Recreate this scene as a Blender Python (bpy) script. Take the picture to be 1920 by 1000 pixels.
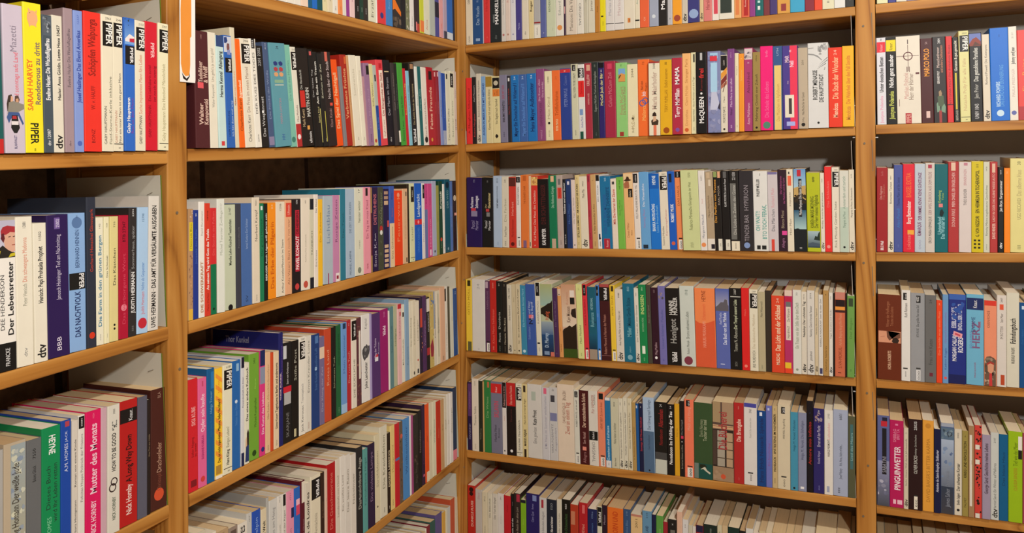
import bpy, math, random
from mathutils import Vector, Matrix

for o in list(bpy.data.objects): bpy.data.objects.remove(o, do_unlink=True)
SC = bpy.context.scene
COL = SC.collection

# ------------------------------------------------------------------ camera
F, PX, PY = 1538.488, 962.087, 289.559          # focal length and principal point of a 1920x1000 frame
CX, CY, CZ = 1.058787, -2.087661, 0.262406
YAW, PITCH, ROLL = -0.4076, -0.00106, -0.037593
cy, sy, cp, sp = math.cos(YAW), math.sin(YAW), math.cos(PITCH), math.sin(PITCH)
fwd = Vector((sy*cp, cy*cp, sp)); right = Vector((cy, -sy, 0)); up = right.cross(fwd)
r2 = math.cos(ROLL)*right + math.sin(ROLL)*up
u2 = -math.sin(ROLL)*right + math.cos(ROLL)*up
cd = bpy.data.cameras.new('camera'); cam = bpy.data.objects.new('camera', cd); COL.objects.link(cam)
cd.sensor_width = 36; cd.lens = 36*F/1920
cd.shift_x = (960-PX)/1920; cd.shift_y = -(500-PY)/1920
cd.clip_start = .02
cam.matrix_world = Matrix(((r2.x, u2.x, -fwd.x, CX), (r2.y, u2.y, -fwd.y, CY), (r2.z, u2.z, -fwd.z, CZ), (0, 0, 0, 1)))
SC.camera = cam

# ------------------------------------------------------------------ light and exposure
W = bpy.data.worlds.new('world'); SC.world = W; W.use_nodes = True
W.node_tree.nodes['Background'].inputs[0].default_value = (1.0, .74, .48, 1)
W.node_tree.nodes['Background'].inputs[1].default_value = .44
def area(name, loc, target, size, power, color):
    l = bpy.data.lights.new(name, 'AREA'); l.shape = 'DISK'; l.size = size; l.energy = power; l.color = color
    o = bpy.data.objects.new(name, l); COL.objects.link(o); o.location = loc
    o.rotation_euler = (Vector(target)-Vector(loc)).to_track_quat('-Z', 'Y').to_euler()
    return o
area('ceiling_lamp_light', (1.7, -1.5, 1.65), (.2, -.3, -.1), .12, 42, (1.0, .965, .91))
area('far_ceiling_lamp_light', (1.8, -2.5, .87), (.5, 0, -.1), .10, 40, (1.0, .97, .92))
SC.view_settings.view_transform = 'Standard'; SC.view_settings.look = 'None'
SC.view_settings.gamma = 1; SC.view_settings.use_curve_mapping = False
SC.view_settings.exposure = -0.4

# ------------------------------------------------------------------ data (metres x 10000), one tuple per book:
# row, position along shelf, thickness, height, tilt, shelf height, depth, cover colour, printing, label
ROWS=[('C', 'center', 0, 'paperbacks on the top shelf of the middle bay'), ('C', 'center', 1, 'paperbacks on the second shelf of the middle bay'), ('C', 'center', 2, 'paperbacks on the third shelf of the middle bay'), ('C', 'center', 3, 'paperbacks on the fourth shelf of the middle bay'), ('C', 'center', 4, 'paperbacks on the fifth shelf of the middle bay'), ('C', 'center', 5, 'paperbacks on the lowest shelf of the middle bay'), ('C', 'right', 0, 'paperbacks on the top shelf of the right bay'), ('C', 'right', 1, 'paperbacks on the second shelf of the right bay'), ('C', 'right', 2, 'paperbacks on the third shelf of the right bay'), ('C', 'right', 3, 'paperbacks on the fourth shelf of the right bay'), ('C', 'right', 4, 'paperbacks on the fifth shelf of the right bay'), ('C', 'right', 5, 'paperbacks on the lowest shelf of the right bay'), ('L', 'left', 1, 'paperbacks on the top shelf of the left bay'), ('L', 'left', 2, 'paperbacks on the middle shelf of the left bay'), ('L', 'left', 3, 'paperbacks on the bottom shelf of the left bay'), ('L', 'mid', 0, 'paperbacks on the top shelf of the side bay'), ('L', 'mid', 1, 'paperbacks on the second shelf of the side bay'), ('L', 'mid', 2, 'paperbacks on the third shelf of the side bay'), ('L', 'mid', 3, 'paperbacks on the fourth shelf of the side bay'), ('L', 'mid', 4, 'paperbacks on the fifth shelf of the side bay'), ('L', 'mid', 5, 'paperbacks on the lowest shelf of the side bay')]
BOOKS=[
(12,-13807,207,1919,-58,2871,1498,'1a5a58','B 0 .1 c02828',''),
(12,-13600,292,1987,-100,2872,1569,'c8bccb','T .34 .68 e05868 Und sonntags aufs Land @.6;T .68 .86 8a8090 Mazetti @.5;G 3c3028 .14,.28 .12,.33 .2,.385 .36,.395 .42,.36 .36,.31 .3,.28;G d8a888 .3,.345 .42,.345 .44,.375 .33,.385;G 584038 .5,.35 .52,.385 .68,.39 .75,.36 .68,.335;G c89878 .56,.34 .7,.345 .68,.37 .56,.365;G 8a8478 .14,.26 .22,.34 .45,.35 .7,.34 .95,.33 .97,.3 .7,.28 .4,.26;G 40588c .1,.24 .2,.275 .7,.275 .92,.2 .86,.19 .66,.25 .4,.255 .2,.2;G 202020 .3,.17 .34,.255 .62,.255 .72,.17 .58,.135 .44,.135;G b03038 .36,.23 .58,.23 .56,.25 .38,.25;G e0d8d8 .32,.19 .66,.19 .66,.215 .32,.215;T .03 .12 202868 BLANVALET','pale lilac paperback titled Und sonntags aufs Land, top shelf, left bay'),
(12,-13309,274,2053,-140,2873,1581,'efe026','T .28 .62 e06830 SARAH HARVEY @.3 !;T .32 .74 806868 Rendezvous zu dritt @.72 !;G e8ac7c .3,.86 .22,.89 .24,.93 .34,.945 .5,.95 .66,.945 .78,.92 .8,.885 .7,.855 .74,.84 .6,.85 .42,.85 .34,.835;G e8a080 .3,.94 .28,.965 .4,.95;G e8a080 .68,.945 .76,.962 .76,.93;G 402018 .36,.93 .4,.93 .4,.935 .36,.935;V .06 .2 181818 PIPER @.5 !;T .01 .03 181818 2909','yellow paperback titled Rendezvous zu dritt, top shelf, left bay'),
(12,-13035,157,1919,-165,2873,1557,'46525c','T .38 .83 f0f0f0 Eveline Hasler: Die Wachsflügelfrau @.5 !;T .05 .17 f0f0f0 dtv 12087;B .85 .99 545e68 .05 .95;Z .86 .985 a8b0b8 303840 14 .1 .9','navy paperback titled Die Wachsflügelfrau, top shelf, left bay'),
(12,-12878,169,1935,-191,2874,1560,'ddd6c4','T .38 .93 202020 Hasler: Anna Göldin. Letzte Hexe 10457 @.6 !;V .99 .99 202020 x;D','cream paperback titled Anna Göldin. Letzte Hexe 10457, top shelf, left bay'),
(12,-12709,153,2061,-215,2874,1537,'a08a90','T .45 .86 585058 Eveline Hasler Die Wachsflügelfrau @.5;T .04 .08 605058 dtv','plum paperback titled Die Wachsflügelfrau, top shelf, left bay'),
(12,-12555,154,2049,-239,2875,1522,'8298d4','T .35 .86 2a4098 Josef Haslinger Das Elend Amerikas @.5 !;T .9 .97 5068b8 12337;O .06 5068b8 .25','light blue paperback titled Das Elend Amerikas, top shelf, left bay'),
(12,-12401,298,2060,-286,2876,1660,'e83428','T .54 .95 902018 Schöpfen Walpurga @.45 !;T .3 .47 801818 W. v. HAUFF;T .06 .16 801818 BONZ','red paperback between light blue and cream ones, top shelf, left bay'),
(12,-12103,211,2057,-315,2876,1566,'e4dcc4','P 2963;T .05 .33 303030 GABY HAUPTMANN @.3;T .05 .55 707060 Fünf-Sterne-Kerle inklusive @.72','cream paperback titled Fünf-Sterne-Kerle inklusive, top shelf, left bay'),
(12,-11893,194,2062,-334,2877,1564,'e4dcc4','P 2546;T .06 .3 c08870 GABY HAUPTMANN @.3;T .06 .58 505050 Nur ein toter Mann ist ein guter Mann @.65;L','cream paperback titled Nur ein toter Mann ist, top shelf, left bay'),
(12,-11699,206,2062,-355,2878,1686,'2f68c4','N .8 .99 78a8e0 3468c0;Z .94 .995 203828 304858 5 0 .5;G e8e0e0 .1,.84 .5,.88 .98,.86 .98,.82 .1,.82;G c02840 .5,.82 .5,.845 .98,.85 .98,.82;B .65 .79 181818 .1 .98;V .66 .78 f0f0f0 PIPER @.68 !;T .13 .4 f0f0f0 Gaby Hauptmann @.35 !;T .13 .4 8040a0 Ran an den Mann @.7','blue paperback between two cream ones, top shelf, left bay'),
(12,-11492,199,2045,-375,2878,1592,'e4dcc4','P 2152;T .05 .27 303030 GABY HAUPTMANN @.5;T .28 .74 d08868 Suche impotenten Mann fürs Leben @.5','cream paperback titled Suche impotenten Mann fürs Leben, top shelf, left bay'),
(12,-11294,245,2057,-400,2879,1658,'d01c30','V .72 .84 f0c0c0 PIPER @.6 !;T .1 .35 801020 GABY HAUPTMANN @.35;T .38 .66 801020 Eine Liebhaberin zuviel @.35;T .38 .66 801020 ist noch zu wenig @.75','red paperback titled Eine Liebhaberin zuviel, top shelf, left bay'),
(12,-11049,212,2061,-421,2880,1603,'e8e2c0','P 3707;T .07 .68 b0a880 Gaby Hauptmann Eine Handvoll Männlichkeit @.5;L','cream paperback titled Eine Handvoll Männlichkeit, top shelf, left bay'),
(13,-13846,166,2022,-290,-30,1605,'b8b0a0','',''),
(13,-13680,267,2004,-266,-27,1516,'ece8e0','N .75 1 c8c4d4 b8b4c8;G 282420 .0,.75 .0,.81 .3,.835 .6,.8 .98,.78 .98,.75;G c8b828 .0,.755 .06,.79 .2,.8 .1,.752;G c8b828 .6,.752 .98,.76 .98,.78 .7,.775;G d8a890 .42,.82 .36,.86 .4,.9 .6,.92 .98,.92 .98,.79 .8,.785 .6,.8;G a83038 .22,.9 .2,.93 .3,.955 .55,.965 .98,.955 .98,.915 .7,.92 .5,.905;G 602028 .2,.88 .24,.91 .36,.915 .42,.88 .34,.85;G 302018 .6,.885 .72,.888 .72,.893 .6,.89;G 302018 .84,.885 .96,.888 .96,.893 .84,.89;G a05848 .78,.83 .98,.83 .98,.838 .78,.836;B 0 .185 141414;T .03 .15 e0e0e0 FRANCKE @.5;T .27 .64 404040 DEE HENDERSON @.25;T .23 .72 181818 Der Lebensretter @.68 !','white paperback titled Der Lebensretter, middle shelf, left bay'),
(13,-13414,244,2029,-242,-24,1609,'e8e2d0','T .4 .55 909080 Peter Henisch @.5;T .56 .86 d88870 Die schwangere Madonna @.5;T .06 .12 808080 dtv;T .92 .97 606060 12881','cream paperback titled Die schwangere Madonna, middle shelf, left bay'),
(13,-13170,202,1920,-223,-22,1599,'e6e0ce','T .42 .83 202020 Henisch: Pepi Prohaska Prophet !;T .87 .94 202020 11502;D','cream paperback titled Pepi Prohaska Prophet, middle shelf, left bay'),
(13,-12968,345,2007,-228,-18,1578,'2a1850','T .4 .86 c8c0d8 Janosch Heininger: Tod am Nachmittag @.5;B .9 .98 705898 .35 .6;T .91 .97 e0d8f0 25002;T .04 .14 e8e0f0 BBB','dark purple paperback between cream and light blue ones, middle shelf, left bay'),
(13,-12623,281,2002,-294,-15,1610,'88aede','B .445 .565 181818;V .45 .56 f0f0f0 PIPER @.75 !;T .1 .43 203060 DAS NACHTVOLK @.5 !;T .6 .88 284070 BERNHARD HENNEN @.5;O .93 5878a8 .3;T .965 .985 304060 6411','light blue paperback titled Das Nachtvolk, middle shelf, left bay'),
(13,-12342,164,2219,-332,-13,1729,'2c3240','T .5 .92 c04028 Gerhard Henschel Gänsepark @.5;O .08 d03820 .3','navy paperback between light blue and cream ones, middle shelf, left bay'),
(13,-12178,138,1903,-364,-11,1470,'e8e4cc','T .14 .86 5888a0 Die Farm in den grünen Bergen @.5 !;T .9 .96 606060 142;T .02 .1 909090 ooo','cream paperback titled Die Farm in den grünen, middle shelf, left bay'),
(13,-12040,95,1900,-387,-10,1581,'e8e2bc','T .35 .86 303030 Das Scheusal;T .9 .96 303030 1528;T .02 .1 909090 ooo','thin cream paperback titled Das Scheusal, middle shelf, left bay'),
(13,-11946,154,1894,-423,-8,1555,'dccf90','T .35 .84 303030 Das Kästchen;T .9 .97 404040 735;O .1 202020 .12;O .13 202020 .12','pale yellow paperback titled Das Kästchen, middle shelf, left bay'),
(13,-11792,178,1894,-465,-6,1508,'ae1434','T .78 .95 400818 BTB 27347;T .1 .7 d04860 Das verborgene Wort;O .25 e08090 .3','red paperback between pale yellow and black ones, middle shelf, left bay'),
(13,-11614,154,1996,-501,-5,1493,'2e2a2a','T .18 .5 e8e8e8 JUDITH HERMANN !;T .52 .86 a0a0a0 Sommerhaus, später;T .93 .99 e0e0e0 2394;T .02 .1 808080 SSS;B .35 .52 504c4c .05 .3','black paperback titled Sommerhaus, später, middle shelf, left bay'),
(13,-11460,216,1987,-552,-2,1621,'a8c8e8','T .15 .33 d06870 Judith Hermann;T .34 .56 5080c0 Nichts als Gespenster;O .08 c02838 .4;T .88 .95 6080a0 15798','light blue paperback between black and white ones, middle shelf, left bay'),
(13,-11244,214,2149,-603,0,1655,'d8d4cc','T .02 .93 202020 UWE HERMANN · DAS AMT FÜR VERSÄUMTE AUSGABEN @.5 !','white paperback titled Das Amt Für Versäumte Ausgaben, middle shelf, left bay'),
(14,-13869,208,1850,-396,-2914,1575,'aaa8a4','T .9 .99 404040 2377;T .3 .45 606060 Tom',''),
(14,-13662,319,1887,-406,-2914,1601,'b8a890','N 0 .98 b0a888 98a4a8 .3 1;Z .02 .97 d0d0b8 8090a8 46 .32 .98;Z .05 .25 e0d8a8 c8c8a8 10 .35 .95;T .25 .85 403830 Ludwig Homann Der weiße Jude @.5','beige paperback between light grey and grey ones, bottom shelf, left bay'),
(14,-13342,227,1836,-414,-2914,1574,'66686a','T .85 .93 181818 7550;T .68 .8 181818 Böses Glück','grey paperback between beige and green ones, bottom shelf, left bay'),
(14,-13115,298,1917,-423,-2914,1607,'0a8850','V .8 .94 f0f0f0 HEYNE @.55 !;T .1 .35 80c8a0 A.M. HOMES @.4;T .4 .72 203830 Dieses Buch @.35;T .3 .73 203830 wird Ihr Leben retten @.7','green paperback titled Dieses Buch, bottom shelf, left bay'),
(14,-12817,174,1940,-429,-2914,1523,'1846a4','T .62 .83 d0d8f0 A.M. HOMES;T .84 .92 d0d8f0 JACK;B .95 .99 b04050 .4 .8','blue paperback titled Jack, bottom shelf, left bay'),
(14,-12643,103,1894,-432,-2914,1588,'d4ccc0','T .1 .4 202020 Barbara Honigmann;T .42 .93 202020 Roman von einem Kinde','thin cream paperback titled Roman von einem Kinde, bottom shelf, left bay'),
(14,-12540,114,1938,-436,-2914,1531,'e0dcd4','B .9 .99 181818;T .91 .98 f0f0f0 22284;T .35 .86 606060 Felicitas Hoppe Picknick der Friseure','thin white paperback between cream and magenta ones, bottom shelf, left bay'),
(14,-12426,269,1945,-445,-2914,1610,'d8145c','T .06 .32 f0c8d8 NICK HORNBY !;T .37 .9 f0c8d8 Mutter des Monats !;T .94 .98 f080a0 MCRH','magenta paperback titled Mutter des Monats, bottom shelf, left bay'),
(14,-12156,108,1931,-448,-2914,1601,'c8a4b0','','thin pink paperback between magenta and white ones, bottom shelf, left bay'),
(14,-12048,225,1920,-456,-2914,1476,'d8d4c8','T .48 .78 181818 HOW TO BE GOOD !;T .1 .28 506050 NICK HORNBY !;R .355 302020 .3 .4;R .4 302020 .28 .52;Z .8 .88 484848 a0a098 10 .35 .75;T .93 .97 505050 24265','white paperback titled How To Be Good, bottom shelf, left bay'),
(14,-11823,340,1913,-467,-2914,1482,'b41c1c','B .82 .93 181414;T .83 .92 f0f0f0 Knaur. @.6;T .08 .32 e8d0c8 Nick Hornby !;T .34 .72 281010 A Long Way Down !','red paperback titled A Long Way Down, bottom shelf, left bay'),
(14,-11482,187,1894,-473,-2914,1495,'5a5a6a','','navy paperback between red and black ones, bottom shelf, left bay'),
(14,-11295,72,1810,-475,-2914,1614,'241a18','T .3 .9 a08868 Das Tor zur Hölle',''),
(14,-11223,333,1924,-486,-2914,1530,'48201a','T .15 .3 804838 Christoph;T .3 .55 c09880 Drachenfeder;O .12 d05030 .3;T .92 .97 a08070 BLA','maroon paperback between the right post and a black book, bottom shelf, left bay'),
(16,-10231,332,2013,-163,2910,1598,'4e2226','T .2 .38 d8b8a8 Walter @.4 !;T .2 .42 d8b8a8 Kempowski @.75 !;T .56 .74 d8b8a8 Tadellöser @.4 !;T .56 .7 d8b8a8 & Wolff @.75 !;B .51 .56 e05860 .2 .6;T .93 .97 b08880 11043','maroon paperback titled Tadellöser, second shelf, side bay'),
(16,-9899,198,2020,-80,2911,1550,'e4ddca',"T .35 .55 909088 Walter Kempowski;T .57 .86 989080 Uns geht's ja noch gold",'cream paperback between maroon and pale green ones, second shelf, side bay'),
(16,-9701,196,1985,-5,2911,1562,'c4dcd8','B .9 1 304878;T .45 .68 181818 Herma Kennel !;T .7 .86 181818 Alleingang !;B .02 .06 d04040 .3 .7','pale green paperback titled Alleingang, second shelf, side bay'),
(16,-9505,201,2006,72,2911,1555,'2c62b4','B .85 .99 c8ccd8;G 28407c .0,.93 .0,.98 .4,.985 .5,.95 .3,.93;G 7c5050 .4,.86 .35,.9 .42,.93 .7,.93 .72,.89 .65,.86;G 8890c0 .4,.83 .4,.87 .75,.875 .8,.83;B .67 .8 141414 .1 1;V .68 .79 f0f0f0 PIPER @.65 !;T .1 .33 183068 HAPE KERKELING @.3;T .1 .42 b8d0f0 Ich bin dann mal weg @.7','blue paperback between pale green and cream ones, second shelf, side bay'),
(16,-9305,123,2170,119,2911,1648,'d8cfb4','T .1 .9 e08050 Elementarteilchen;T .35 .42 303030 Roman','thin cream paperback between blue and orange ones, second shelf, side bay'),
(16,-9182,146,1976,176,2911,1569,'f0681c','T .15 .45 a04810 Charlotte Kerr !;T .46 .62 f8e0c0 Jugendstil !','orange paperback between two cream ones, second shelf, side bay'),
(16,-9036,265,2003,330,2911,1585,'e4dcc8','P 3994;T .05 .3 505050 Charlotte Kerr;T .32 .74 a08878 Die Frau im roten Mantel','cream paperback between orange and white ones, second shelf, side bay'),
(16,-8772,175,2021,431,2912,1647,'e8e4d8','B .91 1 181818 .3 .8;T .92 .99 f0f0f0 6052;T .3 .88 303030 DER KUSS DES TODES;T .05 .12 303030 DIANA','white paperback between cream and black ones, second shelf, side bay'),
(16,-8597,238,1910,554,2912,1569,'1c1c1c','T .1 .5 c8c8c8 Das Wespennest;T .8 .98 c0c0c0 2201 2202;O .35 f0f0f0 .12','black paperback between white and blue ones, second shelf, side bay'),
(16,-8359,161,2002,570,2912,1640,'46587c','T .1 .9 8898b8 Die Nacht der Wölfe;T .93 .99 c0c8d8 4112;B .02 .1 8880a0','blue paperback between black and teal ones, second shelf, side bay'),
(16,-8198,477,2006,619,2913,1631,'5c98a6','T .22 .47 b08898 MARINA LEWYCKA @.45;T .06 .12 3050a0 HH;G 283878 .22,.79 .2,.815 .34,.825 .46,.81 .44,.785 .3,.78;G 283878 .54,.79 .52,.815 .66,.825 .78,.81 .76,.785 .62,.78;G b04048 .22,.735 .2,.76 .34,.77 .46,.755 .44,.73 .3,.725;G b04048 .54,.735 .52,.76 .66,.77 .78,.755 .76,.73 .62,.725;G d8a070 .22,.685 .2,.71 .34,.72 .46,.705 .44,.68 .3,.675;G d8a070 .54,.685 .52,.71 .66,.72 .78,.705 .76,.68 .62,.675;B .615 .645 8ab090 .2 .75;B .59 .6 c0c8b8 .2 .75;T .94 .97 304050 24','thick teal paperback between blue and pale green ones, second shelf, side bay'),
(16,-7721,198,2017,640,2913,1659,'7cbca8','T .45 .85 609888 Die Insel des Mondes;O .07 408070 .3','pale green paperback between teal and white ones, second shelf, side bay'),
(16,-7523,177,1997,658,2913,1595,'e0dccc','P 5218;B 0 .23 b03030;O .1 f0e0e0 .3;T .25 .42 806060 Mias Melodie','white paperback between pale green and black ones, second shelf, side bay'),
(16,-7346,392,1994,698,2913,1512,'1e1a18','B .4 .57 c83028 .1 .5;T .2 .38 d0b890 Mark Kuntz @.25;T .58 .78 c8c8c0 Die Handschrift @.25;T .3 .6 c8c8c0 MARTIN KIHN @.7 !;B .17 .21 e0a050 .5 .7;T .03 .15 f0f0f0 ullstein @.7','thick black paperback between white and black ones, second shelf, side bay'),
(16,-6954,145,2002,713,2913,1629,'141414','B .94 .98 c05858 .2 .7;T .5 .8 b8b8b8 Der letzte Tag',''),
(16,-6809,153,1967,729,2914,1625,'181818','T .45 .9 e0e0d8 Am Ende ein Traum !;T .25 .42 d8d090 Sandra Kind;B .04 .4 c8c070 .8 .95',''),
(16,-6656,156,1948,745,2914,1605,'1c1c1c','T .5 .9 d8d8c0 Zeichen der Zeit;B .05 .38 c0b850 .7 .85;T .04 .1 c0c0c0 oo',''),
(16,-6500,307,1994,776,2914,1578,'282020','B .9 1 d06858 .3 .6;T .2 .4 a08080 Klaus Kinski;T .5 .9 d0c0c0 Nacht über der Stadt;B .43 .46 e05040 .5 .8','black paperback between black and orange ones, second shelf, side bay'),
(16,-6193,257,1864,795,2914,1574,'ee5414','T .2 .85 f0c090 Das Spiel der Nachtigall !','orange paperback between black and grey ones, second shelf, side bay'),
(16,-5936,115,1735,786,2914,1494,'808084','',''),
(16,-5821,238,2002,765,2915,1624,'a8281c','T .3 .85 e0a070 Verbotene Früchte !;B .9 .98 d06030 .6 .9','red paperback between grey and tan ones, second shelf, side bay'),
(16,-5584,81,1999,758,2915,1581,'c89868','T .2 .9 906030 Goldener Herbst',''),
(16,-5503,255,2023,736,2915,1549,'e6e0cc','T .55 .85 c0b8a0 Sommerlicht;T .06 .1 808070 dtv','cream paperback between tan and cream ones, second shelf, side bay'),
(16,-5248,182,2023,720,2915,1514,'e8e2ce','T .55 .85 d0c8b0 Winterlicht;T .06 .1 808070 dtv',''),
(16,-5065,100,1580,711,2915,1597,'b88c96','T .7 .95 704858 Klein',''),
(16,-4965,228,1893,691,2915,1618,'987496','B .86 .97 181818 .4 .9;T .1 .8 b090b0 Das Mondkind;T .03 .15 603860 0004','plum paperback between pink and pale yellow ones, second shelf, side bay'),
(16,-4737,155,1892,678,2916,1474,'d8d098','T .4 .85 605840 Stille Wasser;O .06 c04838 .3',''),
(16,-4582,142,1875,666,2916,1588,'b0b8b0','B 0 .5 1c4898;B .8 .88 303030 .3 .7;T .1 .45 6090d8 Am See',''),
(16,-4440,294,2015,640,2916,1565,'e04850','B .08 .88 ece0d0 .35 .9;T .1 .3 a02828 Siegfried Lenz @.62;T .34 .85 a02828 Die Klangprobe der Stille @.62 !;B .9 .96 c02030 .4 .8','red and cream paperback between light grey and black ones, second shelf, side bay'),
(16,-4146,320,2037,612,2916,1537,'14141c','T .35 .8 a8a8b0 Der Mann im Strom;B .86 .87 e0d0a0 .2 .8;T .04 .1 c8c8c8 dtv','black paperback between red and maroon ones, second shelf, side bay'),
(16,-3826,141,1996,587,2917,1535,'3a3434','T .4 .9 908880 Duell mit dem Schatten',''),
(16,-3686,154,1995,552,2917,1610,'1e2420','B .04 .18 e8e4d8 .4 .9;T .3 .9 607060 Das Waldhaus',''),
(16,-3531,250,2025,495,2917,1645,'46a03a','T .05 .3 204020 Donna Leon;T .35 .6 204020 Lasset die Kinder',''),
(16,-3281,148,1907,461,2917,1467,'c82030','T .3 .9 f0d060 Endstation Venedig',''),
(16,-3134,150,1858,426,2917,1558,'88c4d8','T .1 .9 406878 Wie durch ein dunkles Glas',''),
(16,-2984,257,2064,368,2917,1535,'201c18','V .03 .2 f0f0f0 PIPER !;T .25 .75 c0b080 Die dunkle Stunde der Serenissima;B .93 .99 a88060 .2 .8',''),
(16,-2727,130,1997,338,2918,1603,'e0e4dc','T .3 .85 507868 Beweise;T .02 .12 406050 OO',''),
(16,-2597,189,2013,295,2918,1551,'1c6464','T .3 .85 90c0b8 Acqua Alta',''),
(16,-2407,270,2010,224,2918,1637,'e8e0d4','T .1 .6 907870 Sanft entschlafen;O .07 201c18 .3',''),
(16,-2137,330,2038,109,2918,1669,'b0202c','B .84 .95 301818 .3 .8;T .2 .75 e8b8a0 Feine Freunde !;O .07 d8a040 .15','red paperback between white and red ones, second shelf, side bay'),
(16,-1808,148,1972,57,2919,1554,'a01c28','B .92 .98 e0b0b0 .3 .8;T .2 .8 c06060 Nobiltà',''),
(16,-1660,136,1983,10,2919,1640,'8e2434','B .92 .98 e0b0b0 .3 .8;T .2 .8 c06868 Vendetta',''),
(16,-1523,124,1967,-34,2919,1520,'8898c8','T .2 .8 505878 Blutige Steine',''),
(16,-1399,209,1934,-107,2919,1472,'2850a8','B 0 .2 a0a8c0;T .3 .8 6080c8 Himmelblau;T .02 .08 f0f0f0 oo',''),
(16,-1190,249,1987,-194,2919,1578,'e0dcc4','B .9 .97 303030 .1 .4;T .05 .5 505040 Tierische Profite',''),
(16,-941,254,2025,-283,2919,1510,'e4e0c4','B .78 .97 181818 .1 .8;T .79 .96 f0f0e8 PIPER @.45;T .1 .6 909078 Schöner Schein',''),
(16,-687,163,2039,-339,2920,1545,'d8c4b8','T .2 .35 202020 DE NOIR;T .5 .9 b0a090 Stiller',''),
(17,-10390,114,1885,-488,-2,1525,'b48c64','B .62 .88 e0c830 .2 .9;T .64 .87 282008 Heimrads Blues @.5;B 0 .1 e0b040;Z .1 .6 785848 d0a078 30 .05 .95;Z .9 1 c8a088 d8c0a8 6','thin tan paperback between the left post and a blue book, third shelf, side bay'),
(17,-10276,127,1854,-477,-2,1558,'20388c','T .93 .98 f0f0f0 24;T .45 .88 4868b8 Jenseits der Stille','thin blue paperback between tan and white ones, third shelf, side bay'),
(17,-10148,141,1990,-466,-2,1509,'e8e4dc','T .04 .48 b07850 DIE SCHWERKRAFT !;T .7 .92 a09890 David Hansemann','white paperback titled Die Schwerkraft, third shelf, side bay'),
(17,-10008,132,1954,-455,-2,1469,'d43c28','T .04 .2 801810 Hans Herbst;T .23 .77 f4e8e0 An seinem Tag wird Gott des Teufels !;T .82 .96 381010 HEYNE @.5','red paperback titled An seinem Tag wird Gott, third shelf, side bay'),
(17,-9876,161,1858,-442,-3,1599,'d02c30','B 0 .47 087048;T .55 .97 e86060 Die Stunde des Falken;O .05 042818 .15','red and green paperback between red and white ones, third shelf, side bay'),
(17,-9714,189,2007,-426,-3,1544,'dfe2d8','T .5 .9 a0a898 Michel Tournier Zwillinge;T .9 .96 b0b0a8 10127','white paperback between red and cream ones, third shelf, side bay'),
(17,-9526,291,1886,-403,-3,1613,'c2cab0','T .42 .86 404838 Martha Lehn-Kluscher Teestunden !;T .9 .97 404040 23 947;O .02 101010 .2','cream paperback between white and navy ones, third shelf, side bay'),
(17,-9234,137,1886,-401,-4,1603,'3c3e48','T .4 .95 686a70 Notizbuch','navy paperback between cream and blue ones, third shelf, side bay'),
(17,-9097,286,1881,-418,-4,1520,'4468a4','T .55 .85 98b0d8 Ismail Kadare Der Schleier;T .03 .1 283858 SV','blue paperback between navy and cream ones, third shelf, side bay'),
(17,-8811,206,1978,-430,-5,1551,'dfd2bc','T .58 .88 505048 Norbert Kampf;T .92 .98 404040 9301;T .02 .08 909088 OOO','cream paperback between blue and green ones, third shelf, side bay'),
(17,-8605,134,1857,-437,-5,1543,'1a7c54','T .45 .85 083828 Der grüne Heinrich;B .93 .97 e0e0e0 .3 .7','green paperback between cream and black ones, third shelf, side bay'),
(17,-8470,105,1844,-443,-5,1563,'181c18','T .2 .9 e0e0e0 BERGER Auch Lügen will gelernt sein !',''),
(17,-8366,232,1849,-457,-6,1555,'f0901c','T .1 .8 c86010 Das Erbe der Pilgerin !;T .93 .98 f0d0a0 24','orange paperback between black and cream ones, third shelf, side bay'),
(17,-8134,277,1846,-473,-6,1549,'e4d8c2','T .03 .3 404038 Arthur Koestler @.7;T .3 .6 505048 Mensch im Stern @.7;T .9 .98 606058 12306','cream paperback between orange and peach ones, third shelf, side bay'),
(17,-7857,206,1865,-485,-7,1559,'e4ac84','B .82 .97 d84838 .1 1;T .84 .95 f0c0b0 Ullstein;T .1 .8 a07050 Als Vaters Bart noch rot war','peach paperback between cream and black ones, third shelf, side bay'),
(17,-7651,262,1870,-500,-7,1610,'1c1418','B .22 .88 b82038 .3 .8;T .24 .6 f4e0e0 PAVEL KOHOUT @.55 !;T .62 .87 501018 DIE HENKERIN @.55 !;O .06 c84040 .25;T .94 .99 e0e0e0 1540','black paperback titled Die Henkerin, third shelf, side bay'),
(17,-7389,291,1878,-517,-8,1541,'e6dcca','T .3 .6 989080 Pavel Kohout Tanz- und Liebesstunde;T .93 .97 404040 1450;O .06 c05040 .25','cream paperback between black and cream ones, third shelf, side bay'),
(17,-7098,144,1862,-525,-8,1529,'d0ccb4','B .87 .99 181c28;B 0 .12 181c28;T .3 .7 404038 TAGEBUCH',''),
(17,-6954,146,1927,-534,-8,1575,'e8dfd4','T .22 .4 707068 Eva Krause;T .8 .95 504840 Der Abend',''),
(17,-6809,165,1816,-530,-9,1498,'f0bc2c','T .5 .85 b08010 Der Zauberstab',''),
(17,-6644,344,1867,-518,-9,1508,'acbac4','T .45 .9 7088a8 Lichtblau;B .0 .12 983060 .45 .55','pale blue paperback between yellow and pink ones, third shelf, side bay'),
(17,-6300,252,1867,-509,-10,1616,'c484ac','B 0 .1 e8e0e0 .4 .9;B .03 .07 902038 .5 .8;T .45 .95 804870 Rosige Zeiten','pink paperback between pale blue and cream ones, third shelf, side bay'),
(17,-6047,31,1865,-508,-10,1543,'dcdcb0','T .3 .95 506040 Gräser',''),
(17,-6017,202,1985,-501,-10,1569,'287890','T .3 .9 1c5868 Der Teich','teal paperback between cream and light blue ones, third shelf, side bay'),
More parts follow.
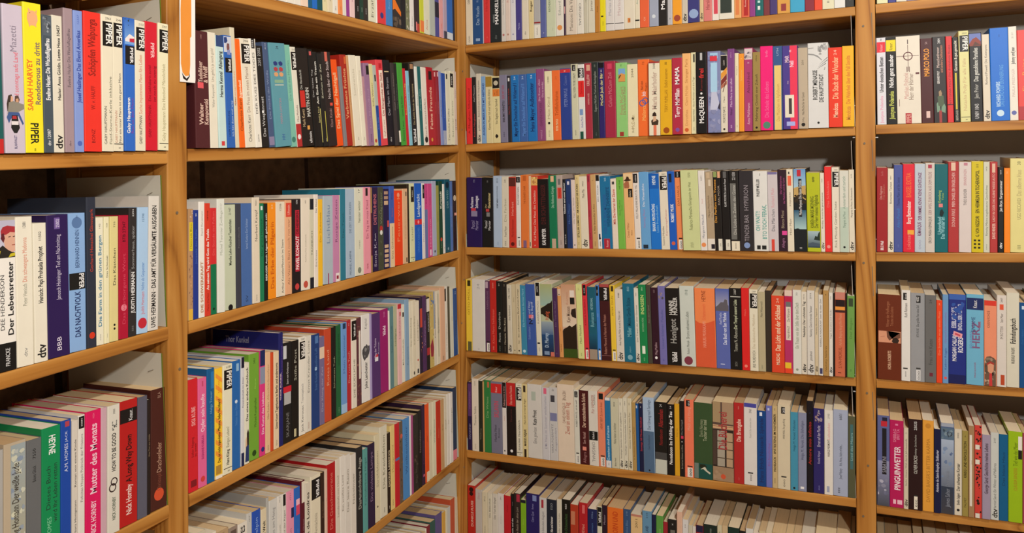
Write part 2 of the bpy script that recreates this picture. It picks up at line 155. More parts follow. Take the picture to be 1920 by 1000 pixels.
(17,-5815,357,1972,-489,-11,1475,'a8bcd0','T .5 .85 506880 DIE ZEIT DER WOLKEN;T .03 .3 405870 MICHAEL KUMPFM','light blue paperback between teal and cream ones, third shelf, side bay'),
(17,-5457,348,1986,-477,-11,1548,'dcdcc8','T .3 .4 909080 roman;T .6 .85 687058 fenster winter;O .06 808878 .2;T .93 .98 303030 17','cream paperback between light blue and pink ones, third shelf, side bay'),
(17,-5110,302,1977,-466,-12,1569,'e898a8','B .9 .99 201818 .3 .6;T .4 .85 a04868 Ein Tag im rosa Kleid;T .05 .12 902838 WK','pink paperback between cream and brown ones, third shelf, side bay'),
(17,-4807,41,1968,-465,-13,1474,'9c7c4c','B .2 .7 501830',''),
(17,-4767,277,1961,-459,-13,1565,'241642','T .55 .92 c06878 DIETRUHENS !;T .05 .35 b8b0c8 Sonja K.;T .36 .45 e0e0f0 Kurt','dark purple paperback between brown and green ones, third shelf, side bay'),
(17,-4490,229,1949,-455,-13,1561,'444838','Z .1 .95 2c3428 606850 22;O .5 b83030 .3;O .45 e0e0d8 .25;T .55 .95 808870 Waldgeister',''),
(17,-4261,247,1896,-451,-14,1470,'1c1848','B .93 .97 b0907c .1 .8;B .87 .91 b0907c .1 .8;B .8 .85 d0b090 .1 .8;B .02 .06 d0b090 .1 .8;B .08 .12 d0b090 .1 .8;B .14 .18 d0b090 .1 .8;B .2 .24 d0b090 .1 .8;B .26 .3 d0b090 .1 .8;B .52 .6 c04848 .6 1',''),
(17,-4014,221,1952,-447,-14,1562,'3c5cb0','B 0 .54 e0c8a0;T .1 .5 806848 Das Geheimnis;T .8 .95 182860 Elisa;T .57 .78 c05860 Kraus',''),
(17,-3794,389,1823,-439,-15,1535,'ee4418','T .3 .95 f09060 Feuerwerk;O .94 f0a080 .15','thick red paperback between blue and peach ones, third shelf, side bay'),
(17,-3405,233,1859,-435,-16,1569,'dcb48c','T .1 .95 c8a078 Sandkörner;B .9 .96 303030 .6 .8;B .02 .08 303030 .6 .8',''),
(17,-3171,102,1969,-433,-16,1528,'2e2418','',''),
(17,-3070,255,1974,-428,-16,1588,'d8dcb0','B .76 .96 181818 .3 .9;V .78 .95 e8e8d0 PIPER @.6;T .1 .6 909878 Schilf;L',''),
(17,-2815,375,1957,-421,-17,1582,'0c5cc4','B .46 .53 d82830;T .56 .86 c8e0f4 Landgericht !;T .1 .43 4890e0 URSULA KRECHEL;O .495 f0a0a0 .12','thick blue paperback titled Landgericht, third shelf, side bay'),
(17,-2440,159,1949,-418,-17,1464,'e4e0dc','B .8 .98 181818 .3 .9;V .82 .97 e8e8e8 PIPER @.6;T .1 .6 8898b8 Milchstraße',''),
(17,-2281,169,1934,-415,-18,1470,'c84888','B 0 .65 6878a8;T .68 .95 902050 Kirsche',''),
(17,-2112,224,1924,-411,-18,1568,'cc4c88','T .05 .6 e8a0c8 Himbeerrot;T .63 .9 902858 Lotte;B .02 .1 e8c8d8 .3 .7',''),
(17,-1888,228,1987,-407,-19,1636,'a8b0c8','O .06 404858 .15',''),
(17,-1660,155,1857,-404,-19,1500,'98984c','T .2 .9 606030 Oliven',''),
(17,-1505,212,1960,-400,-19,1539,'1a4430','T .62 .86 d8e0d0 Kristall !;O .2 d04830 .25;T .05 .2 80a078 Lahn',''),
(17,-1293,119,1879,-398,-20,1555,'e6e2dc','T .03 .12 303030 oB;T .3 .9 909088 Weißer Rauch',''),
(17,-1174,308,1998,-392,-20,1540,'145468','T .6 .85 80a8b0 DER WEG;O .92 102838 .3;O .05 80a0b0 .12',''),
(17,-866,165,1934,-389,-21,1518,'5878b8','T .2 .8 8098c8 Blaue Stunde',''),
(17,-701,210,1944,-385,-21,1510,'2c2024','O .75 c8b8a0 .4;Z .05 .6 481820 181418 16;B .5 .54 e0a090 .3 1',''),
(18,-10424,217,1893,-403,-2919,1519,'d0222c','T .58 .75 f0a8a8 SIGI KUBE @.5 !;T .3 .48 701018 Süßer Abgang @.4;T .3 .42 701018 zu zweit @.7;B .04 .1 801820 .2 .8','red paperback between the left post and a pink book, fourth shelf, side bay'),
(18,-10207,202,1855,-431,-2919,1555,'e06496','T .5 .85 f4c8dc Opfer sein kaufte !;T .25 .47 a02868 SUSANNE KUBELKA !;O .07 d04040 .25;T .92 .97 b83048 #####','pink paperback between red and blue ones, fourth shelf, side bay'),
(18,-10005,181,1965,-456,-2919,1517,'145c94','B .82 .97 2878b8 .5 .9;T .6 .8 70a8d0 Helga Trauer;T .4 .58 3070a8 Hals über Kopf','blue paperback between pink and yellow ones, fourth shelf, side bay'),
(18,-9824,185,1927,-482,-2920,1520,'f6c832','G f09838 0,.92 0,.96 .98,.9 .98,.86;G f09838 0,.82 0,.86 .98,.8 .98,.76;G f09838 0,.72 0,.76 .98,.7 .98,.66;G f09838 0,.62 0,.66 .98,.6 .98,.56;G f09838 0,.52 0,.56 .98,.5 .98,.46;G f09838 0,.42 0,.46 .98,.4 .98,.36;G f09838 0,.32 0,.36 .98,.3 .98,.26;G f09838 0,.22 0,.26 .98,.2 .98,.16;B .04 .12 b08838 .1 .8;B 0 .03 f0e8d8;T .14 .72 282008 Das ist nicht irgendeine Pflaume, liebe Nachbarn! @.5 !;T .74 .93 e88020 NICOL @.5','yellow paperback titled Das ist nicht irgendeine Pflaume, fourth shelf, side bay'),
(18,-9639,240,1937,-515,-2920,1584,'e6e2c6','P 6180;T .08 .22 202020 Hans Küng !;T .24 .43 808068 Ewiges Leben?;L','cream paperback between yellow and blue ones, fourth shelf, side bay'),
(18,-9399,224,1947,-540,-2921,1464,'2264ac','B .9 .97 90b8d8 .5 .8;T .4 .6 5088c8 Neben dem Gleis;O .62 d0e0f0 .15','blue paperback between cream and white ones, fourth shelf, side bay'),
(18,-9175,95,1974,-540,-2921,1565,'d4d4d8','B .9 1 181830;B 0 .12 202850;T .45 .9 404048 Freundschaft im Alter',''),
(18,-9080,130,1843,-539,-2921,1578,'dfdcc8','T .42 .95 202020 Das etwas andere Kochbuch !;G 283868 .1,.02 .3,.2 .95,.2 .98,.02;G 302820 .5,.18 .45,.3 .7,.34 .98,.3 .98,.18;G d0b090 .15,.16 .2,.24 .45,.27 .5,.18','cream paperback between white and lime ones, fourth shelf, side bay'),
(18,-8950,282,1961,-539,-2921,1516,'72a436','T .3 .58 285018 Michael Kumpfmüller @.6;T .6 .82 a0d060 Durst @.6;O .06 284818 .2;T .9 .96 385820 3461','lime paperback between cream and pink ones, fourth shelf, side bay'),
(18,-8668,157,1975,-538,-2922,1511,'d83880','B .85 1 18285c;B .68 .84 8890a8;T .2 .6 f0c0d8 Die Kunst des Liebens !;O .06 283078 .3','pink paperback between lime and peach ones, fourth shelf, side bay'),
(18,-8511,150,1906,-538,-2922,1589,'e2ba92','T .33 .5 806040 Milan Kundera;T .5 .9 b08860 Abschiedswalzer;T .02 .08 606050 OO','peach paperback between pink and red ones, fourth shelf, side bay'),
(18,-8361,84,1869,-538,-2922,1498,'cc4a24','',''),
(18,-8277,159,1867,-537,-2923,1490,'e2ccaa','T .2 .36 302820 Günter Kunert !;T .37 .88 302820 Tagträume in Berlin und andernorts !;T .02 .1 606050 OO','pale yellow paperback titled Tagträume in Berlin und andernorts, fourth shelf, side bay'),
(18,-8118,130,2191,-537,-2923,1674,'1c2064','T .4 .65 e0c8d0 THOR KUNKEL @.4 !;T .45 .95 7850a0 EIN BRIEF AN HANNY PORTER @.7;C 8c8ca4 Thor Kunkel','thin navy paperback between pale yellow and black ones, fourth shelf, side bay'),
(18,-7988,260,1957,-537,-2923,1576,'181818','B .84 .97 c8ccd0 0 .4;B .5 .56 c82030;B .38 .5 b0b0b0 .1 .9;T .58 .8 e0e0e0 Stern von Omdurman @.5;T .05 .3 808080 SKARJANE','black paperback between navy and black ones, fourth shelf, side bay'),
(18,-7729,233,1941,-536,-2924,1476,'14120f','T .55 .95 b0b0a0 Stille Post;B .02 .1 c0b890 .3 .6','black paperback between black and white ones, fourth shelf, side bay'),
(18,-7496,215,1968,-536,-2924,1522,'e8e4d8','P 5260;T .03 .3 606060 Jack Kerouac;T .32 .52 909090 Traumtagebuch','white paperback between black and white ones, fourth shelf, side bay'),
(18,-7281,196,1944,-535,-2924,1513,'dcd8cc','T .4 .95 808078 Ernst Kreuder Luise;T .03 .1 a06048 OOO','white paperback between white and blue ones, fourth shelf, side bay'),
(18,-7084,262,1925,-535,-2925,1593,'1c3c78','B .9 .98 5078b0 .4 .8;T .4 .6 5078b0 Ernst Kreuder;T .63 .85 5078b0 Lautlose Luft;O .63 a0c0e0 .15','blue paperback between white and lilac ones, fourth shelf, side bay'),
(18,-6822,181,1830,-540,-2925,1530,'746a90','B .75 .88 e0c8b0;T .1 .7 b0a8c0 Der Klang der Zeit','lilac paperback between blue and red ones, fourth shelf, side bay'),
(18,-6640,248,1951,-519,-2926,1598,'c44a2c','T .2 .95 e0a080 Rotes Land','red paperback between lilac and black ones, fourth shelf, side bay'),
(18,-6392,154,1949,-513,-2926,1487,'161614','T .05 .95 a8a888 Schwarzes Tuch',''),
(18,-6238,188,1955,-507,-2926,1517,'1c6038','T .55 .9 103820 Gesang vom grünen Wald;T .03 .1 80a888 HH','dark green paperback between black and light blue ones, fourth shelf, side bay'),
(18,-6051,224,1966,-499,-2927,1574,'6c9ad4','B .93 .99 203858 .3 .8;T .4 .9 4068a8 Mein Sommer;B 0 .1 a0c0e0','light blue paperback between dark green and red ones, fourth shelf, side bay'),
(18,-5827,176,1980,-492,-2927,1620,'b0242c','T .1 .85 e0a098 Das rote Tuch;T .93 .97 f0c0c0 02',''),
(18,-5651,199,1968,-485,-2927,1543,'e4dccc','B .76 .98 181410;V .78 .96 f0f0f0 PIPER @.6 !;T .1 .56 706858 DIE SÜDLICHE','cream paperback between red and maroon ones, fourth shelf, side bay'),
(18,-5451,190,1958,-479,-2928,1501,'5a3038','Z .02 .98 302020 a07060 26;B .3 .85 e0d8cc .4 .8',''),
(18,-5261,348,1980,-466,-2928,1498,'e4e2de','T .15 .45 202020 John Lanchester !;T .83 .95 808080 Kapital;G 4c4c50 .08,.56 .1,.6 .3,.635 .5,.64 .6,.655 .75,.63 .95,.63 .98,.58 .9,.54 .7,.5 .5,.49 .35,.47 .2,.5;Z .5 .63 909090 303034 10 .2 .85','white paperback between maroon and lilac ones, fourth shelf, side bay'),
(18,-4913,85,1964,-463,-2929,1553,'a498c4','',''),
(18,-4828,349,1926,-457,-2929,1491,'50306a','T .45 .7 c0b0d0 Weg der Träume @.35 !;T .48 .66 c0b0d0 Roman @.75;B .42 .5 e0e0e8 .3 .7;B .47 .5 c83040 .3 .7','dark purple paperback between lilac and plum ones, fourth shelf, side bay'),
(18,-4479,361,1951,-450,-2930,1590,'981868','V .68 .8 f0d8e8 PIPER !;T .9 .97 d080b0 2100','thick plum paperback between dark purple and white ones, fourth shelf, side bay'),
(18,-4119,69,1877,-449,-2930,1594,'e8e4da','',''),
(18,-4050,178,1947,-445,-2930,1489,'5e868c','T .3 .9 406068 Seelandschaft',''),
(18,-3872,173,1957,-442,-2931,1509,'b4b898','T .3 .9 606848 Schilfgras',''),
(18,-3698,184,1953,-439,-2931,1591,'e4b8b8','B .94 1 c02838;B .85 .9 c02838 .5 .8;T .5 .93 a05868 Liebesleben',''),
(18,-3514,179,1904,-435,-2931,1563,'e4e0d0','B .84 .9 303030 .4 .8;T .2 .6 808078 Muschelkalk;O .23 303028 .12',''),
(18,-3335,190,2005,-432,-2932,1622,'88a8c4','T .1 .5 6080a0 Kraniche',''),
(18,-3144,151,1915,-429,-2932,1515,'e0dac4','T .3 .9 807860 Der Winterkönig',''),
(18,-2993,188,1925,-425,-2932,1481,'e0d8c0','T .3 .9 807860 Schneetreiben;B .03 .07 303030 .2 .5',''),
(18,-2805,191,1869,-422,-2933,1507,'e4dcc8','T .3 .9 807860 Landregen;O .2 c04030 .15;B .02 .08 404040 .3 .7',''),
(18,-2614,159,1938,-419,-2933,1587,'2c2038','Z .02 .98 181018 583048 18;B .6 .85 c84838 .1 .8;Z .3 .55 d89068 a05848 6',''),
(18,-2456,197,1940,-415,-2933,1503,'50305c','T .1 .9 a888b0 Veilchenzeit',''),
(18,-2259,164,1876,-412,-2934,1515,'201c1c','B .8 .98 e0d8d0;B .2 .3 b03038;T .5 .8 e0e0e0 DUMONT',''),
(18,-2095,231,1962,-408,-2934,1534,'c8b068','Z .05 .95 d8d090 907850 20;G 983040 .2,.15 .1,.3 .6,.38 .9,.25 .7,.14;Z .8 .97 5078b0 8898c0 6',''),
(18,-1864,160,1958,-405,-2934,1532,'d8d0c0','B .5 1 8898b0 .0 .4;T .3 .9 807868 Kalendergeschichten',''),
(18,-1704,191,1949,-401,-2935,1526,'dcd4bc','B .1 .96 b0a890 .4 .6;T .1 .95 808070 Spiralen',''),
(18,-1513,272,2006,-396,-2935,1641,'dcb090','T .02 .08 404040 ###',''),
(18,-1241,178,1991,-393,-2936,1510,'e0dcd0','B .8 .97 181818 .0 .5;T .1 .5 b0a898 Im Vorbeigehen',''),
(18,-1063,141,1955,-390,-2936,1464,'4c4838','',''),
(18,-922,183,1916,-387,-2936,1611,'d0d0c0','T .3 .8 888878 Ufer',''),
(18,-739,227,1855,-383,-2937,1601,'1c4c8c','T .9 .96 c0d0e0 24;T .1 .7 103468 Tiefsee',''),
(19,-10458,143,2240,-436,-5946,1792,'c8b898','',''),
(19,-10314,222,2235,-440,-5943,1701,'d0c8b0','',''),
(19,-10093,267,2089,-444,-5939,1696,'e6e0cc','',''),
(19,-9826,290,2027,-449,-5936,1655,'b89c78','T .86 .98 705838 Sandstein',''),
(19,-9536,231,1973,-453,-5933,1510,'948478','B .5 .97 605048 .2 .8',''),
(19,-9305,252,1941,-457,-5930,1579,'e2dcd0','T .7 .97 202020 CONTES !',''),
(19,-9053,143,2036,-460,-5928,1645,'c6c6c2','T .9 .99 404040 1217;T .5 .8 808080 Kleine Welt',''),
(19,-8910,235,1997,-463,-5925,1594,'2450b4','T .55 .95 90b0e8 T.S. Walpin',''),
(19,-8675,156,1951,-466,-5923,1544,'dccfb0','T .4 .88 202020 Lord Jim und seine Welt !',''),
(19,-8519,70,2113,-467,-5922,1604,'b0b0ac','',''),
(19,-8449,248,2013,-471,-5919,1552,'d0d0cc','T .5 .92 909090 Das Haus am Hang',''),
(19,-8200,143,2006,-474,-5917,1530,'e0dcd4','T .93 .99 606060 4912;T .4 .8 a0a098 Abendmusik',''),
(19,-8058,129,1996,-476,-5916,1498,'dcd8d0','B .88 .99 181818 .2 .8;T .4 .85 505048 Der Tod und der Regen',''),
(19,-7929,230,1977,-480,-5913,1570,'e494b0','B .72 .82 202858 .6 1;T .3 .7 b06880 Bonbon;T .9 .98 c05878 4711',''),
(19,-7699,185,1957,-483,-5911,1510,'2c68c0','B .82 .88 f0b8c8 .3 .9;B .72 .82 d84868 .3 .9;T .1 .7 5088d8 Wasserfarben',''),
(19,-7513,51,2032,-484,-5910,1639,'5c1024','',''),
(19,-7462,110,2022,-486,-5909,1510,'5a1426','B .78 .99 e4dccc;T .3 .75 b08890 Der Gärtner',''),
(19,-7352,185,1907,-489,-5906,1605,'d8d0c0','T .2 .94 302820 Roman de Londres !',''),
(19,-7167,342,1972,-495,-5902,1584,'e4dcc4','B .75 .96 141414 .1 1;V .76 .94 f0f0f0 PIPER @.7 !;T .3 .6 908878 Das Vermächtnis','cream paperback, nineteenth from the left on the fifth shelf of the side bay'),
(19,-6825,129,1934,-497,-5900,1608,'342018','T .3 .9 806048 Zartbitter',''),
(19,-6696,93,1955,-498,-5899,1606,'dcc0ac','T .4 .95 c07068 Haut',''),
(19,-6602,313,2002,-470,-5895,1635,'b41a20','T .3 .9 e08070 Die Geschworene','red paperback between beige and cream ones, fifth shelf, side bay'),
(19,-6289,158,2020,-472,-5893,1594,'dcd4c4','T .3 .9 807868 Landschaft mit Hund',''),
(19,-6131,179,2024,-473,-5891,1506,'e4e0d8','T .3 .9 807868 Ein weißes Land',''),
(19,-5952,213,1982,-474,-5888,1599,'dedad2','T .3 .9 807868 Der leere Raum','white paperback, twenty-fifth from the left on the fifth shelf of the side bay'),
(19,-5739,218,1912,-475,-5886,1487,'e0dad0','T .3 .9 807868 Nebelmeer','white paperback between white and black ones, fifth shelf, side bay'),
(19,-5521,255,1986,-476,-5883,1529,'262628','T .3 .88 a0a098 Das unsichtbare Auge !;O .42 a0a0a0 .12','black paperback between white and teal ones, fifth shelf, side bay'),
(19,-5266,196,1870,-476,-5880,1566,'5ca09c','T .3 .9 306060 Türkisfarbene Hügel',''),
(19,-5070,300,1893,-477,-5876,1544,'2a1c3c','T .3 .9 907898 Die violette Lampe','dark purple paperback between teal and cream ones, fifth shelf, side bay'),
(19,-4770,240,2016,-478,-5873,1566,'dcd4b4','T .3 .9 989078 Strohblumen;O .17 302820 .1','cream paperback between dark purple and cream ones, fifth shelf, side bay'),
(19,-4530,317,2117,-479,-5869,1711,'dcd8c4','T .3 .9 808068 Die Kreidefelsen;T .04 .1 505048 ooo','cream paperback, thirty-first from the left on the fifth shelf of the side bay'),
(19,-4213,144,1880,-479,-5868,1558,'281c14','T .25 .85 d8c8a8 DORIS LESSING !;T .03 .1 e0d8c8 ##',''),
(19,-4069,205,2004,-480,-5865,1547,'e6cc84','T .3 .9 b09050 Honigmond;T .04 .12 404038 OO',''),
(19,-3865,201,1985,-480,-5863,1521,'c4202c','B .55 .58 5078b0',''),
(19,-3664,167,1970,-481,-5861,1610,'685848','Z .02 .98 382820 987860 26;O .82 d06048 .35',''),
(19,-3497,317,1970,-482,-5857,1549,'4c8ccc','T .3 .9 2c5c98 Wolkenbilder','blue paperback between brown and white ones, fifth shelf, side bay'),
(19,-3180,95,1968,-482,-5855,1596,'e4e0e4','',''),
(19,-3085,95,1950,-482,-5854,1516,'a0487c','',''),
(19,-2990,242,1914,-483,-5851,1492,'2c2824','Z .1 .95 584840 181410 20;T .1 .4 605850 Das Moor',''),
(19,-2747,189,1952,-484,-5849,1547,'1c1818','T .3 .9 908080 Nachtfalter',''),
(19,-2558,167,2036,-484,-5847,1642,'341e3c','T .1 .7 704868 Schattenspiel;B .1 .13 c06080 .3 .8',''),
(19,-2391,212,2001,-485,-5844,1518,'e65620','B 0 .13 e8dcc0 .3 1;T .3 .8 a03810 Glut',''),
(19,-2179,190,1985,-486,-5842,1607,'dcd4b8','T .3 .9 909878 Farn',''),
(19,-1989,202,1958,-486,-5839,1612,'e0dcc0','T .3 .9 909888 Windhauch',''),
(19,-1787,251,1891,-487,-5836,1589,'c4341c','T .3 .8 e08060 Mohn',''),
(19,-1536,201,1865,-488,-5834,1592,'c8a070','T .3 .9 806040 Erde',''),
(19,-1335,157,1896,-488,-5832,1461,'dcd4c0','T .3 .9 908870 Kiesel',''),
(19,-1178,169,1920,-489,-5829,1561,'e4e0d8','T .3 .9 908870 Salz',''),
(19,-1009,171,1901,-489,-5827,1598,'e4e0dc','T .3 .9 908870 Wintermorgen',''),
(19,-838,232,1979,-490,-5824,1486,'1c3454','B 0 .14 e08090;T .3 .9 405878 Hafen',''),
(20,-5565,310,2240,-490,-8730,1677,'d8d0c0','',''),
(20,-5255,255,2240,-496,-8730,1677,'c8b090','',''),
(20,-5000,328,2240,-503,-8730,1718,'d8d0c0','',''),
(20,-4671,339,2240,-511,-8730,1702,'b84030','',''),
(20,-4332,530,2140,-524,-8730,1649,'d0c4a8','',''),
(20,-3803,443,1947,-534,-8730,1584,'dcd4c0','',''),
(20,-3359,267,1845,-540,-8730,1460,'c8b898','',''),
(20,-3093,234,1759,-546,-8730,1469,'e0dccc','',''),
(20,-2859,239,1676,-552,-8730,1480,'8890a0','',''),
(20,-2620,203,1608,-556,-8730,1480,'d8c8a0','',''),
(20,-2417,62,1661,-558,-8730,1471,'e0dccc','',''),
(20,-2355,187,1682,-562,-8730,1616,'802030','',''),
(20,-2169,275,1707,-569,-8730,1597,'2c5850','',''),
(20,-1894,347,1768,-577,-8730,1474,'5c5088','',''),
(20,-1546,209,1693,-582,-8730,1540,'d8a848','',''),
(20,-1337,104,1703,-584,-8730,1511,'dcd8c0','',''),
(20,-1234,205,1704,-589,-8730,1510,'c8ccc8','',''),
(20,-1028,256,1834,-595,-8730,1516,'c05434','',''),
(20,-773,189,1781,-599,-8730,1564,'d8c8b0','',''),
(15,-8021,282,1932,-139,5770,1554,'e4ded2','',''),
(15,-7738,247,1954,-147,5771,1520,'e4ded2','T .1 .4 d8b8a8 Kaskaden',''),
(15,-7491,224,1963,-155,5773,1498,'e4ded2','T .1 .4 d8b8a8 Landung',''),
(15,-7266,221,1990,-162,5774,1536,'e6ccb8','T .1 .4 c89878 Bolero',''),
(15,-7046,150,1953,-167,5775,1482,'14587c','',''),
(15,-6896,165,1986,-173,5776,1570,'1c68c0','',''),
(15,-6730,181,1825,-179,5777,1575,'0c4c54','',''),
(15,-6549,172,1904,-185,5778,1521,'dcd4a8','T .02 .3 484830 CADD @.5',''),
(15,-6377,185,1990,-191,5779,1497,'dcd0b0','T .02 .3 484830 ADD @.5',''),
(15,-6192,196,1937,-198,5780,1489,'e4e0d4','T .02 .1 404040 dtv',''),
(15,-5997,161,1982,-203,5781,1539,'e88c50','T .02 .12 c07050 ##',''),
(15,-5836,142,1840,-208,5782,1557,'dcd8cc','T .1 .4 a0a0a0 Roman',''),
(15,-5694,133,1904,-212,5783,1585,'90388c','',''),
(15,-5561,201,1864,-219,5784,1521,'e4c4c4','T .1 .4 b07890 Roman',''),
(15,-5360,179,1918,-225,5785,1588,'201818','T .05 .18 e0e0e0 ooo',''),
(15,-5180,152,1923,-230,5786,1560,'143c30','T .05 .18 c0d0c0 ooo',''),
(15,-5029,212,1822,-237,5787,1529,'2c2824','T .05 .18 d0d0d0 ooo',''),
(15,-4816,313,1859,-248,5789,1520,'dcdcc4','T .05 .6 707060 Erzählungen',''),
(15,-4503,52,1870,-250,5789,1539,'e0e0d8','',''),
(15,-4451,370,1985,-262,5791,1593,'dc3a40','O .1 303880 .2',''),
(15,-4081,319,1958,-273,5793,1532,'3c80c4','T .1 .5 80b0e0 Roman',''),
(15,-3762,404,1849,-286,5796,1571,'2c2828','G e87820 0,.22 0,.4 .3,.36 1,.22 1,.16 .3,.24;Z .0 .14 706050 403830 8',''),
(15,-3358,208,1963,-293,5797,1542,'14141a','',''),
(15,-3150,193,1845,-300,5798,1499,'787c5c','Z .0 .4 c8c0b0 3c4028 14',''),
(15,-2957,211,1931,-307,5799,1546,'e4e0dc','T .05 .2 909090 Roman',''),
(15,-2746,287,1843,-317,5801,1571,'302428','B 0 .12 b84030 .5 1;B .02 .14 e08080 .3 .5',''),
(15,-2459,210,1820,-324,5802,1471,'c8d038','B .02 .18 e88040',''),
(15,-2249,310,1977,-334,5804,1544,'dcdcc4','T .05 .2 c06050 Anna',''),
(15,-1938,298,1858,-344,5806,1528,'b0b8b0','',''),
(15,-1641,247,1859,-352,5807,1601,'4c4c90','B .28 .5 202030',''),
(15,-1394,214,1997,-360,5808,1638,'dca0a0','T .02 .3 e05040 Lilly',''),
(15,-1179,202,1977,-366,5810,1536,'b0a0b4','B 0 .1 404050',''),
(15,-978,351,1872,-378,5812,1604,'2c68b8','B 0 .1 d0d8e0',''),
(15,-627,114,1993,-382,5812,1612,'182038','',''),
(0,209,214,1917,-254,5752,1502,'d8d0bc','T .03 .13 303030 OOO;T .6 .8 606060 DER MANN',''),
(0,423,325,1942,-256,5753,1534,'244c80','T .27 .55 a0b8d0 Das Vaudo @.5;T .6 .8 7890b8 Roman;B .04 .08 90a8c8 .3 .7','blue paperback between cream and white ones, top shelf, middle bay'),
(0,747,20,1857,-256,5753,1480,'c8c8d0','',''),
(0,767,203,1989,-256,5754,1614,'d43838','T .3 .9 b02828 Herbstlicht;T .04 .12 e87868 o',''),
(0,970,348,1944,-258,5754,1566,'1c2426','T .25 .62 f0f0f0 MANKELL @.6 !;T .68 .98 809090 Daisy Sisters @.6;T .28 .4 a0a8a8 HENNING @.35;T .04 .1 707878 dtv','black paperback between red and white ones, top shelf, middle bay'),
(0,1318,129,1994,-258,5755,1628,'d0ccc4','T .3 .7 a0a098 Heinrich Mann;O .09 b06868 .25',''),
(0,1447,144,1981,-259,5755,1605,'d8c8bc','T .4 .9 c07870 Zwei Leben;O .09 b08878 .2',''),
(0,1592,160,1874,-260,5756,1567,'d4d4d8','T .4 .9 9090b0 Der Tag;O .09 9090b8 .15',''),
(0,1751,184,1885,-260,5756,1577,'443e84','T .15 .25 a0a0d0 Manhat',''),
(0,1935,202,1850,-261,5757,1550,'d8d0bc','T .04 .14 404040 div @.5',''),
(0,2137,150,1846,-262,5757,1477,'d8c898','T .4 .95 403828 Roger Manderscheid @.5 !',''),
(0,2287,202,1832,-263,5758,1554,'acacac','B 0 .2 e0dcd0;B .22 .24 902828;T .04 .16 504848 OOO',''),
(0,2489,170,1874,-263,5758,1461,'5a649c','T .03 .1 e0e0f0 u;T .8 .95 203060 Roman',''),
(0,2660,276,1929,-265,5759,1483,'c4ccb0','T .35 .75 506848 KATHERINE MANSFIELD @.35;T .04 .16 a0a890 oo @.65',''),
(0,2936,228,1821,-266,5759,1584,'dcd8cc','O .12 d89050 .32;T .3 .7 909890 Eduard Mann',''),
(0,3164,60,1942,-266,5759,1467,'3a2038','B .3 .4 d0a0a0 .3 .8',''),
(0,3224,306,1881,-267,5760,1475,'d4c8b8','T .05 .3 80786c Manzoni @.5;T .32 .7 706860 Die Verlobten @.5',''),
(0,3531,197,1876,-268,5761,1476,'dcd8cc','T .5 .75 101010 PIPER !;V .1 .45 707070 ORIGINAL',''),
(0,3727,124,1967,-268,5761,1611,'c0bca8','T .1 .8 707060 Lügen',''),
(0,3851,191,1907,-269,5762,1489,'d0ccb8','T .15 .8 706860 Javier Marías',''),
(0,4043,140,1877,-270,5762,1464,'b87c34','T .15 .5 503010 Roman;T .55 .85 604018 Solo',''),
(0,4183,160,1907,-270,5762,1595,'e2d422','B .2 .22 202020 .2 .6;T .05 .17 302820 ooo',''),
(0,4343,237,1947,-271,5763,1479,'d4d0cc','B .09 .1 202020;T .2 .7 a0a0a8 Marías Alle Seelen',''),
(0,4580,258,1830,-273,5764,1595,'d8d4d0','B .09 .1 202020;T .2 .7 c0a8a8 Marías Roman',''),
(0,4838,292,1996,-274,5765,1595,'dcd4c0','B .08 .14 d08040 .35 .6;T .09 .13 302010 o',''),
(0,5130,132,1824,-274,5765,1594,'dcd4bc','B .1 .12 202020;T .2 .7 609080 Anna Mann',''),
(0,5262,251,1955,-275,5766,1615,'e2643c','T .35 .8 f0a080 Gold Mann;T .06 .16 f0b090 OI',''),
(0,5513,243,1972,-276,5766,1566,'9ca4b8','O .13 d0d8e0 .2;T .3 .8 8088a0 Stadt',''),
(0,5756,232,1823,-276,5767,1588,'201c1c','T .22 .6 f0f0f0 Maroudi !;T .65 .95 c0c0c0 Roman',''),
(0,5988,128,1962,-275,5767,1473,'b8b8bc','O .08 909098 .15',''),
(0,6116,243,1886,-274,5768,1583,'eca02c','O .08 a04830 .35;T .25 .9 f0c070 Sommer',''),
(0,6360,148,1924,-273,5768,1542,'c8c0b0','D;T .6 .95 404040 Roman',''),
(0,6507,298,1822,-271,5769,1574,'383878','O .12 90a8d0 .4;T .4 .9 8878a8 Nacht',''),
(0,6805,100,1828,-271,5769,1477,'d4bc90','D',''),
(0,6906,210,1853,-269,5770,1580,'d47c78','T .15 .6 a85858 Harald Martenstein !;T .65 .95 c06868 Gefühlte Nähe',''),
(0,7116,169,1992,-268,5770,1635,'e4dcd4','B .08 .98 d04858 .25 .85',''),
(0,7285,374,1855,-266,5771,1470,'e0dccc','B .08 .98 303a34 .1 .85;T .5 .9 c0c0b8 ILLIES @.5',''),
(0,7659,174,1956,-265,5772,1515,'e2a868','B .04 .3 d88048 .2 .7',''),
(0,7833,195,1987,-264,5772,1573,'d86848','B .4 .98 e0d8d0;B .5 .7 6878b0;B .02 .35 b02828 .3 .85;T .04 .33 f0c0b0 Roman',''),
(0,8028,138,1990,-263,5773,1616,'8c3c84','T .1 .5 a868a0 Marta',''),
(0,8166,195,1882,-262,5773,1499,'186464','B .08 .13 e0e0e0 .3 .6;B .17 .2 c0e0e0 .3 .6;T .22 .35 c0e0e0 oa',''),
(0,8361,149,1884,-261,5773,1489,'78343a','T .4 .6 d0a0a0 Me',''),
(0,8510,173,1914,-260,5774,1500,'463870','',''),
(0,8683,298,1960,-259,5775,1564,'d49c48','B .03 .12 903838 .3 .7',''),
(0,8981,338,1839,-257,5776,1581,'3ca0c8','T .2 .4 90d0e8 Mazet',''),
(0,9319,215,1955,-256,5776,1526,'862a38','T .1 .25 601820 o',''),
(0,9534,178,1964,-255,5777,1527,'e04a2c','T .35 .6 f09078 Me',''),
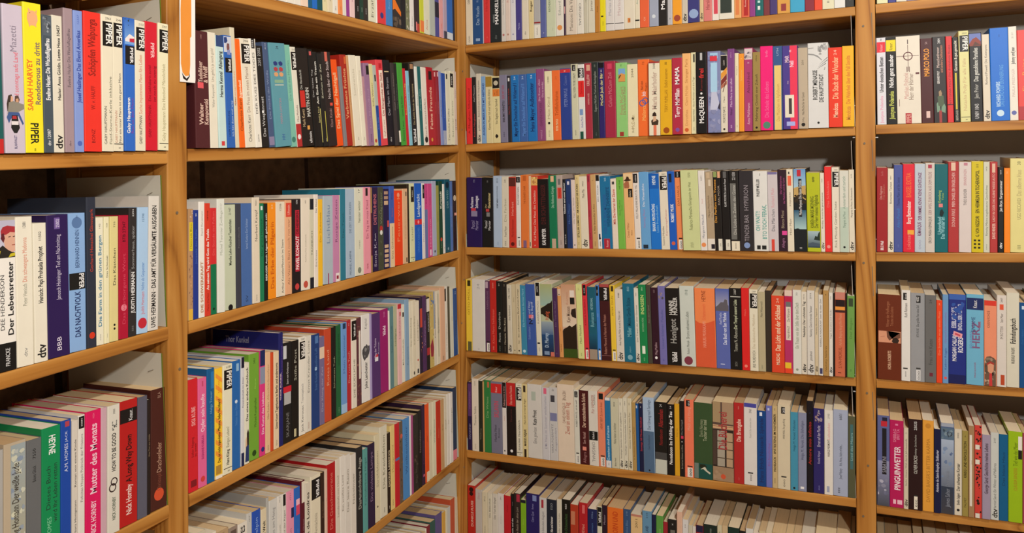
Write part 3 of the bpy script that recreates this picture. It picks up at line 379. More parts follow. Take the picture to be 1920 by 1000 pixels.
(0,9712,265,1975,-253,5777,1538,'dcd8b8','T .05 .12 404040 II;T .2 .32 202020 me',''),
(0,9977,244,1827,-252,5778,1516,'dcdcd8','',''),
(0,10221,196,1990,-251,5779,1551,'30302e','T .05 .12 a0a0a0 e;T .18 .35 c0c0c0 Maz',''),
(1,122,189,1880,-248,2932,1473,'e03434','T .1 .9 801010 A. Maugham: Silbermond @.5',''),
(1,312,141,1894,-234,2932,1540,'201e20','T .05 .5 c05050 Robert Maugham @.5;T .55 .95 b0b0b0 Auf Messers',''),
(1,453,151,1980,-218,2933,1633,'d0cab8','D;T .18 .35 404040 goldmann;T .38 .9 505050 Bezaubernde Julia und der Honig kommt',''),
(1,603,143,1891,-203,2933,1526,'7ca4d0','T .12 .9 1a3c8c AUGEN IN MEER BITTE MIT ABSTAND !;T .05 .1 c02030 o',''),
(1,747,212,1887,-181,2934,1580,'d8cc9c','B .84 .99 a08030;T .2 .8 504830 Karen Mayer Ich mal Sylvia die kleine','pale yellow paperback between light blue and pale yellow ones, second shelf, middle bay'),
(1,958,230,1862,-157,2934,1486,'dcd09c','B .82 .98 141210;O .9 c0b8a0 .3;B .7 .81 d87c34;T .72 .76 803010 MAY @.3;T .72 .79 803010 KARL @.65;T .28 .66 302820 Von Bagdad nach Stambul @.5;O .1 201810 .2;B .07 .13 201810 .4 .55','pale yellow paperback between pale yellow and slate blue ones, second shelf, middle bay'),
(1,1188,228,1884,-136,2935,1571,'7e7c94','T .3 .62 181418 KARL MAY WINNETOU !;T .64 .85 a83850 DER MIT DER;T .08 .16 303040 HH','slate blue paperback between pale yellow and black ones, second shelf, middle bay'),
(1,1416,117,1845,-131,2935,1581,'282830','T .35 .88 d84030 Hans Maier, Katmandus im Sande @.4;B .92 .97 e0e0e0 .3 .7',''),
(1,1533,248,1857,-120,2935,1568,'1e70b8','T .08 .88 103068 Mayer Ein Deutscher auf Widerruf I @.5 !;T .92 .98 d0e0f0 24','blue paperback titled Ein Deutscher auf Widerruf I, second shelf, middle bay'),
(1,1780,239,1854,-110,2936,1543,'3c62a4','T .08 .86 5888d0 Mayer Ein Deutscher auf Widerruf II @.5 !;T .92 .98 c0d0e8 24','blue paperback titled Ein Deutscher auf Widerruf II, second shelf, middle bay'),
(1,2020,278,1862,-105,2936,1537,'1e70b8','T .14 .86 103068 Hans Mayer Außenseiter @.5 !;T .92 .98 d0e0f0 24','blue paperback titled Außenseiter, second shelf, middle bay'),
(1,2298,241,1966,-108,2937,1572,'8a4878','T .02 .04 e0c0d8 KNAUR;T .04 .15 c898b8 MAYLE;T .2 .53 683058 GIANNI MAYER;T .55 .86 e0b8d0 Die Kunst, allein @.35;T .6 .82 e0b8d0 Glas zu werden @.75','plum paperback between blue and cream ones, second shelf, middle bay'),
(1,2539,218,1891,-112,2937,1604,'e4dcb8','T .05 .15 a8a080 PIPER;O .25 181818 .16;T .28 .65 a89878 Mein Kind;T .82 .92 505040 12084','cream paperback between plum and orange ones, second shelf, middle bay'),
(1,2757,237,1893,-115,2938,1484,'ea7034','T .13 .3 f0d0a0 PETER MAYLE !;T .35 .7 c05820 Trüffelträume !;T .8 .98 c86030 24','orange paperback between cream and blue ones, second shelf, middle bay'),
(1,2994,308,1921,-120,2939,1475,'284090','B .94 .99 c83038;V .94 .99 f0c0b0 a;T .46 .72 8090c8 PETER MAYLE @.5;T .76 .9 6070b0 Cézanne','blue paperback between orange and cream ones, second shelf, middle bay'),
(1,3302,197,2020,-123,2939,1622,'ccccb0','B .91 .99 181818 .2 .7;T .92 .98 f0f0f0 4711;T .1 .14 303030 -;T .04 .13 303030 ooo;T .55 .88 404040 KELLY KEEN TO BE CRAZY','cream paperback between blue and white ones, second shelf, middle bay'),
(1,3499,186,1999,-125,2939,1636,'dcdcd8','B .82 .95 141414 .0 .98;V .82 .94 f0f0f0 PIPER @.55 !;B .56 .78 e02828;T .6 .76 901010 Simone;B .32 .4 7898c8 .2 .7;T .15 .3 6870b0 Andrea Maria;B .0 .1 185040 .2 .7','white paperback between cream and red ones, second shelf, middle bay'),
(1,3685,203,2011,-128,2940,1580,'a43040','T .45 .6 e0b0a8 ANDREAS MAIER;T .7 .85 e0b0a8 KIRILLOW !;B .9 .98 d8a890 .3 .8','red paperback between white and black ones, second shelf, middle bay'),
(1,3888,184,2025,-135,2940,1576,'26302e','T .35 .88 a0a8a0 Eugene McCabe Tod und Nachtigallen;T .03 .08 607068 dtv;T .93 .97 909890 1250','black paperback between red and navy ones, second shelf, middle bay'),
(1,4072,162,2000,-146,2941,1605,'2a2268','B .93 1 100c18;T .43 .86 d8d090 McCall Jack der Bär @.5 !;T .87 .91 f0f0f0 24',''),
(1,4233,301,2015,-169,2941,1529,'a22844','B .9 .97 d04060 .3 .7;T .4 .86 d07888 Colum McCann Zoli','red paperback between navy and green ones, second shelf, middle bay'),
(1,4534,309,1953,-191,2942,1505,'8ec878','B .74 .92 a08850 .25 .85;B .84 .92 78a8d8 .25 .85;G d89850 .26,.75 .3,.83 .5,.86 .84,.84 .84,.75;G 604020 .26,.8 .4,.84 .5,.83 .3,.78;T .3 .68 b08868 Frank McCourt @.5;T .3 .68 a07860 Die Asche meiner Mutter @.75;B .01 .07 a03830 .3 .65;T .95 .98 508048 MO','green paperback between red and cream ones, second shelf, middle bay'),
(1,4843,285,1889,-212,2943,1492,'e6deb8','T .05 .12 a09878 Btb;O .25 181818 .12;T .1 .3 b0a078 McEwan;T .8 .95 706850 2044','cream paperback between green and orange ones, second shelf, middle bay'),
(1,5128,305,1988,-235,2943,1576,'f07030','R .43 5060a8 .3 .4;R .46 5060a8 .28 .65;T .2 .4 f8c070 Mallorca;T .52 .58 f0d0d0 btb !;T .6 .72 602818 Nach dem @.35;T .58 .7 602818 Regen @.7;T .93 .97 803010 710','orange paperback between two cream ones, second shelf, middle bay'),
(1,5433,299,1895,-257,2944,1510,'e8e0c8','B .98 1 a02828;T .35 .86 c0a898 Maria Mairhofer @.5 !;G e07858 .4,0 .4,.14 .66,.14 .66,0;G 403020 .25,.14 .2,.2 .35,.22 .7,.22 .85,.2 .8,.14;G d8b090 .36,.18 .4,.28 .6,.28 .66,.2;G 302018 .3,.26 .34,.3 .5,.32 .64,.3 .68,.26;T .9 .98 505050 5048','cream paperback between orange and yellow ones, second shelf, middle bay'),
(1,5732,320,1917,-262,2945,1497,'e4b020','T .3 .6 a07010 TERRY McMILLAN;T .63 .88 906010 Endlich ausatmen;O .06 a05010 .25;T .93 .97 302008 300','yellow paperback between cream and red ones, second shelf, middle bay'),
(1,6052,264,1938,-266,2945,1571,'b02c44','T .22 .6 f0e8e8 Terry McMillan !;T .65 .88 f4f0f0 MAMA @.5 !;O .06 8050a0 .2','red paperback titled Mama, second shelf, middle bay'),
(1,6315,204,2034,-270,2946,1663,'f0b878','T .1 .3 c88850 Dorothea;T .35 .6 c88850 Claire McNab;T .63 .93 b87840 Stranger Paris;O .05 d06030 .25','peach paperback between red and cream ones, second shelf, middle bay'),
(1,6520,130,2046,-272,2946,1565,'dcd8b0','T .15 .3 404030 Elizabeth McNeill;T .33 .7 606048 Neun Wochen und drei Tage;B .88 .98 303030 .5 .8;T .02 .1 303030 ooo',''),
(1,6650,272,2036,-276,2947,1625,'100e10','T .12 .45 f0f0f0 McQUEEN !;T .5 .7 802020 Roman;T .68 .8 d03030 frei !;O .49 f0f0f0 .1;B .9 .99 c0c0c0 .4 .6','black paperback titled frei, second shelf, middle bay'),
(1,6921,19,2040,-277,2947,1580,'782028','',''),
(1,6941,321,2027,-282,2947,1643,'8088b4','B .9 .98 a0c8e8 .2 .8;B .88 .94 d83848 .2 .75;B .5 .86 a8d0ec .25 .75;T .51 .66 304058 EILEEN MILLS;T .68 .85 304058 Das Wunder;Z .0 .95 a0a4c8 5c6490 40;G c0c4dc .2,.28 .3,.5 .7,.5 .9,.36 .7,.28;G 302838 .8,.3 .98,.4 .98,.28;B .5 .86 a8d0ec .25 .75;B .88 .94 d83848 .2 .75','light blue paperback between red and cream ones, second shelf, middle bay'),
(1,7262,170,1915,-285,2948,1554,'dcd4c0','B .8 .99 181414;T .85 .95 d0c8c0 2201;G e09838 .02,.68 .02,.76 .98,.84 .98,.76;G 803028 .02,.6 .02,.67 .98,.76 .98,.68;G b06850 .02,.56 .02,.6 .98,.67 .98,.62;G 583028 .3,.52 .7,.66 .8,.66 .4,.52;T .12 .33 303028 MORITZ MATZ;T .35 .5 505048 Mann;O .04 202018 .15','cream paperback between light blue and purple ones, second shelf, middle bay'),
(1,7432,169,2053,-287,2948,1565,'7c4484','T .2 .28 301838 Waltraud;T .3 .65 e0c0e0 Mein Herz tanzt allein;T .88 .97 c8a0c8 4711;T .03 .1 d8b0d8 BB','purple paperback between two cream ones, second shelf, middle bay'),
(1,7600,98,1942,-289,2948,1495,'e2dab8','T .6 .95 989078 Neuland;T .04 .1 808068 ##',''),
(1,7698,127,1915,-291,2948,1464,'ee962c','T .6 .85 e8b870 Sommer;T .9 .97 f8d8a0 2',''),
(1,7825,206,2043,-295,2949,1593,'a83c70','B .86 .99 d8c8c8;Z .86 .96 484050 e0d0d0 12;T .8 .84 e0c0d0 II;T .08 .34 e8b8c8 Asta Mehlmann;T .36 .8 702848 Abschied','pink paperback between orange and olive ones, second shelf, middle bay'),
(1,8031,181,1918,-298,2949,1521,'9c8448','T .12 .3 201808 Mehring;T .32 .72 383018 Chronik einer Zukunft @.5;T .88 .96 403818 37016;O .04 181008 .15','olive paperback between pink and magenta ones, second shelf, middle bay'),
(1,8212,295,2043,-285,2950,1543,'ee1878','O .06 508870 .3;T .15 .58 f070a8 Die Schule des Lebens;T .87 .95 f080b0 btb','magenta paperback between olive and blue ones, second shelf, middle bay'),
(1,8507,229,2023,-261,2950,1561,'34588c','B .0 .77 e6c878 .15 .85;T .1 .55 c09850 Das Mädchen im Apfelbaum;T .88 .98 b0c0d8 UTH;Z .05 .98 d0d8e0 34588c 16 0 .14;Z .05 .98 d0d8e0 34588c 16 .86 1','blue and pale yellow paperback between magenta and purple ones, second shelf, middle bay'),
(1,8736,348,2006,-223,2951,1545,'48388c','B 0 1 e83858 .5 1;B .14 .41 e4dcc8 .15 .75;B .18 .37 403838 .4 .6;T .54 .58 e8c8d8 Roman @.35;T .8 .88 f0d0e0 MAR @.3 !;T .74 .82 f0d0e0 Nell @.6 !;B .04 .09 a8b0e8 .25 .8;T .92 .95 f0e0f0 m','purple and red paperback between blue and beige ones, second shelf, middle bay'),
(1,9084,222,1941,-225,2952,1584,'bcac94','T .08 .15 302820 Mc;T .17 .45 403828 Mela Me Die Eier der Canetti @.5;O .05 181410 .2;T .78 .86 605848 201','beige paperback between purple and white ones, second shelf, middle bay'),
(1,9306,460,2025,-237,2953,1528,'d8d8d6','T .33 .68 242424 ROBERT MENASSE @.35 !;T .3 .63 242424 DIE HAUPTSTADT @.65 !;O .06 181818 .06;G 606060 .5,.71 .52,.715 .98,.8 .98,.79;G 606060 .55,.74 .57,.745 .98,.83 .98,.82;G 707070 .45,.69 .47,.695 .9,.76 .9,.75;G 909090 .02,.88 .3,.87 .5,.85 .7,.8 .7,.79 .5,.83 .3,.855 .02,.865;G 606060 .02,.935 .02,.94 .3,.945 .3,.94;Z .9 .99 909090 b8b8b8 14 .5 .98;T .86 .92 404040 HI @.62;G 505050 .8,.68 .84,.71 .86,.71 .82,.68','thick white paperback titled Die Hauptstadt, second shelf, middle bay'),
(1,9766,304,1884,-245,2953,1619,'e6381e','T .12 .3 f4c8a8 Mendoza !;T .35 .88 f4b890 Die Stadt der Wunder !;T .9 .97 f4c8b0 24','red paperback titled Die Stadt der Wunder, second shelf, middle bay'),
(1,10070,256,1895,-251,2954,1537,'efb422','T .08 .25 d08030 Mendoza !;T .28 .88 d87c28 Die Wahrheit über den Fall Savolta !','yellow paperback titled Die Wahrheit über den Fall, second shelf, middle bay'),
(2,34,479,1969,-317,3,1567,'241452','T .26 .38 9890b8 Pascal @.4;T .24 .38 9890b8 Mercier @.65;B .44 .52 8880a0 .3 .7;B .52 .56 c03848 .3 .6;T .56 .72 e0e0f0 Perlmanns @.35 !;T .56 .74 e0e0f0 Schweigen @.65 !;T .93 .97 8080a0 BTB','thick dark purple paperback titled Perlmanns, third shelf, middle bay'),
(2,513,348,1961,-308,3,1542,'161616','T .27 .38 e0e0e0 Pascal @.35;T .24 .38 e0e0e0 Mercier @.65;B .44 .5 808080 .4 .7;B .51 .55 c04040 .35 .65;T .56 .62 d8c890 Der @.35;T .56 .78 d8c890 Klavierstimmer @.65 !;T .93 .96 808080 btb','black paperback titled Klavierstimmer, third shelf, middle bay'),
(2,861,260,1999,-301,3,1623,'acc0d8','T .55 .68 202830 ROBERT MERLE !;T .68 .86 202830 DIE GESCHÜTZTEN MÄNNER;T .03 .08 8098b8 oo;T .9 .97 304050 2012','light blue paperback between black and cream ones, third shelf, middle bay'),
(2,1121,216,1980,-295,2,1609,'d8d2be','T .15 .3 706858 Frank Meyer;T .35 .7 a09880 Die Farben;T .02 .1 505048 EEE;T .9 .97 404040 24','cream paperback between light blue and red ones, third shelf, middle bay'),
(2,1337,224,1960,-289,2,1555,'cc3a2c','B .87 .99 5c2820;T .15 .4 982018 Marie Hennessen;T .45 .65 f0a090 Herbst;O .05 601410 .25','red paperback between cream and white ones, third shelf, middle bay'),
(2,1560,137,1986,-286,2,1559,'e4dfda','B .91 .99 141414;T .92 .98 f0f0f0 4711;T .6 .85 404040 DAS MÄDCHEN;Q',''),
(2,1697,243,2009,-279,2,1611,'e07a38','B .92 .99 c06028 .3 .7;T .6 .85 904010 THE BUSINESS CHAIR;B 0 .1 806080 .3 .7','orange paperback between white and beige ones, third shelf, middle bay'),
(2,1940,78,1979,-277,2,1614,'e0c8a8','T .3 .6 a08868 Mia;B .02 .08 404040 .3 .6',''),
(2,2018,203,1974,-240,2,1538,'d0362a','B .87 .99 e0b060;Z .88 .99 a04818 f0d888 12;T .1 .8 f4c8b8 Kai Meyer Das Haus des Daedalus;T .02 .05 f0d0c0 2','red paperback between beige and black ones, third shelf, middle bay'),
(2,2221,331,1889,-159,2,1577,'100c0c','T .04 .28 ececec KAI MEYER !;T .34 .92 4c1c1c DER SCHATTENESSER @.5 !','black paperback titled Der Schattenesser, third shelf, middle bay'),
(2,2552,233,1984,-111,2,1634,'0e744e','B .91 .99 e0b890 .3 .7;B 0 .13 c0a890 .3 .8;T .55 .85 b0d8c0 Die fließende Königin','green paperback between black and peach ones, third shelf, middle bay'),
(2,2785,179,1980,-86,2,1553,'b4a49c','B .68 .83 d04030 .2 .85;T .7 .82 702018 Roman;B .87 .95 707070 .3 .7;T .1 .3 c08880 Otto;T .04 .12 404040 ooo','peach paperback between green and black ones, third shelf, middle bay'),
(2,2964,94,1869,-73,2,1497,'12161e','T .06 .2 e8e8e8 Sirene 10.35;T .5 .95 e8e8e8 Klassiker sind unser Deuter !',''),
(2,3058,157,1866,-51,2,1498,'20386c','T .2 .8 4870b0 Marta Meyer;B .92 .97 d0d0e0 .3 .7',''),
(2,3215,120,1849,-34,2,1575,'dcccc4','O .05 181818 .15;T .15 .95 908888 Alle Tage, alle Nächte',''),
(2,3335,119,1974,-17,2,1582,'d4c088','T .15 .45 201810 STILLER LEMON !;T .48 .88 201810 AM HORIZONT DIE DÜNEN !;T .02 .12 302818 E E;T .93 .98 504020 M',''),
(2,3454,222,1932,14,2,1613,'e0d8c2','T .7 .82 404038 Mein Mia;T .86 .94 404038 7901;D','cream paperback between pale yellow and red ones, third shelf, middle bay'),
(2,3676,97,1986,28,2,1618,'b43444','T .03 .3 702028 Michel;T .35 .6 702028 Purpur;B .9 .98 802838 .3 .7',''),
(2,3774,153,1977,47,2,1515,'c8a26c','T .2 .6 503810 A. Millar Brandstifter im Kino;T .88 .96 604820 1;T .03 .1 604820 OOO',''),
(2,3926,111,1960,48,2,1497,'e4e4e4','B .92 1 181818;T .6 .9 404850 ERIC MULLER;B .06 .2 203858 .3 .7;Q',''),
(2,4037,296,1925,50,2,1501,'1870a0','B 0 .14 b02838 .2 .75;T .02 .12 f0c0c0 Roman;T .2 .75 2860a0 WER FÜR TRAUMTÄNZER @.4 !;T .3 .85 104878 WEINENDE ZAHNSEITE @.7 !;T .93 .98 b0d0e0 btb','blue paperback between white and cream ones, third shelf, middle bay'),
(2,4333,158,1852,51,2,1490,'e6d8c8','T .35 .85 c84838 Mills Die Herren der Zäune @.5 !;B .92 .96 404040 .3 .7',''),
(2,4491,191,1890,52,2,1573,'78b84a','T .4 .75 508030 Dirk Müller @.4;T .45 .7 508030 Roman @.7;T .82 .97 305818 HEYNE','pale green paperback between cream and peach ones, third shelf, middle bay'),
(2,4683,255,1994,54,2,1624,'e8b67c','B .8 .99 e8c898;G 402818 .05,.9 .3,.92 .4,.955 .6,.95 .66,.92 .9,.905 .66,.895 .3,.89;G a86848 .1,.8 .06,.86 .3,.89 .6,.89 .66,.82 .6,.8;B .68 .79 181410 .5 .95;V .67 .78 f0e0c0 PIPER @.7;T .15 .35 a06838 Denis Miller @.35;T .15 .28 704020 Kino @.7','peach paperback between pale green and white ones, third shelf, middle bay'),
(2,4938,169,1990,55,2,1628,'e4dcd4','B .87 .99 181818 .1 .8;T .88 .98 f0f0f0 22306;T .4 .84 505050 KELLY MILLAR EINE BRAUT ZU VIEL;Q','white paperback between peach and blue ones, third shelf, middle bay'),
(2,5106,259,2011,57,2,1537,'68a4d8','T .55 .85 f0f0f8 Das Wesentliche @.4;T .28 .52 a880b0 Henning Mann @.4;B .01 .06 203040 .2 .7','blue paperback between white and blue ones, third shelf, middle bay'),
(2,5366,268,1963,58,2,1606,'1a74d0','B .8 1 0c5cb8;T .85 .97 e0f0f8 HEYNE !;T .24 .6 e0f0f8 BIANKA MINTE-KÖNIG @.35 !;T .22 .58 80c0f0 Liebe Freundschaft @.7','blue paperback between blue and cream ones, third shelf, middle bay'),
(2,5634,216,1995,60,2,1537,'e4dcc8','P 5264;T .05 .3 404040 Susanne Mischke @.3;T .1 .6 c88888 Karrieregeflüster @.7','cream paperback between two blue ones, third shelf, middle bay'),
(2,5850,192,2009,61,1,1563,'1a5cc0','T .35 .58 f0f4f8 ROBERT MUSIK !;B .86 .97 102038 .2 .6;T .62 .82 3080e0 Türen;O .08 d06048 .25','blue paperback between cream and salmon ones, third shelf, middle bay'),
(2,6042,164,2027,62,1,1623,'ea8c58','B .91 .99 141414;T .92 .98 f0f0f0 5220;T .5 .86 804820 DAS HAUS;Q','salmon paperback between blue and pale green ones, third shelf, middle bay'),
(2,6206,445,2029,65,1,1521,'ccd49a','T .25 .5 606840 Federico Mirena @.5;T .5 .85 606840 Das Gleichgewicht der Welt @.5;T .03 .1 a0a878 ##;T .9 .97 808858 15050','thick pale green paperback between salmon and white ones, third shelf, middle bay'),
(2,6650,165,2011,52,1,1511,'e4e0da','O .07 e89058 .35;T .15 .45 707890 Margaret Mitchell;T .48 .75 d8a0a0 Insel;T .87 .94 707070 2401','white paperback between pale green and beige ones, third shelf, middle bay'),
(2,6816,198,1974,24,1,1608,'b09c80','B .92 .99 c8b090 .2 .6;B .82 .9 d8c8b0 .4 .7;T .42 .7 584830 Margot Mitscherlich @.35;T .42 .68 907050 Die Geschenke @.75;B 0 .15 e4dcd0;B .02 .08 201c28 .5 .95','beige paperback between white and black ones, third shelf, middle bay'),
(2,7014,184,1974,-2,1,1521,'1a1614','B .93 1 90a060 .0 .5;B .92 1 e0a880 .6 1;T .35 .9 d89838 Das Parfüm von Yvonne @.2 !;T .55 .85 c0b0a0 KARL MOOR @.7;B 0 .15 e0dccc .45 1;T .02 .13 303030 EEE @.72','black paperback titled Das Parfüm von Yvonne, third shelf, middle bay'),
(2,7198,196,1990,-30,1,1541,'120e0e','B .91 .99 606060 .3 .7;T .55 .9 d8d8d8 KLARE MOORE Die Liebe der Frauen @.5;B .01 .14 e0dccc .4 .95;T .02 .13 303030 EEE @.68','black paperback, thirty-fifth from the left on the third shelf of the middle bay'),
(2,7393,228,1989,-62,1,1577,'1c1a18','B .14 .84 6c6c68 .1 .7;T .2 .82 c0c0b8 Die Liebe in Zeiten der Gäste;T .88 .98 d0d0d0 22 030;B 0 .12 e8e0c8 .1 1;T .02 .1 303030 ooo','black paperback, thirty-sixth from the left on the third shelf of the middle bay'),
(2,7621,332,1981,-109,1,1586,'2c282c','O .07 8098c8 .22;T .5 .82 989098 HYPERION @.5;T .12 .45 989098 TENDER BAR','black paperback between black and white ones, third shelf, middle bay'),
(2,7953,341,1959,-121,1,1466,'dfdfdb','T .68 .9 202424 PHILIPP MÜLLER @.35 !;T .15 .58 6aa8a0 BTO TOCH FERAK, @.75 !;T .25 .5 6aa8a0 OH WAIT?! @.3 !;B .02 .07 202020 .2 .45;B .02 .07 202020 .55 .85;T .94 .97 606060 WM4','white paperback between black and light grey ones, third shelf, middle bay'),
(2,8294,237,1927,-129,1,1514,'ccc4c8','B .97 1 7870a0;T .55 .8 d8a0a8 Reinhard Mohr;T .25 .53 606068 Das Märchen;B .0 .15 d84838 .3 .6','light grey paperback between white and dark green ones, third shelf, middle bay'),
(2,8531,205,1981,-136,1,1548,'2c1426','T .7 .92 b05088 Die Unbekannte @.35;T .58 .9 b05088 das Mädchen und der Lärm @.7;T .28 .5 a89880 Blanca Miosi;B .2 .25 e04898 .4 1;T .04 .16 a87098 Allegra','dark green paperback between light grey and cream ones, third shelf, middle bay'),
(2,8736,152,1987,-141,1,1560,'e2dac4','B .8 .92 e86848 .2 .75;T .55 .72 605040 Ein Chef geht auf die Nerd;T .1 .5 807868 Hier Mair;B .94 .97 404040 .3 .5','cream paperback between dark green and black ones, third shelf, middle bay'),
(2,8889,297,1987,-151,1,1516,'10181c','N .76 1 a8c8d8 6898c8;G c0a060 0,.66 0,.77 .5,.79 .98,.8 .98,.62 .6,.66;Z .58 .7 18140c 483820 14;N .27 .5 a8c8c8 285878;G 10181c 0,.27 .3,.28 .6,.26 .98,.23 .98,0 0,0;B .91 .99 c02838 .3 .6;B .42 .88 141010 .4 .65;T .44 .86 f0f0f0 Malias Mariposa: Die blauen Strände @.52;T .03 .05 e0e0e0 H','black paperback between cream and yellow ones, third shelf, middle bay'),
(2,9186,303,1890,-161,1,1554,'b6be1e','N .05 .26 203848 a8c0c8 .04 .96;G 203028 .5,.15 .6,.2 .75,.19 .85,.24 .96,.26 .96,.14;G 485868 .05,.1 .4,.12 .96,.1 .96,.07 .05,.07;T .88 .95 202808 ## @.5;T .3 .7 606810 KAREN MARIE MONING @.4 !;T .3 .72 606810 Der Herr meines Highlands @.7 !','yellow paperback titled Der Herr meines Highlands, third shelf, middle bay'),
(2,9489,95,1882,-173,1,1613,'e2dccc','D;T .22 .82 303030 Monikas Promis für ganz umsonst;T .85 .95 303030 10020',''),
(2,9584,159,2023,-193,1,1566,'e83030','T .45 .9 f08078 Das Schlucken;O .06 f09890 .25','red paperback between two cream ones, third shelf, middle bay'),
(2,9743,165,2000,-214,1,1577,'e4dcca','P 5284;T .05 .6 808070 Rick Moody Garden State','cream paperback between red and white ones, third shelf, middle bay'),
(2,9908,204,1924,-240,1,1479,'d8d8cc','B 0 .55 bcccbc;T .3 .5 608070 Margriet de Moor;T .53 .93 789888 Amsterdam und zurück;O .06 181818 .13','white and light grey paperback between two cream ones, third shelf, middle bay'),
(2,10112,121,1941,-251,1,1504,'e0d8c4','T .42 .78 303030 Margriet de Moor: Rückenansicht;T .88 .96 303030 2170;D','cream paperback between the right post and a white book, third shelf, middle bay'),
(3,-67,195,2020,-293,-2928,1608,'e6c842','B .91 .99 302c18 .3 .8;T .5 .88 a08020 OTTO MOLL;B .0 .13 606040 .3 .9',''),
(3,128,404,2032,-302,-2928,1527,'d8d6d0','T .85 .95 a0a0a0 24;T .02 .04 a0a0a0 bb','thick white paperback between yellow and dark purple ones, fourth shelf, middle bay'),
(3,532,157,1995,-302,-2929,1629,'583054','B .9 .99 b8a0b0 .1 .6;T .6 .86 8a6888 KAREN DUVE;Q',''),
(3,689,201,2026,-259,-2929,1651,'bc2620','T .12 .6 e87060 Klaus Mann Seiltänzer;T .02 .1 f09080 IIIII;T .88 .97 f0a090 2405','red paperback between dark purple and black ones, fourth shelf, middle bay'),
(3,889,186,1999,-219,-2930,1505,'141614','T .15 .28 c0c0b8 Moravia;T .3 .6 c0c0b8 Desideria;T .02 .1 808878 OOO;T .92 .98 c0c0b0 24',''),
(3,1075,147,1988,-188,-2930,1633,'201c18','T .12 .28 c8c0a8 Moravia;T .3 .5 c8c0a8 Die Reise;T .02 .1 807868 OOO;T .92 .98 b0a890 24',''),
(3,1222,146,1914,-157,-2931,1520,'d0cab8','T .48 .7 303028 Eine Räuberbraut;T .8 .95 404038 Mo 1240;D',''),
(3,1368,135,1934,-128,-2931,1584,'cbbf9e','T .6 .95 706848 Moro;O .05 303028 .12',''),
(3,1503,141,1938,-97,-2931,1581,'d0c4a4','T .15 .2 403828 Mozart;T .22 .95 403828 Ein unbekannter Brief eines Königs;O .05 202018 .15',''),
(3,1644,174,1912,-60,-2932,1507,'3888ac','T .4 .95 90c8e0 Die Freunde von Berliner Nord;O .05 c0e0f0 .25',''),
(3,1818,276,1951,-17,-2932,1569,'3858a4','B .52 .57 e07078 .3 .8;T .43 .52 181828 N @.5 !;T .22 .4 8098d0 Sebastian @.3;T .58 .76 c0d0f0 und Vater @.35;T .5 .75 c0d0f0 Marie Begriff @.65','blue paperback between blue and cream ones, fourth shelf, middle bay'),
(3,2094,155,2017,-3,-2933,1605,'dcdac6','B .81 .99 141414 .2 .9;T .83 .97 f0f0f0 22398;B .16 .18 303030 .2 .7;T .04 .13 404040 ooo;T .4 .78 909088 KAREN MOLL',''),
(3,2249,369,1967,30,-2933,1599,'b4bc9c','N .7 1 98b8b0 a8b078;G 241c14 .0,.58 .0,.66 .2,.68 .4,.7 .6,.73 .8,.74 .98,.78 .98,.48 .8,.5 .6,.54 .35,.55 .15,.58;N .3 .48 4c6890 98a8b0;N 0 .3 142440 204878;T .5 .62 c05838 Honig @.5 !;T .12 .32 b0c8e0 D. Murray @.4 !;B 0 .06 d07060 .7 1;B .02 .07 8098b8 .2 .6','thick pale green paperback between cream and dark purple ones, fourth shelf, middle bay'),
(3,2618,136,1865,42,-2934,1502,'482a54','T .35 .9 806888 Die Tote im Nebel;T .02 .08 907898 II',''),
(3,2754,113,1884,52,-2935,1581,'dc9c5c','B .88 .98 d8c0a8;T .3 .5 905020 Mann;T .02 .25 905020 Herbst;O .9 302820 .12',''),
(3,2867,424,1973,88,-2935,1628,'d8b8a0','B 0 .12 385018;N .42 1 e0d0b8 c89878;G 281c10 0,.12 0,.36 .1,.39 .3,.41 .5,.44 .65,.42 .8,.44 .98,.47 .98,.12;G 2c2018 .98,.54 .7,.56 .62,.6 .68,.66 .98,.68;B .73 .82 181818 .6 .9;T .48 .7 806858 Kev Moxon @.45 !;T .72 .9 c08870 Roman @.4;B .83 .92 e8dcd0 .6 .9','thick beige paperback between peach and pale yellow ones, fourth shelf, middle bay'),
(3,3291,180,1994,72,-2936,1594,'d8dc92','T .2 .45 707848 Mein Maisfeld;T .03 .08 989c60 ##;T .9 .97 808050 21','pale yellow paperback between beige and red ones, fourth shelf, middle bay'),
(3,3471,135,1998,60,-2936,1575,'d83440','B .85 .99 181818 .2 .8;T .86 .97 f0f0f0 21440;T .45 .8 901820 KARLA NEUBERG;Q',''),
(3,3606,234,1931,38,-2937,1478,'175c72','B 0 .14 a09080;N .14 .35 0c3048 185c78;Z .4 .6 103c58 287888 8;T .45 .65 70a8b8 Romanze !;T .68 .85 a0d0d8 HEYERDAHL','teal paperback between red and blue ones, fourth shelf, middle bay'),
(3,3840,99,1979,29,-2937,1556,'3c80d0','B .86 .99 181818 .2 .8;T .87 .97 f0f0f0 2224;T .4 .8 a0c8f0 MEER;Q',''),
(3,3939,277,2017,4,-2937,1557,'40161a','B .78 .98 181210;V .79 .95 f0f0f0 PIPER @.62 !;B .96 1 a84848;T .08 .6 c08878 Robert Mimond In Namen des Prinzen @.45;B .06 .065 a07070','maroon paperback between blue and yellow ones, fourth shelf, middle bay'),
(3,4216,141,1992,-9,-2938,1600,'ecc83c','B .92 .99 483818 .3 .8;T .6 .86 987818 PETER ZAUN;Q',''),
(3,4357,212,1896,-24,-2938,1569,'dcd4c8','T .22 .7 505048 Anna Angelika Müller ist und es, Müllers Art;T .88 .95 404040 8088;D','cream paperback between yellow and teal ones, fourth shelf, middle bay'),
(3,4569,307,2053,-14,-2939,1612,'196c88','T .12 .2 70a8b8 piepkorn;T .32 .44 70b0c0 Müller !;T .46 .82 104860 Meine Große Stütze !;T .9 .96 90c0d0 800;O .06 80b0c0 .22','teal paperback between cream and white ones, fourth shelf, middle bay'),
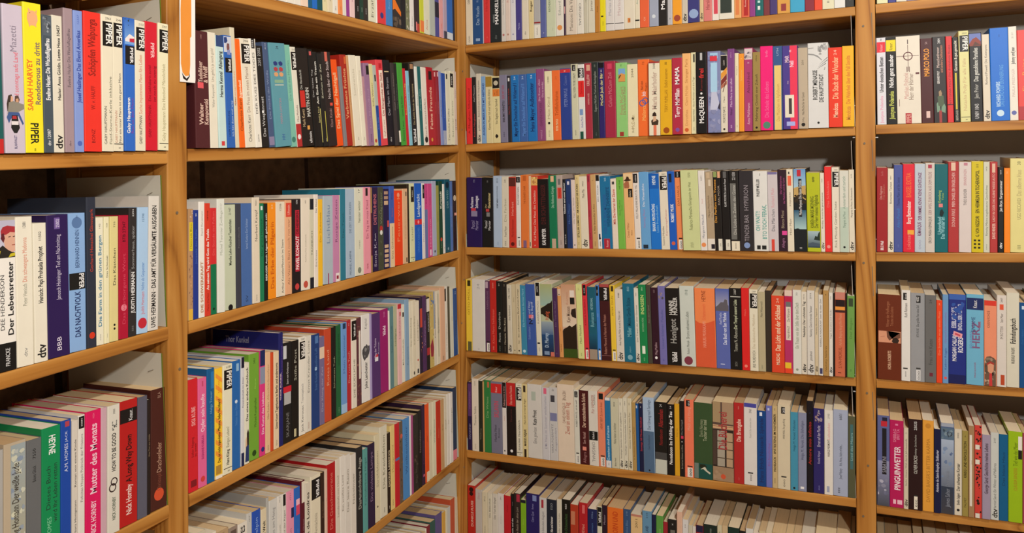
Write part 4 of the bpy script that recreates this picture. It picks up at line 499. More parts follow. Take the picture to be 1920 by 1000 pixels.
(3,4876,119,1940,-9,-2940,1489,'dcd8cc','T .2 .85 404040 Der Traum der über Gemüse;T .87 .96 404040 7003;D',''),
(3,4995,202,2039,-2,-2940,1617,'16844a','T .62 .87 c8dc88 INSASSEN !;T .4 .58 a0c8a0 KATHARINA MÜNK;B .12 .22 e8f0e0 .3 .7;T .02 .08 a0c8a0 oo;T .92 .97 c0e0c0 dtv','green paperback titled Insassen, fourth shelf, middle bay'),
(3,5197,118,2037,2,-2941,1613,'484438','T .3 .95 888478 Aus dem Land',''),
(3,5315,196,1971,9,-2941,1501,'301022','T .12 .28 c0a0a8 Meg Mullins;O .08 f0f0f0 .18;T .93 .97 a08890 GO','dark green paperback between olive and light blue ones, fourth shelf, middle bay'),
(3,5511,187,2019,15,-2941,1644,'7470b0','Z .83 .95 504c58 c0a8a0 10 .1 .9;T .2 .7 5860a0 Unser kleiner Paladin;T .04 .08 5058a0 H','light blue paperback between dark green and black ones, fourth shelf, middle bay'),
(3,5698,362,1970,20,-2942,1577,'151212','T .65 .84 dcdcd8 HANNI @.4 !;T .65 .88 dcdcd8 MÜNZER @.7 !;T .28 .6 9c9c98 Honigtot @.5 !;V .04 .17 f0f0f0 PIPER @.55 !','thick black paperback titled Honigtot, fourth shelf, middle bay'),
(3,6060,366,2042,-21,-2943,1535,'ccd4cc','O .07 803848 .3;T .15 .32 505850 Robert Menjak;T .34 .68 606860 Broms seltsames Leben @.5;T .88 .95 607068 1918','thick white paperback between black and salmon ones, fourth shelf, middle bay'),
(3,6426,512,1991,-80,-2944,1634,'f08850','G dc5c38 0,0 0,.59 .2,.56 .45,.55 .7,.57 .99,.6 .99,0;T .25 .58 f4a890 HARUKI MURAKAMI @.45;T .6 .8 e86840 Schattenreich @.45;T .83 .97 803018 HEYNE @.45','thick salmon paperback between white and light blue ones, fourth shelf, middle bay'),
(3,6938,345,1997,-122,-2945,1511,'5a68b0','N .75 .99 a8a8b8 5868b0 .04 .96;G 605c64 .04,.72 .04,.77 .2,.79 .4,.83 .6,.83 .7,.87 .85,.86 .9,.8 .96,.79 .96,.72;T .55 .7 c8d0f0 Axel Munthe @.35;T .3 .7 d8e0f8 Das Buch von San Michele @.65 !;B .05 .06 c0c8e8 .3 .6','light blue paperback titled Das Buch von San Michele, fourth shelf, middle bay'),
(3,7283,279,2021,-156,-2946,1556,'121010','B .89 .9 c0c0b8 .1 1;T .22 .5 b8b8a8 Tomeo N. Albenoz @.5;T .5 .86 c0c8a8 Der Tempel unserer Liebe @.5 !;T .92 .99 c0c0b8 2387;T .04 .1 909088 SO1','black paperback between light blue and red ones, fourth shelf, middle bay'),
(3,7562,189,2034,-176,-2946,1626,'dc2424','T .5 .9 f07868 Milch;O .05 f08878 .2','red paperback between black and cream ones, fourth shelf, middle bay'),
(3,7751,204,2006,-193,-2947,1589,'e4dec8','P 2387;T .04 .25 404840 IRIS MURDOCH;T .27 .7 c0b090 Das italienische Mädchen','cream paperback between red and khaki ones, fourth shelf, middle bay'),
(3,7955,172,1954,-207,-2947,1551,'b8ae8c','T .68 .88 505040 Mein Winterreich;T .03 .08 808068 HH','khaki paperback between cream and black ones, fourth shelf, middle bay'),
(3,8127,138,1988,-218,-2948,1586,'342c24','','black paperback between khaki and red ones, fourth shelf, middle bay'),
(3,8265,301,1870,-243,-2948,1533,'dc4628','T .1 .25 f4d8b8 MUSCHG !;T .28 .88 f4d8b8 Das Licht und der Schlüssel !;T .9 .97 f0c8b0 24','red paperback titled Das Licht und der Schlüssel, fourth shelf, middle bay'),
(3,8566,190,2014,-255,-2949,1548,'b83068','B .93 1 e0c8b8;B .86 .92 c02048 .1 .9;B .8 .86 707070 .2 .8;B .4 .8 e0d4c4 .2 .8;T .42 .57 302828 MAJA BEWAGT;T .62 .78 302828 Die Wärterin;B 0 .06 e84828;B .06 .13 e8c030 0 .8','pink paperback between red and white ones, fourth shelf, middle bay'),
(3,8756,194,2026,-268,-2949,1534,'dcdcd4','T .3 .85 a0a898 Ein Traum von der Stille über dem Dach !;O .05 909888 .15;T .93 .97 808080 30','white paperback between pink and cream ones, fourth shelf, middle bay'),
(3,8949,128,1988,-276,-2950,1494,'dcd4c4','T .45 .88 303030 Nadolny: Der schönste Tag !;T .9 .97 303030 10215;D','thin cream paperback titled Der schönste Tag, fourth shelf, middle bay'),
(3,9077,173,2023,-288,-2950,1618,'d8d4cc','T .45 .82 505050 Nadolny: Durch fremde Fenster;T .9 .97 404040 25918;D;T .17 .28 404040 grossdruck','white paperback between cream and pale yellow ones, fourth shelf, middle bay'),
(3,9250,82,1983,-293,-2951,1601,'d4c4a4','T .42 .88 303030 Nadolny: Bummes Tagebuch;D',''),
(3,9332,103,1931,-300,-2951,1547,'dcd8d0','T .35 .95 404040 ISABELLA NADOLNY: Seid da über Zeit;B .02 .09 404068 .3 .9',''),
(3,9434,131,2034,-308,-2951,1629,'b48c50','T .05 .35 705020 Nadolny Netkrev;T .92 .98 403010 8','tan paperback between two white ones, fourth shelf, middle bay'),
(3,9565,91,1989,-314,-2951,1541,'e0dcd4','T .45 .8 303030 Nagel: Ausnahme und Glaube;T .9 .97 303030 10005;D',''),
(3,9657,39,1982,-317,-2952,1522,'181212','',''),
(3,9696,233,1999,-332,-2952,1551,'cc6c4c','B .92 1 c88070;B .83 .91 201014;B .79 .83 e89840;B .76 .79 402020;T .1 .35 904028 S.VA-MOKUL;T .37 .75 e0a080 Auf der Biegung des großen Flusses;B .04 .05 602818 .3 .6','salmon paperback between two black ones, fourth shelf, middle bay'),
(3,9928,33,1992,-334,-2952,1625,'1c1210','',''),
(3,9962,166,1923,-343,-2952,1467,'6e9e4e','B .87 .97 384830 .2 .8;T .4 .8 508038 Der Bogen;T .05 .12 487038 III','green paperback between the right post and a black book, fourth shelf, middle bay'),
(4,-153,142,1942,-294,-5781,1541,'241848','B .5 .98 5c3870 .1 .9;T .52 .95 9068a0 NOMADEN;T .1 .45 a0a0c0 MANKIND',''),
(4,-11,212,2060,-281,-5782,1566,'e4dccc','T .35 .62 808070 Therese Noble;T .03 .1 a09880 OOO;T .9 .97 a0a090 500','cream paperback between dark purple and black ones, fifth shelf, middle bay'),
(4,201,123,2006,-274,-5782,1617,'24281c','T .1 .4 808068 Waldweg',''),
(4,324,53,1995,-271,-5783,1543,'c8a468','',''),
(4,377,209,2042,-258,-5783,1569,'2e7e40','T .4 .85 90b880 Die Wiese;B .9 .98 c07048 .5 .8','green paperback between tan and slate blue ones, fifth shelf, middle bay'),
(4,586,345,2022,-240,-5783,1568,'78788e','B .84 .97 d02828;T .85 .93 f0d0d0 Knaur;T .5 .73 c85068 SKLAVIN !;T .16 .4 303040 Hanka Neat @.4;T .2 .38 303040 Roman @.7','slate blue paperback titled Sklavin, fifth shelf, middle bay'),
(4,931,137,2017,-234,-5784,1587,'e0dcd8','B .65 1 181214;T .67 .95 e0b0a8 Selbstporträt in Grün;T .4 .6 d08078 Marie;O .05 181818 .15',''),
(4,1068,289,2024,-220,-5785,1628,'181010','B .68 1 c02424;T .7 .96 f0b0a0 Das starke Fräulein;T .45 .65 582828 Norma;O .06 f0f0f0 .14','black and red paperback between white and cream ones, fifth shelf, middle bay'),
(4,1357,185,2023,-212,-5785,1560,'e0dcc8','P 4970;T .08 .25 303030 HELGA NEUMANN;T .27 .5 505048 Norddeich;L','cream paperback between black and pale yellow ones, fifth shelf, middle bay'),
(4,1542,167,2021,-204,-5786,1638,'dccc94','B .89 .98 302418 .3 .7;T .15 .38 282010 MARIE NEJAR !;T .45 .8 504828 Mach nicht so traurige Augen;B 0 .11 302010 .3 .7',''),
(4,1710,424,2039,-184,-5786,1531,'d4d2cc','T .45 .65 181818 Kate Frost !;T .2 .42 707070 Eine gewisse;B .78 .9 b0bcb0 .3 .6','thick white paperback between pale yellow and white ones, fifth shelf, middle bay'),
(4,2134,220,1980,-174,-5787,1521,'ccccd0','B .91 .99 e06888 .3 .7;T .15 .88 a0a0b0 Das Haus im Sommer wiedersehen;O .2 606080 .1','white paperback between white and light grey ones, fifth shelf, middle bay'),
(4,2354,237,1999,-163,-5788,1506,'c8c8c8','B .54 .65 7c80a8 .1 .95;B .8 .89 404048 .2 .7;T .1 .5 808088 VERA FOERNITZ @.35;T .1 .48 9090a0 Ausgewandert @.75;T .95 .98 404040 D','light grey paperback between white and cream ones, fifth shelf, middle bay'),
(4,2591,481,2105,-141,-5789,1571,'e2d2be','T .5 .76 906858 DAVID NICHOLLS @.4;T .36 .77 c08878 Zwei an einem Tag @.6 !;V .79 .92 806858 HEYNE @.45','thick cream paperback titled Zwei an einem Tag, fifth shelf, middle bay'),
(4,3072,149,1990,-134,-5790,1609,'d8d8cc','B .9 .98 181818 .2 .8;T .91 .97 e0e0e0 2211;T .5 .86 303030 ROBERT MAUGL. ich bin weiß;Q',''),
(4,3222,261,1988,-132,-5790,1599,'481418','T .5 .96 d8b8a0 Der entscheidende Schritt @.5 !;T .28 .44 d0a8a0 Sam Nuttall;B .19 .24 e89080 .3 .7;T .02 .17 a87878 Allegra','maroon paperback titled Der entscheidende Schritt, fifth shelf, middle bay'),
(4,3483,256,1997,-131,-5791,1518,'dcd8ce','B .34 .46 141414;V .35 .45 f0f0f0 PIPER @.5;V .05 .32 808080 ORIGINAL;T .7 .95 b07870 Für NPMEER;T .8 .97 5a6a60 ROMAN @.7','white paperback between maroon and salmon ones, fifth shelf, middle bay'),
(4,3739,201,1990,-130,-5792,1514,'e88a6a','B .9 .98 181818 .2 .8;T .5 .86 904830 HENRY BERT Zu Lee an Essen;Q','salmon paperback between white and blue ones, fifth shelf, middle bay'),
(4,3940,154,1855,-130,-5792,1527,'2474a8','B .96 1 e0e0e0;B 0 .1 e0e0e0;T .1 .6 b0d8f0 Gezeiten sind zuhause !;T .02 .08 304870 dw',''),
(4,4094,214,1850,-129,-5793,1579,'cccab0','T .03 .15 303030 Barbara Noack;T .35 .65 505040 Flöhe hüten ist leichter;T .88 .95 404040 2010','cream paperback between blue and cream ones, fifth shelf, middle bay'),
(4,4308,121,1869,-129,-5793,1591,'dcd8c4','T .15 .8 404040 Nöstlinger: Immerhin müssen wir uns gegeben nur;D;T .88 .96 404040 878',''),
(4,4429,121,1889,-128,-5794,1580,'dcd8c4','T .2 .8 404040 Nöstlinger: Haushaltsschnecken leben länger;D;T .88 .96 404040 10804',''),
(4,4550,120,1890,-128,-5794,1555,'d8d0b4','T .3 .8 504838 Christine Nöstlinger Eine kleine Frau;D;T .88 .96 404040 202',''),
(4,4670,105,1791,-128,-5794,1483,'b49458','T .1 .7 806030 A. Buchheim: Die blaue Mauer',''),
(4,4775,81,1769,-128,-5794,1524,'18589c','B .93 .97 d0d8e8 .2 .6',''),
(4,4856,113,1785,-127,-5795,1491,'161c40','T .3 .8 b03840 Sonntags 168 Minuten Notizbuch !;T .92 .97 e0e0e0 24',''),
(4,4969,295,1956,-129,-5795,1548,'a8c0dc','B 0 .55 506c8c;T .57 .97 304868 Der Umweg nach Santiago @.55;T .3 .5 304058 Cees Nooteboom @.5;O .03 181818 .08','light blue and blue paperback between navy and black ones, fifth shelf, middle bay'),
(4,5264,317,1862,-257,-5796,1551,'161412','B 0 .2 c8ccc0;B .2 .3 484848;T .65 .9 982828 Allerseelen @.5 !;T .4 .62 802020 Nooteboom @.5 !;T .93 .97 d0d0d0 24','black paperback titled Allerseelen, fifth shelf, middle bay'),
(4,5581,189,1827,-261,-5797,1492,'161212','T .15 .4 f0f0f0 Nooteboom !;T .42 .9 f0f0f0 Im Frühling der Tau !;T .93 .98 f0f0f0 24','black paperback titled Im Frühling der Tau, fifth shelf, middle bay'),
(4,5771,130,1856,-263,-5797,1500,'dca424','T .3 .9 b08018 Klaren',''),
(4,5901,126,1936,-266,-5797,1585,'181214','B .5 .54 d03858 .3 .8;T .55 .75 909090 Die Nachtigall;T .1 .42 a8a090 Ein Lied aus Schatten und Rosa;O .46 e0e0e0 .12',''),
(4,6027,237,1991,-270,-5798,1489,'f07c5c','B .91 .99 181818 .2 .6;T .92 .98 f0f0f0 4711;T .6 .9 f0a890 Milch und Honig;Q','red paperback between black and dark green ones, fifth shelf, middle bay'),
(4,6263,467,1931,-279,-5798,1589,'36502f','B 0 .2 185048 .25 1;B 0 .2 708078 0 .25;G 202818 .3,.14 .32,.19 .6,.19 .7,.16 .5,.14;G d0ccb8 .35,.12 .5,.15 .6,.16 .7,.12 .9,.09 .86,.07 .66,.1 .5,.13;T .55 .78 a0a888 Doris Norman @.4;T .5 .78 a0a888 Tochter der Insel @.6 !','thick dark green paperback titled Tochter der Insel, fifth shelf, middle bay'),
(4,6731,524,1988,-290,-5800,1626,'8c7460','B .7 1 5c4840;B .74 1 a8906c .02 .38;B .73 1 a88c70 .46 .98;B .665 .71 d0a880;B .69 .695 604838;B .18 .655 2c2420;B .2 .64 4c3c34 .03 .2;B .19 .64 a8a090 .23 .58;B .19 .62 b89c7c .66 .95;B .5 .51 504030 .23 .95;B .4 .41 504030 .23 .95;B .29 .3 504030 .23 .95;B 0 .18 a08468;Z .02 .17 886c50 b09478 8;O .06 d05838 .12;T .4 .88 a84040 Die Bücherei @.48 !','thick brown and black paperback titled Die Bücherei, fifth shelf, middle bay'),
(4,7255,242,2017,-294,-5801,1652,'b42828','T .52 .8 f0c8b8 Die Brautgabe @.5 !;T .92 .96 e8a898 NORTH;T .04 .08 d86860 WELT','red paperback titled Die Brautgabe, fifth shelf, middle bay'),
(4,7497,313,2028,-300,-5802,1568,'e0dcd8','B .95 1 4848a0;T .58 .82 a0a098 Rosie N. Der verlorene Sohn;T .88 .93 505050 5960;T .05 .13 404040 ooo;B .14 .155 303030 .3 .7','white paperback between red and blue ones, fifth shelf, middle bay'),
(4,7810,212,1867,-305,-5802,1548,'0c4488','B .93 .98 e0e8f8 .3 .6;T .05 .9 1c3068 Hans Erich Nossack: Spirale @.5 !','blue paperback between white and light blue ones, fifth shelf, middle bay'),
(4,8021,147,2012,-307,-5803,1590,'6c74c0','T .1 .7 8858a0 Ein Sonderling;B .94 .97 c0c8f0 .3 .6','light blue paperback between blue and tan ones, fifth shelf, middle bay'),
(4,8169,125,2023,-310,-5803,1605,'c8b080','T .2 .9 282010 NOSSACK · SPÄTESTENS IM NOVEMBER !;T .03 .15 403018 OOO;T .93 .98 403018 IN',''),
(4,8293,297,2050,-316,-5804,1677,'d8ccb0','B .9 .98 181818 .3 .6;T .91 .97 f0f0f0 24150;T .6 .84 303030 HANS NOLL: Der gute König;B .14 .155 303030 .3 .7;T .03 .12 505048 ooo','cream paperback between tan and teal ones, fifth shelf, middle bay'),
(4,8591,175,1905,-319,-5805,1570,'4494b4','T .5 .9 205870 Helga M. Novak: Palisaden;O .03 181818 .15','teal paperback between cream and light blue ones, fifth shelf, middle bay'),
(4,8765,198,1907,-323,-5805,1508,'8a90ac','T .4 .9 404868 Helga M. Novak: Die Eisheiligen;B .03 .06 f0f0f0 .3 .7','light blue paperback between teal and black ones, fifth shelf, middle bay'),
(4,8963,151,2210,-326,-5806,1754,'100c16','T .3 .78 a82828 Amore mio infinito !;T .84 .9 303868 k','black paperback titled Amore mio infinito, fifth shelf, middle bay'),
(4,9114,246,2041,-331,-5806,1592,'2a2468','Z .83 .95 906850 b0a8c0 12 .15 .85;T .35 .5 b0a8d0 Fenella Nimpel;T .55 .8 d0c8e0 Ernst auf der Flucht;T .03 .1 8080c0 oo;T .95 .98 f0f0f0 1334','navy paperback between black and white ones, fifth shelf, middle bay'),
(4,9360,196,2027,-335,-5807,1602,'e4e0d8','T .45 .65 706860 HARALD NEUMONT !;T .65 .85 e0a0a0 Liebesleben;B .03 .1 a0a8c0 .3 .6;T .9 .96 505050 2102','white paperback between navy and light blue ones, fifth shelf, middle bay'),
(4,9556,329,2058,-341,-5807,1641,'a6b0ca','T .2 .32 303848 Josef Nyáry @.5;T .35 .6 404858 Ich, Aras, habe erlebt... @.5;T .03 .1 202020 EEE @.4;T .88 .96 303030 6601','light blue paperback between white and olive ones, fifth shelf, middle bay'),
(4,9885,160,1931,-343,-5808,1460,'54563e','B .35 .9 406c70 .3 .7;T .37 .88 90b8b8 Lied des Meers','olive paperback between the right post and a light blue book, fifth shelf, middle bay'),
(5,-262,246,1951,-311,-8730,1584,'bc2820','O .88 301010 .25;O .94 301010 .28;T .4 .78 e8c0b0 DUNKLE FLUSS @.6 !;T .5 .78 701410 Roman @.3',''),
(5,-15,212,1867,-312,-8730,1566,'c4c0bc','T .85 .95 c09090 Eiland',''),
(5,197,175,1809,-312,-8730,1539,'dcd4b8','T .85 .95 404040 4712;T .3 .55 606050 Roman',''),
(5,372,141,1809,-313,-8730,1544,'dcd8c4','T .6 .94 505048 Die Bibliothek',''),
(5,513,170,1820,-313,-8730,1534,'d8d4c8','T .6 .94 505048 Der Tod der Engel',''),
(5,683,195,1845,-314,-8730,1491,'e0dcd8','T .9 .96 404040 2911;T .4 .8 c0c0c0 Roman',''),
(5,877,209,1813,-315,-8730,1545,'c4202c','T .7 .9 901018 Oates',''),
(5,1086,96,1885,-315,-8730,1466,'141414','T .3 .7 d8d8d8 Bonnie und die !;T .75 .95 909090 Roman',''),
(5,1183,201,1911,-316,-8730,1540,'2c2220','B .88 .99 b03048 .4 .9;T .4 .8 b0a090 Im Reich der alten Juni',''),
(5,1383,165,1757,-316,-8730,1563,'80b424','B .95 1 181828;T .4 .9 a0c850 Wiese',''),
(5,1548,392,1961,-317,-8730,1538,'241c62','T .6 .75 9090c8 Claire Quai;T .78 .86 9090c8 Roman;B .9 .98 8090c8 .5 .8','thick navy paperback between lime and white ones, lowest shelf, middle bay'),
(5,1940,217,1897,-318,-8730,1551,'d0d0d0','B .85 .97 a83040 .3 .6;T .35 .8 808088 Die welt-blonden August',''),
(5,2157,292,1878,-319,-8730,1613,'1c2434','B .0 .5 c02828;T .52 .75 e0e0e0 Nie und nimmer !;T .85 .95 a0a8b0 EGO',''),
(5,2449,146,1918,-320,-8730,1603,'d8d4c4','T .4 .8 908878 Obersrieder: auf der Liebe',''),
(5,2595,242,1930,-320,-8730,1482,'10100e','T .4 .8 487040 Elisabeth Ochsenschatz;T .85 .95 e0e0e0 450',''),
(5,2838,231,1825,-321,-8730,1587,'b43c24','B .7 .9 c88060 .1 .6;B .5 .55 d0a040',''),
(5,3069,15,1841,-321,-8730,1560,'58101c','',''),
(5,3084,244,1911,-322,-8730,1468,'b82028','B .85 .97 e07070 .4 .7;T .5 .7 f0a898 MAEVE Hand @.5',''),
(5,3328,265,1778,-323,-8730,1518,'1a2458','T .6 .8 5078b0 Roman;T .85 .97 7088b8 Oke',''),
(5,3593,141,1873,-323,-8730,1497,'dcdcc4','B .72 .99 141414;V .74 .95 f0f0f0 PIPER @.55 !',''),
(5,3734,140,1929,-324,-8730,1472,'281428','T .65 .95 b0a0b0 Mutter',''),
(5,3874,438,1889,-325,-8730,1546,'e87428','T .6 .95 c84818 ZORN UND @.5 !',''),
(5,4312,199,1905,-326,-8730,1609,'345480','T .6 .85 6888b0 Sheldon Blau;T .9 .98 8098b8 210',''),
(5,4511,310,1794,-327,-8730,1512,'e2c08a','T .8 .95 605030 2011;B .97 1 c08070',''),
(5,4821,251,1928,-328,-8730,1599,'6494b8','T .6 .8 304868 NEUES LAND !;T .9 .98 405868 210',''),
(5,5073,111,1867,-328,-8730,1571,'141c44','',''),
(5,5184,186,1849,-329,-8730,1481,'5c9c46','T .5 .9 90c070 Waldsee',''),
(5,5370,121,1716,-329,-8730,1597,'a02432','',''),
(5,5491,234,1805,-330,-8730,1556,'1c1c1c','B .6 .85 707068 .3 .8;T .9 .96 d0d0d0 x',''),
(5,5725,141,2028,-330,-8730,1655,'e0b8a0','T .4 .9 c88878 Roman',''),
(5,5866,148,1846,-331,-8730,1575,'dcdcdc','T .85 .97 606060 210',''),
(5,6014,107,1727,-331,-8730,1578,'ccc8b4','',''),
(5,6121,88,1713,-331,-8730,1515,'dcd8d0','',''),
(5,6209,191,1754,-332,-8730,1589,'a02830','B .9 1 201c40',''),
(5,6400,341,1805,-333,-8730,1609,'142824','T .85 .95 809088 Roman',''),
(5,6741,117,1835,-333,-8730,1598,'d0c8a8','T .85 .95 404040 45',''),
(5,6859,142,1843,-334,-8730,1530,'d0b890','',''),
(5,7001,283,1818,-335,-8730,1581,'14302a','',''),
(5,7284,153,1775,-335,-8730,1538,'181818','',''),
(5,7436,177,1854,-336,-8730,1477,'dcdcd8','',''),
(5,7614,138,1783,-336,-8730,1467,'e4dccc','',''),
(5,7752,163,1834,-337,-8730,1472,'d8c8a0','',''),
(5,7915,149,1843,-337,-8730,1492,'dcd0b0','',''),
(5,8064,320,1839,-338,-8730,1486,'c8b080','',''),
(5,8384,171,1852,-339,-8730,1540,'e0d4b0','',''),
(5,8555,182,1854,-339,-8730,1572,'c8b080','',''),
(5,8736,324,1865,-341,-8730,1546,'c8b090','',''),
(5,9060,472,1924,-342,-8730,1528,'d8c8a0','',''),
(5,9532,302,1946,-343,-8730,1564,'d8ccb0','',''),
(5,9834,104,1886,-343,-8730,1509,'686860','',''),
(6,10900,237,1836,-338,5783,1534,'dcdcb0','T .03 .08 404040 --',''),
(6,11137,173,1881,-336,5783,1581,'3c3c84','',''),
(6,11311,220,1930,-335,5783,1524,'dcd8c8','T .03 .08 404040 --',''),
(6,11530,265,1985,-333,5783,1510,'a898b8','',''),
(6,11795,225,1881,-331,5783,1604,'302040','',''),
(6,12020,186,1986,-329,5783,1597,'b89080','',''),
(7,10819,199,2016,-212,2969,1558,'dcdce4','B .83 .95 e02838;T .84 .93 f0c0c0 Knaur. @.5;T .37 .78 181818 Unter deutschen Betten @.5 !;T .02 .33 e890b0 Justyna Polanska @.5;T .96 .99 505050 7400','white paperback titled Unter deutschen Betten, second shelf, right bay'),
(7,11018,222,2007,-181,2967,1553,'141210','B .84 .97 f0d820 .05 .95;T .85 .94 302818 Knaur.;T .42 .8 f0f0f0 Nicht ganz sauber @.5 !;T .06 .38 c8d060 Justyna Polanska @.5 !','black paperback titled Nicht ganz sauber, second shelf, right bay'),
(7,11240,505,2008,-128,2964,1580,'e4dccc','T .28 .58 c89088 Matthias Politycki @.4;T .27 .57 806858 Herr der Hörner @.6;B .0 .12 b02030 .35 .6;T .01 .11 f0c0b0 PIPER @.48;O .77 5c2428 .2;O .77 e4dccc .16;B .77 .775 5c2428 .02 .95;B .6 .9 5c2428 .49 .51;B .59 .65 5c2428 .44 .47;B .59 .65 5c2428 .53 .56;B .56 .58 5c2428 .8 .95;B .2 .28 806060 .1 .12;B .91 .96 605050 .48 .52','thick cream paperback titled Herr der Hörner, second shelf, right bay'),
(7,11745,256,1927,-106,2958,1555,'481418','T .55 .88 f0a038 MARCO POLO !;B .06 .14 e0c0b8 .4 .7;T .93 .96 c0a0a0 54','maroon paperback between cream and black ones, second shelf, right bay'),
(7,12000,272,1946,-83,2955,1496,'2c2829','T .45 .6 e0dcd8 GERHARD POLT @.4 !;T .64 .88 e0c8c0 Menschenfresser @.4;T .58 .9 d09070 und andere Delikatessen @.65;G 789880 .25,.12 .22,.22 .3,.24 .45,.2 .5,.13;G 789880 .55,.13 .6,.2 .75,.24 .9,.18 .86,.11;G 506048 .35,.2 .3,.3 .5,.33 .75,.31 .8,.22 .6,.18;G a08868 .42,.31 .4,.36 .55,.38 .64,.34 .6,.31;B 0 .14 a03838 .4 .6;T .92 .98 f0f0f0 2404','black paperback titled Menschenfresser, second shelf, right bay'),
(7,12272,129,1944,-72,2951,1460,'d83034','T .2 .9 781418 ANTONIA POLY Die dreizehnte Raupe;B .2 .21 300808','thin red paperback between two black ones, second shelf, right bay'),
(7,12401,128,1908,-62,2950,1493,'141412','B .15 .58 d8c840 .35 .6;T .6 .96 e0dcc8 Geraten & gut gemacht !;T .02 .14 d0ccb8 BERTRAND','thin black paperback between red and pale yellow ones, second shelf, right bay'),
(7,12529,204,2041,-69,2948,1640,'dcd898','P 2500;T .12 .7 c8a880 Natasha Polly Für alle Fälle;L','pale yellow paperback between two black ones, second shelf, right bay'),
(7,12732,250,1981,-77,2946,1502,'121012','B .87 .99 6878b8;G 8c3828 .0,.85 .0,.88 .3,.93 .6,.95 .98,.9 .98,.85;G 583020 .3,.85 .5,.9 .98,.86;T .03 .2 e0e0e0 UNIV 1043;T .26 .42 c8c8c0 Jen Prior;T .45 .83 d0d0c8 Das gestohlene Paradies @.5 !','black paperback titled Das gestohlene Paradies, second shelf, right bay'),
(7,12982,150,1930,-82,2943,1534,'dcd2be','T .42 .88 403830 Richard Powell: Die Kwimpers;D','cream paperback titled Die Kwimpers, second shelf, right bay'),
(7,13132,359,2048,-94,2941,1550,'0c6cd0','O .08 c8e0f0 .2;T .15 .42 c0e0f8 RICHARD POWERS @.4 !;T .15 .6 60a8e8 DAS ECHO DER ERINNERUNG @.6;B .9 .93 0858b0 .5 .55','blue paperback titled Das Echo Der Erinnerung, second shelf, right bay'),
(7,13491,164,2060,-99,2936,1560,'e6e0d4','O .08 6068a8 .3;T .25 .55 c8b0a8 PAULA PREDIGER;T .6 .78 303030 Johnny und Jean !;T .87 .94 a0a098 2137','white paperback between blue and red ones, second shelf, right bay'),
(7,13655,259,1969,-102,2934,1499,'e04440','B 0 .15 b03038;T .2 .8 e8a040 Eine Reise','red paperback, thirteenth from the left on the second shelf of the right bay'),
(8,10701,233,1966,-338,3,1534,'a02428','T .62 .78 e0a8a0 Otto Negrmann @.4;T .62 .8 b86858 Fritz Goldhann @.65;T .02 .13 f4e8e8 BB.3.Wall !;T .9 .96 c06060 btb','red paperback between the left post and a cream book, third shelf, right bay'),
(8,10935,131,1934,-337,4,1487,'e6deca','T .58 .84 303030 Bornemann: Tischzeit;T .85 .93 303030 1001;D','cream paperback between red and blue ones, third shelf, right bay'),
(8,11066,189,2016,-335,5,1504,'4a589c','T .28 .5 4080c8 Alejo Portell;T .53 .86 283468 Thomas Mann und die Seinen;T .04 .1 6878b8 Hi','blue paperback between cream and red ones, third shelf, right bay'),
(8,11255,243,2026,-333,8,1523,'e0243a','T .62 .9 f07040 BASSEL EXTRA @.5 !;T .32 .58 f8e8e0 Borg Bettmeister @.5 !;T .03 .22 f09080 Lokalteam @.5;B .2 .25 f0b040 .4 .95','red paperback between blue and pale blue ones, third shelf, right bay'),
(8,11498,219,2025,-332,10,1532,'bcc8d4','T .18 .34 783868 REMARQUE @.45 !;T .36 .9 783868 DER HIMMEL KENNT KEINE GÜNSTLINGE @.5 !;T .03 .14 9890b0 OOO','pale blue paperback between red and white ones, third shelf, right bay'),
(8,11717,196,2036,-330,11,1590,'d0c8c0','B .94 .98 b03850 .3 .7;T .1 .4 403838 ERICH MARIA REMARQUE;T .42 .9 906870 DER WEG ZURÜCK AUS DEM FELDE','white paperback between pale blue and teal ones, third shelf, right bay'),
(8,11913,267,2000,-328,14,1499,'04646c','T .56 .7 b8d060 Tone @.6;T .56 .7 b8d060 Kronberg @.35;B .51 .55 e08080 .3 .6;G 102428 .35,.42 .4,.47 .55,.49 .7,.45 .6,.41 .5,.4;T .15 .4 90c8d0 Das Wunder im @.6 !;T .2 .4 90c8d0 Unterland @.35 !','teal paperback between white and red ones, third shelf, right bay'),
(8,12180,215,2044,-327,16,1520,'b03436','B .9 .99 e0c0a8 .3 .7;T .28 .48 e8c0b8 DONNA FINKE;T .5 .88 f0d0c8 MEIN ONKEL EIN ENGELCHEN','red paperback between teal and white ones, third shelf, right bay'),
(8,12395,250,2029,-325,18,1579,'d8ccc8','B .96 .99 c08090 .4 .7;T .74 .92 c08088 ERINNERUNGEN;T .52 .7 504848 THEO BUCHER','white paperback between red and yellow ones, third shelf, right bay'),
(8,12645,234,2033,-323,20,1575,'d2be1a','T .17 .4 282408 G. VON REZZORI @.5 !;T .43 .9 282408 EIN HERMELIN IN TSCHERNOPOL @.5 !;B .12 .14 282408 .2 .4;B .08 .1 282408 .2 .4;B .04 .06 282408 .2 .4;B .12 .14 282408 .55 .75;B .08 .1 282408 .55 .75;B .04 .06 282408 .55 .75;T .93 .97 504810 II II','yellow paperback titled Ein Hermelin In Tschernopol, third shelf, right bay'),
(8,12879,125,2020,-322,21,1615,'d0d0bc','T .18 .74 607060 Rimsky Meine zugelassene Geschichte;T .88 .96 404840 1970;T .02 .1 607868 OOO','thin cream paperback between yellow and red ones, third shelf, right bay'),
(8,13004,151,2014,-321,22,1507,'b43838','B .88 .98 e0b8a0 .3 .7;T .15 .32 f0c8b8 DAVID RINDER !;T .34 .87 f0c8b8 LADY IN ODER DAS KLEINE WEISSE AUTO','red paperback between cream and black ones, third shelf, right bay'),
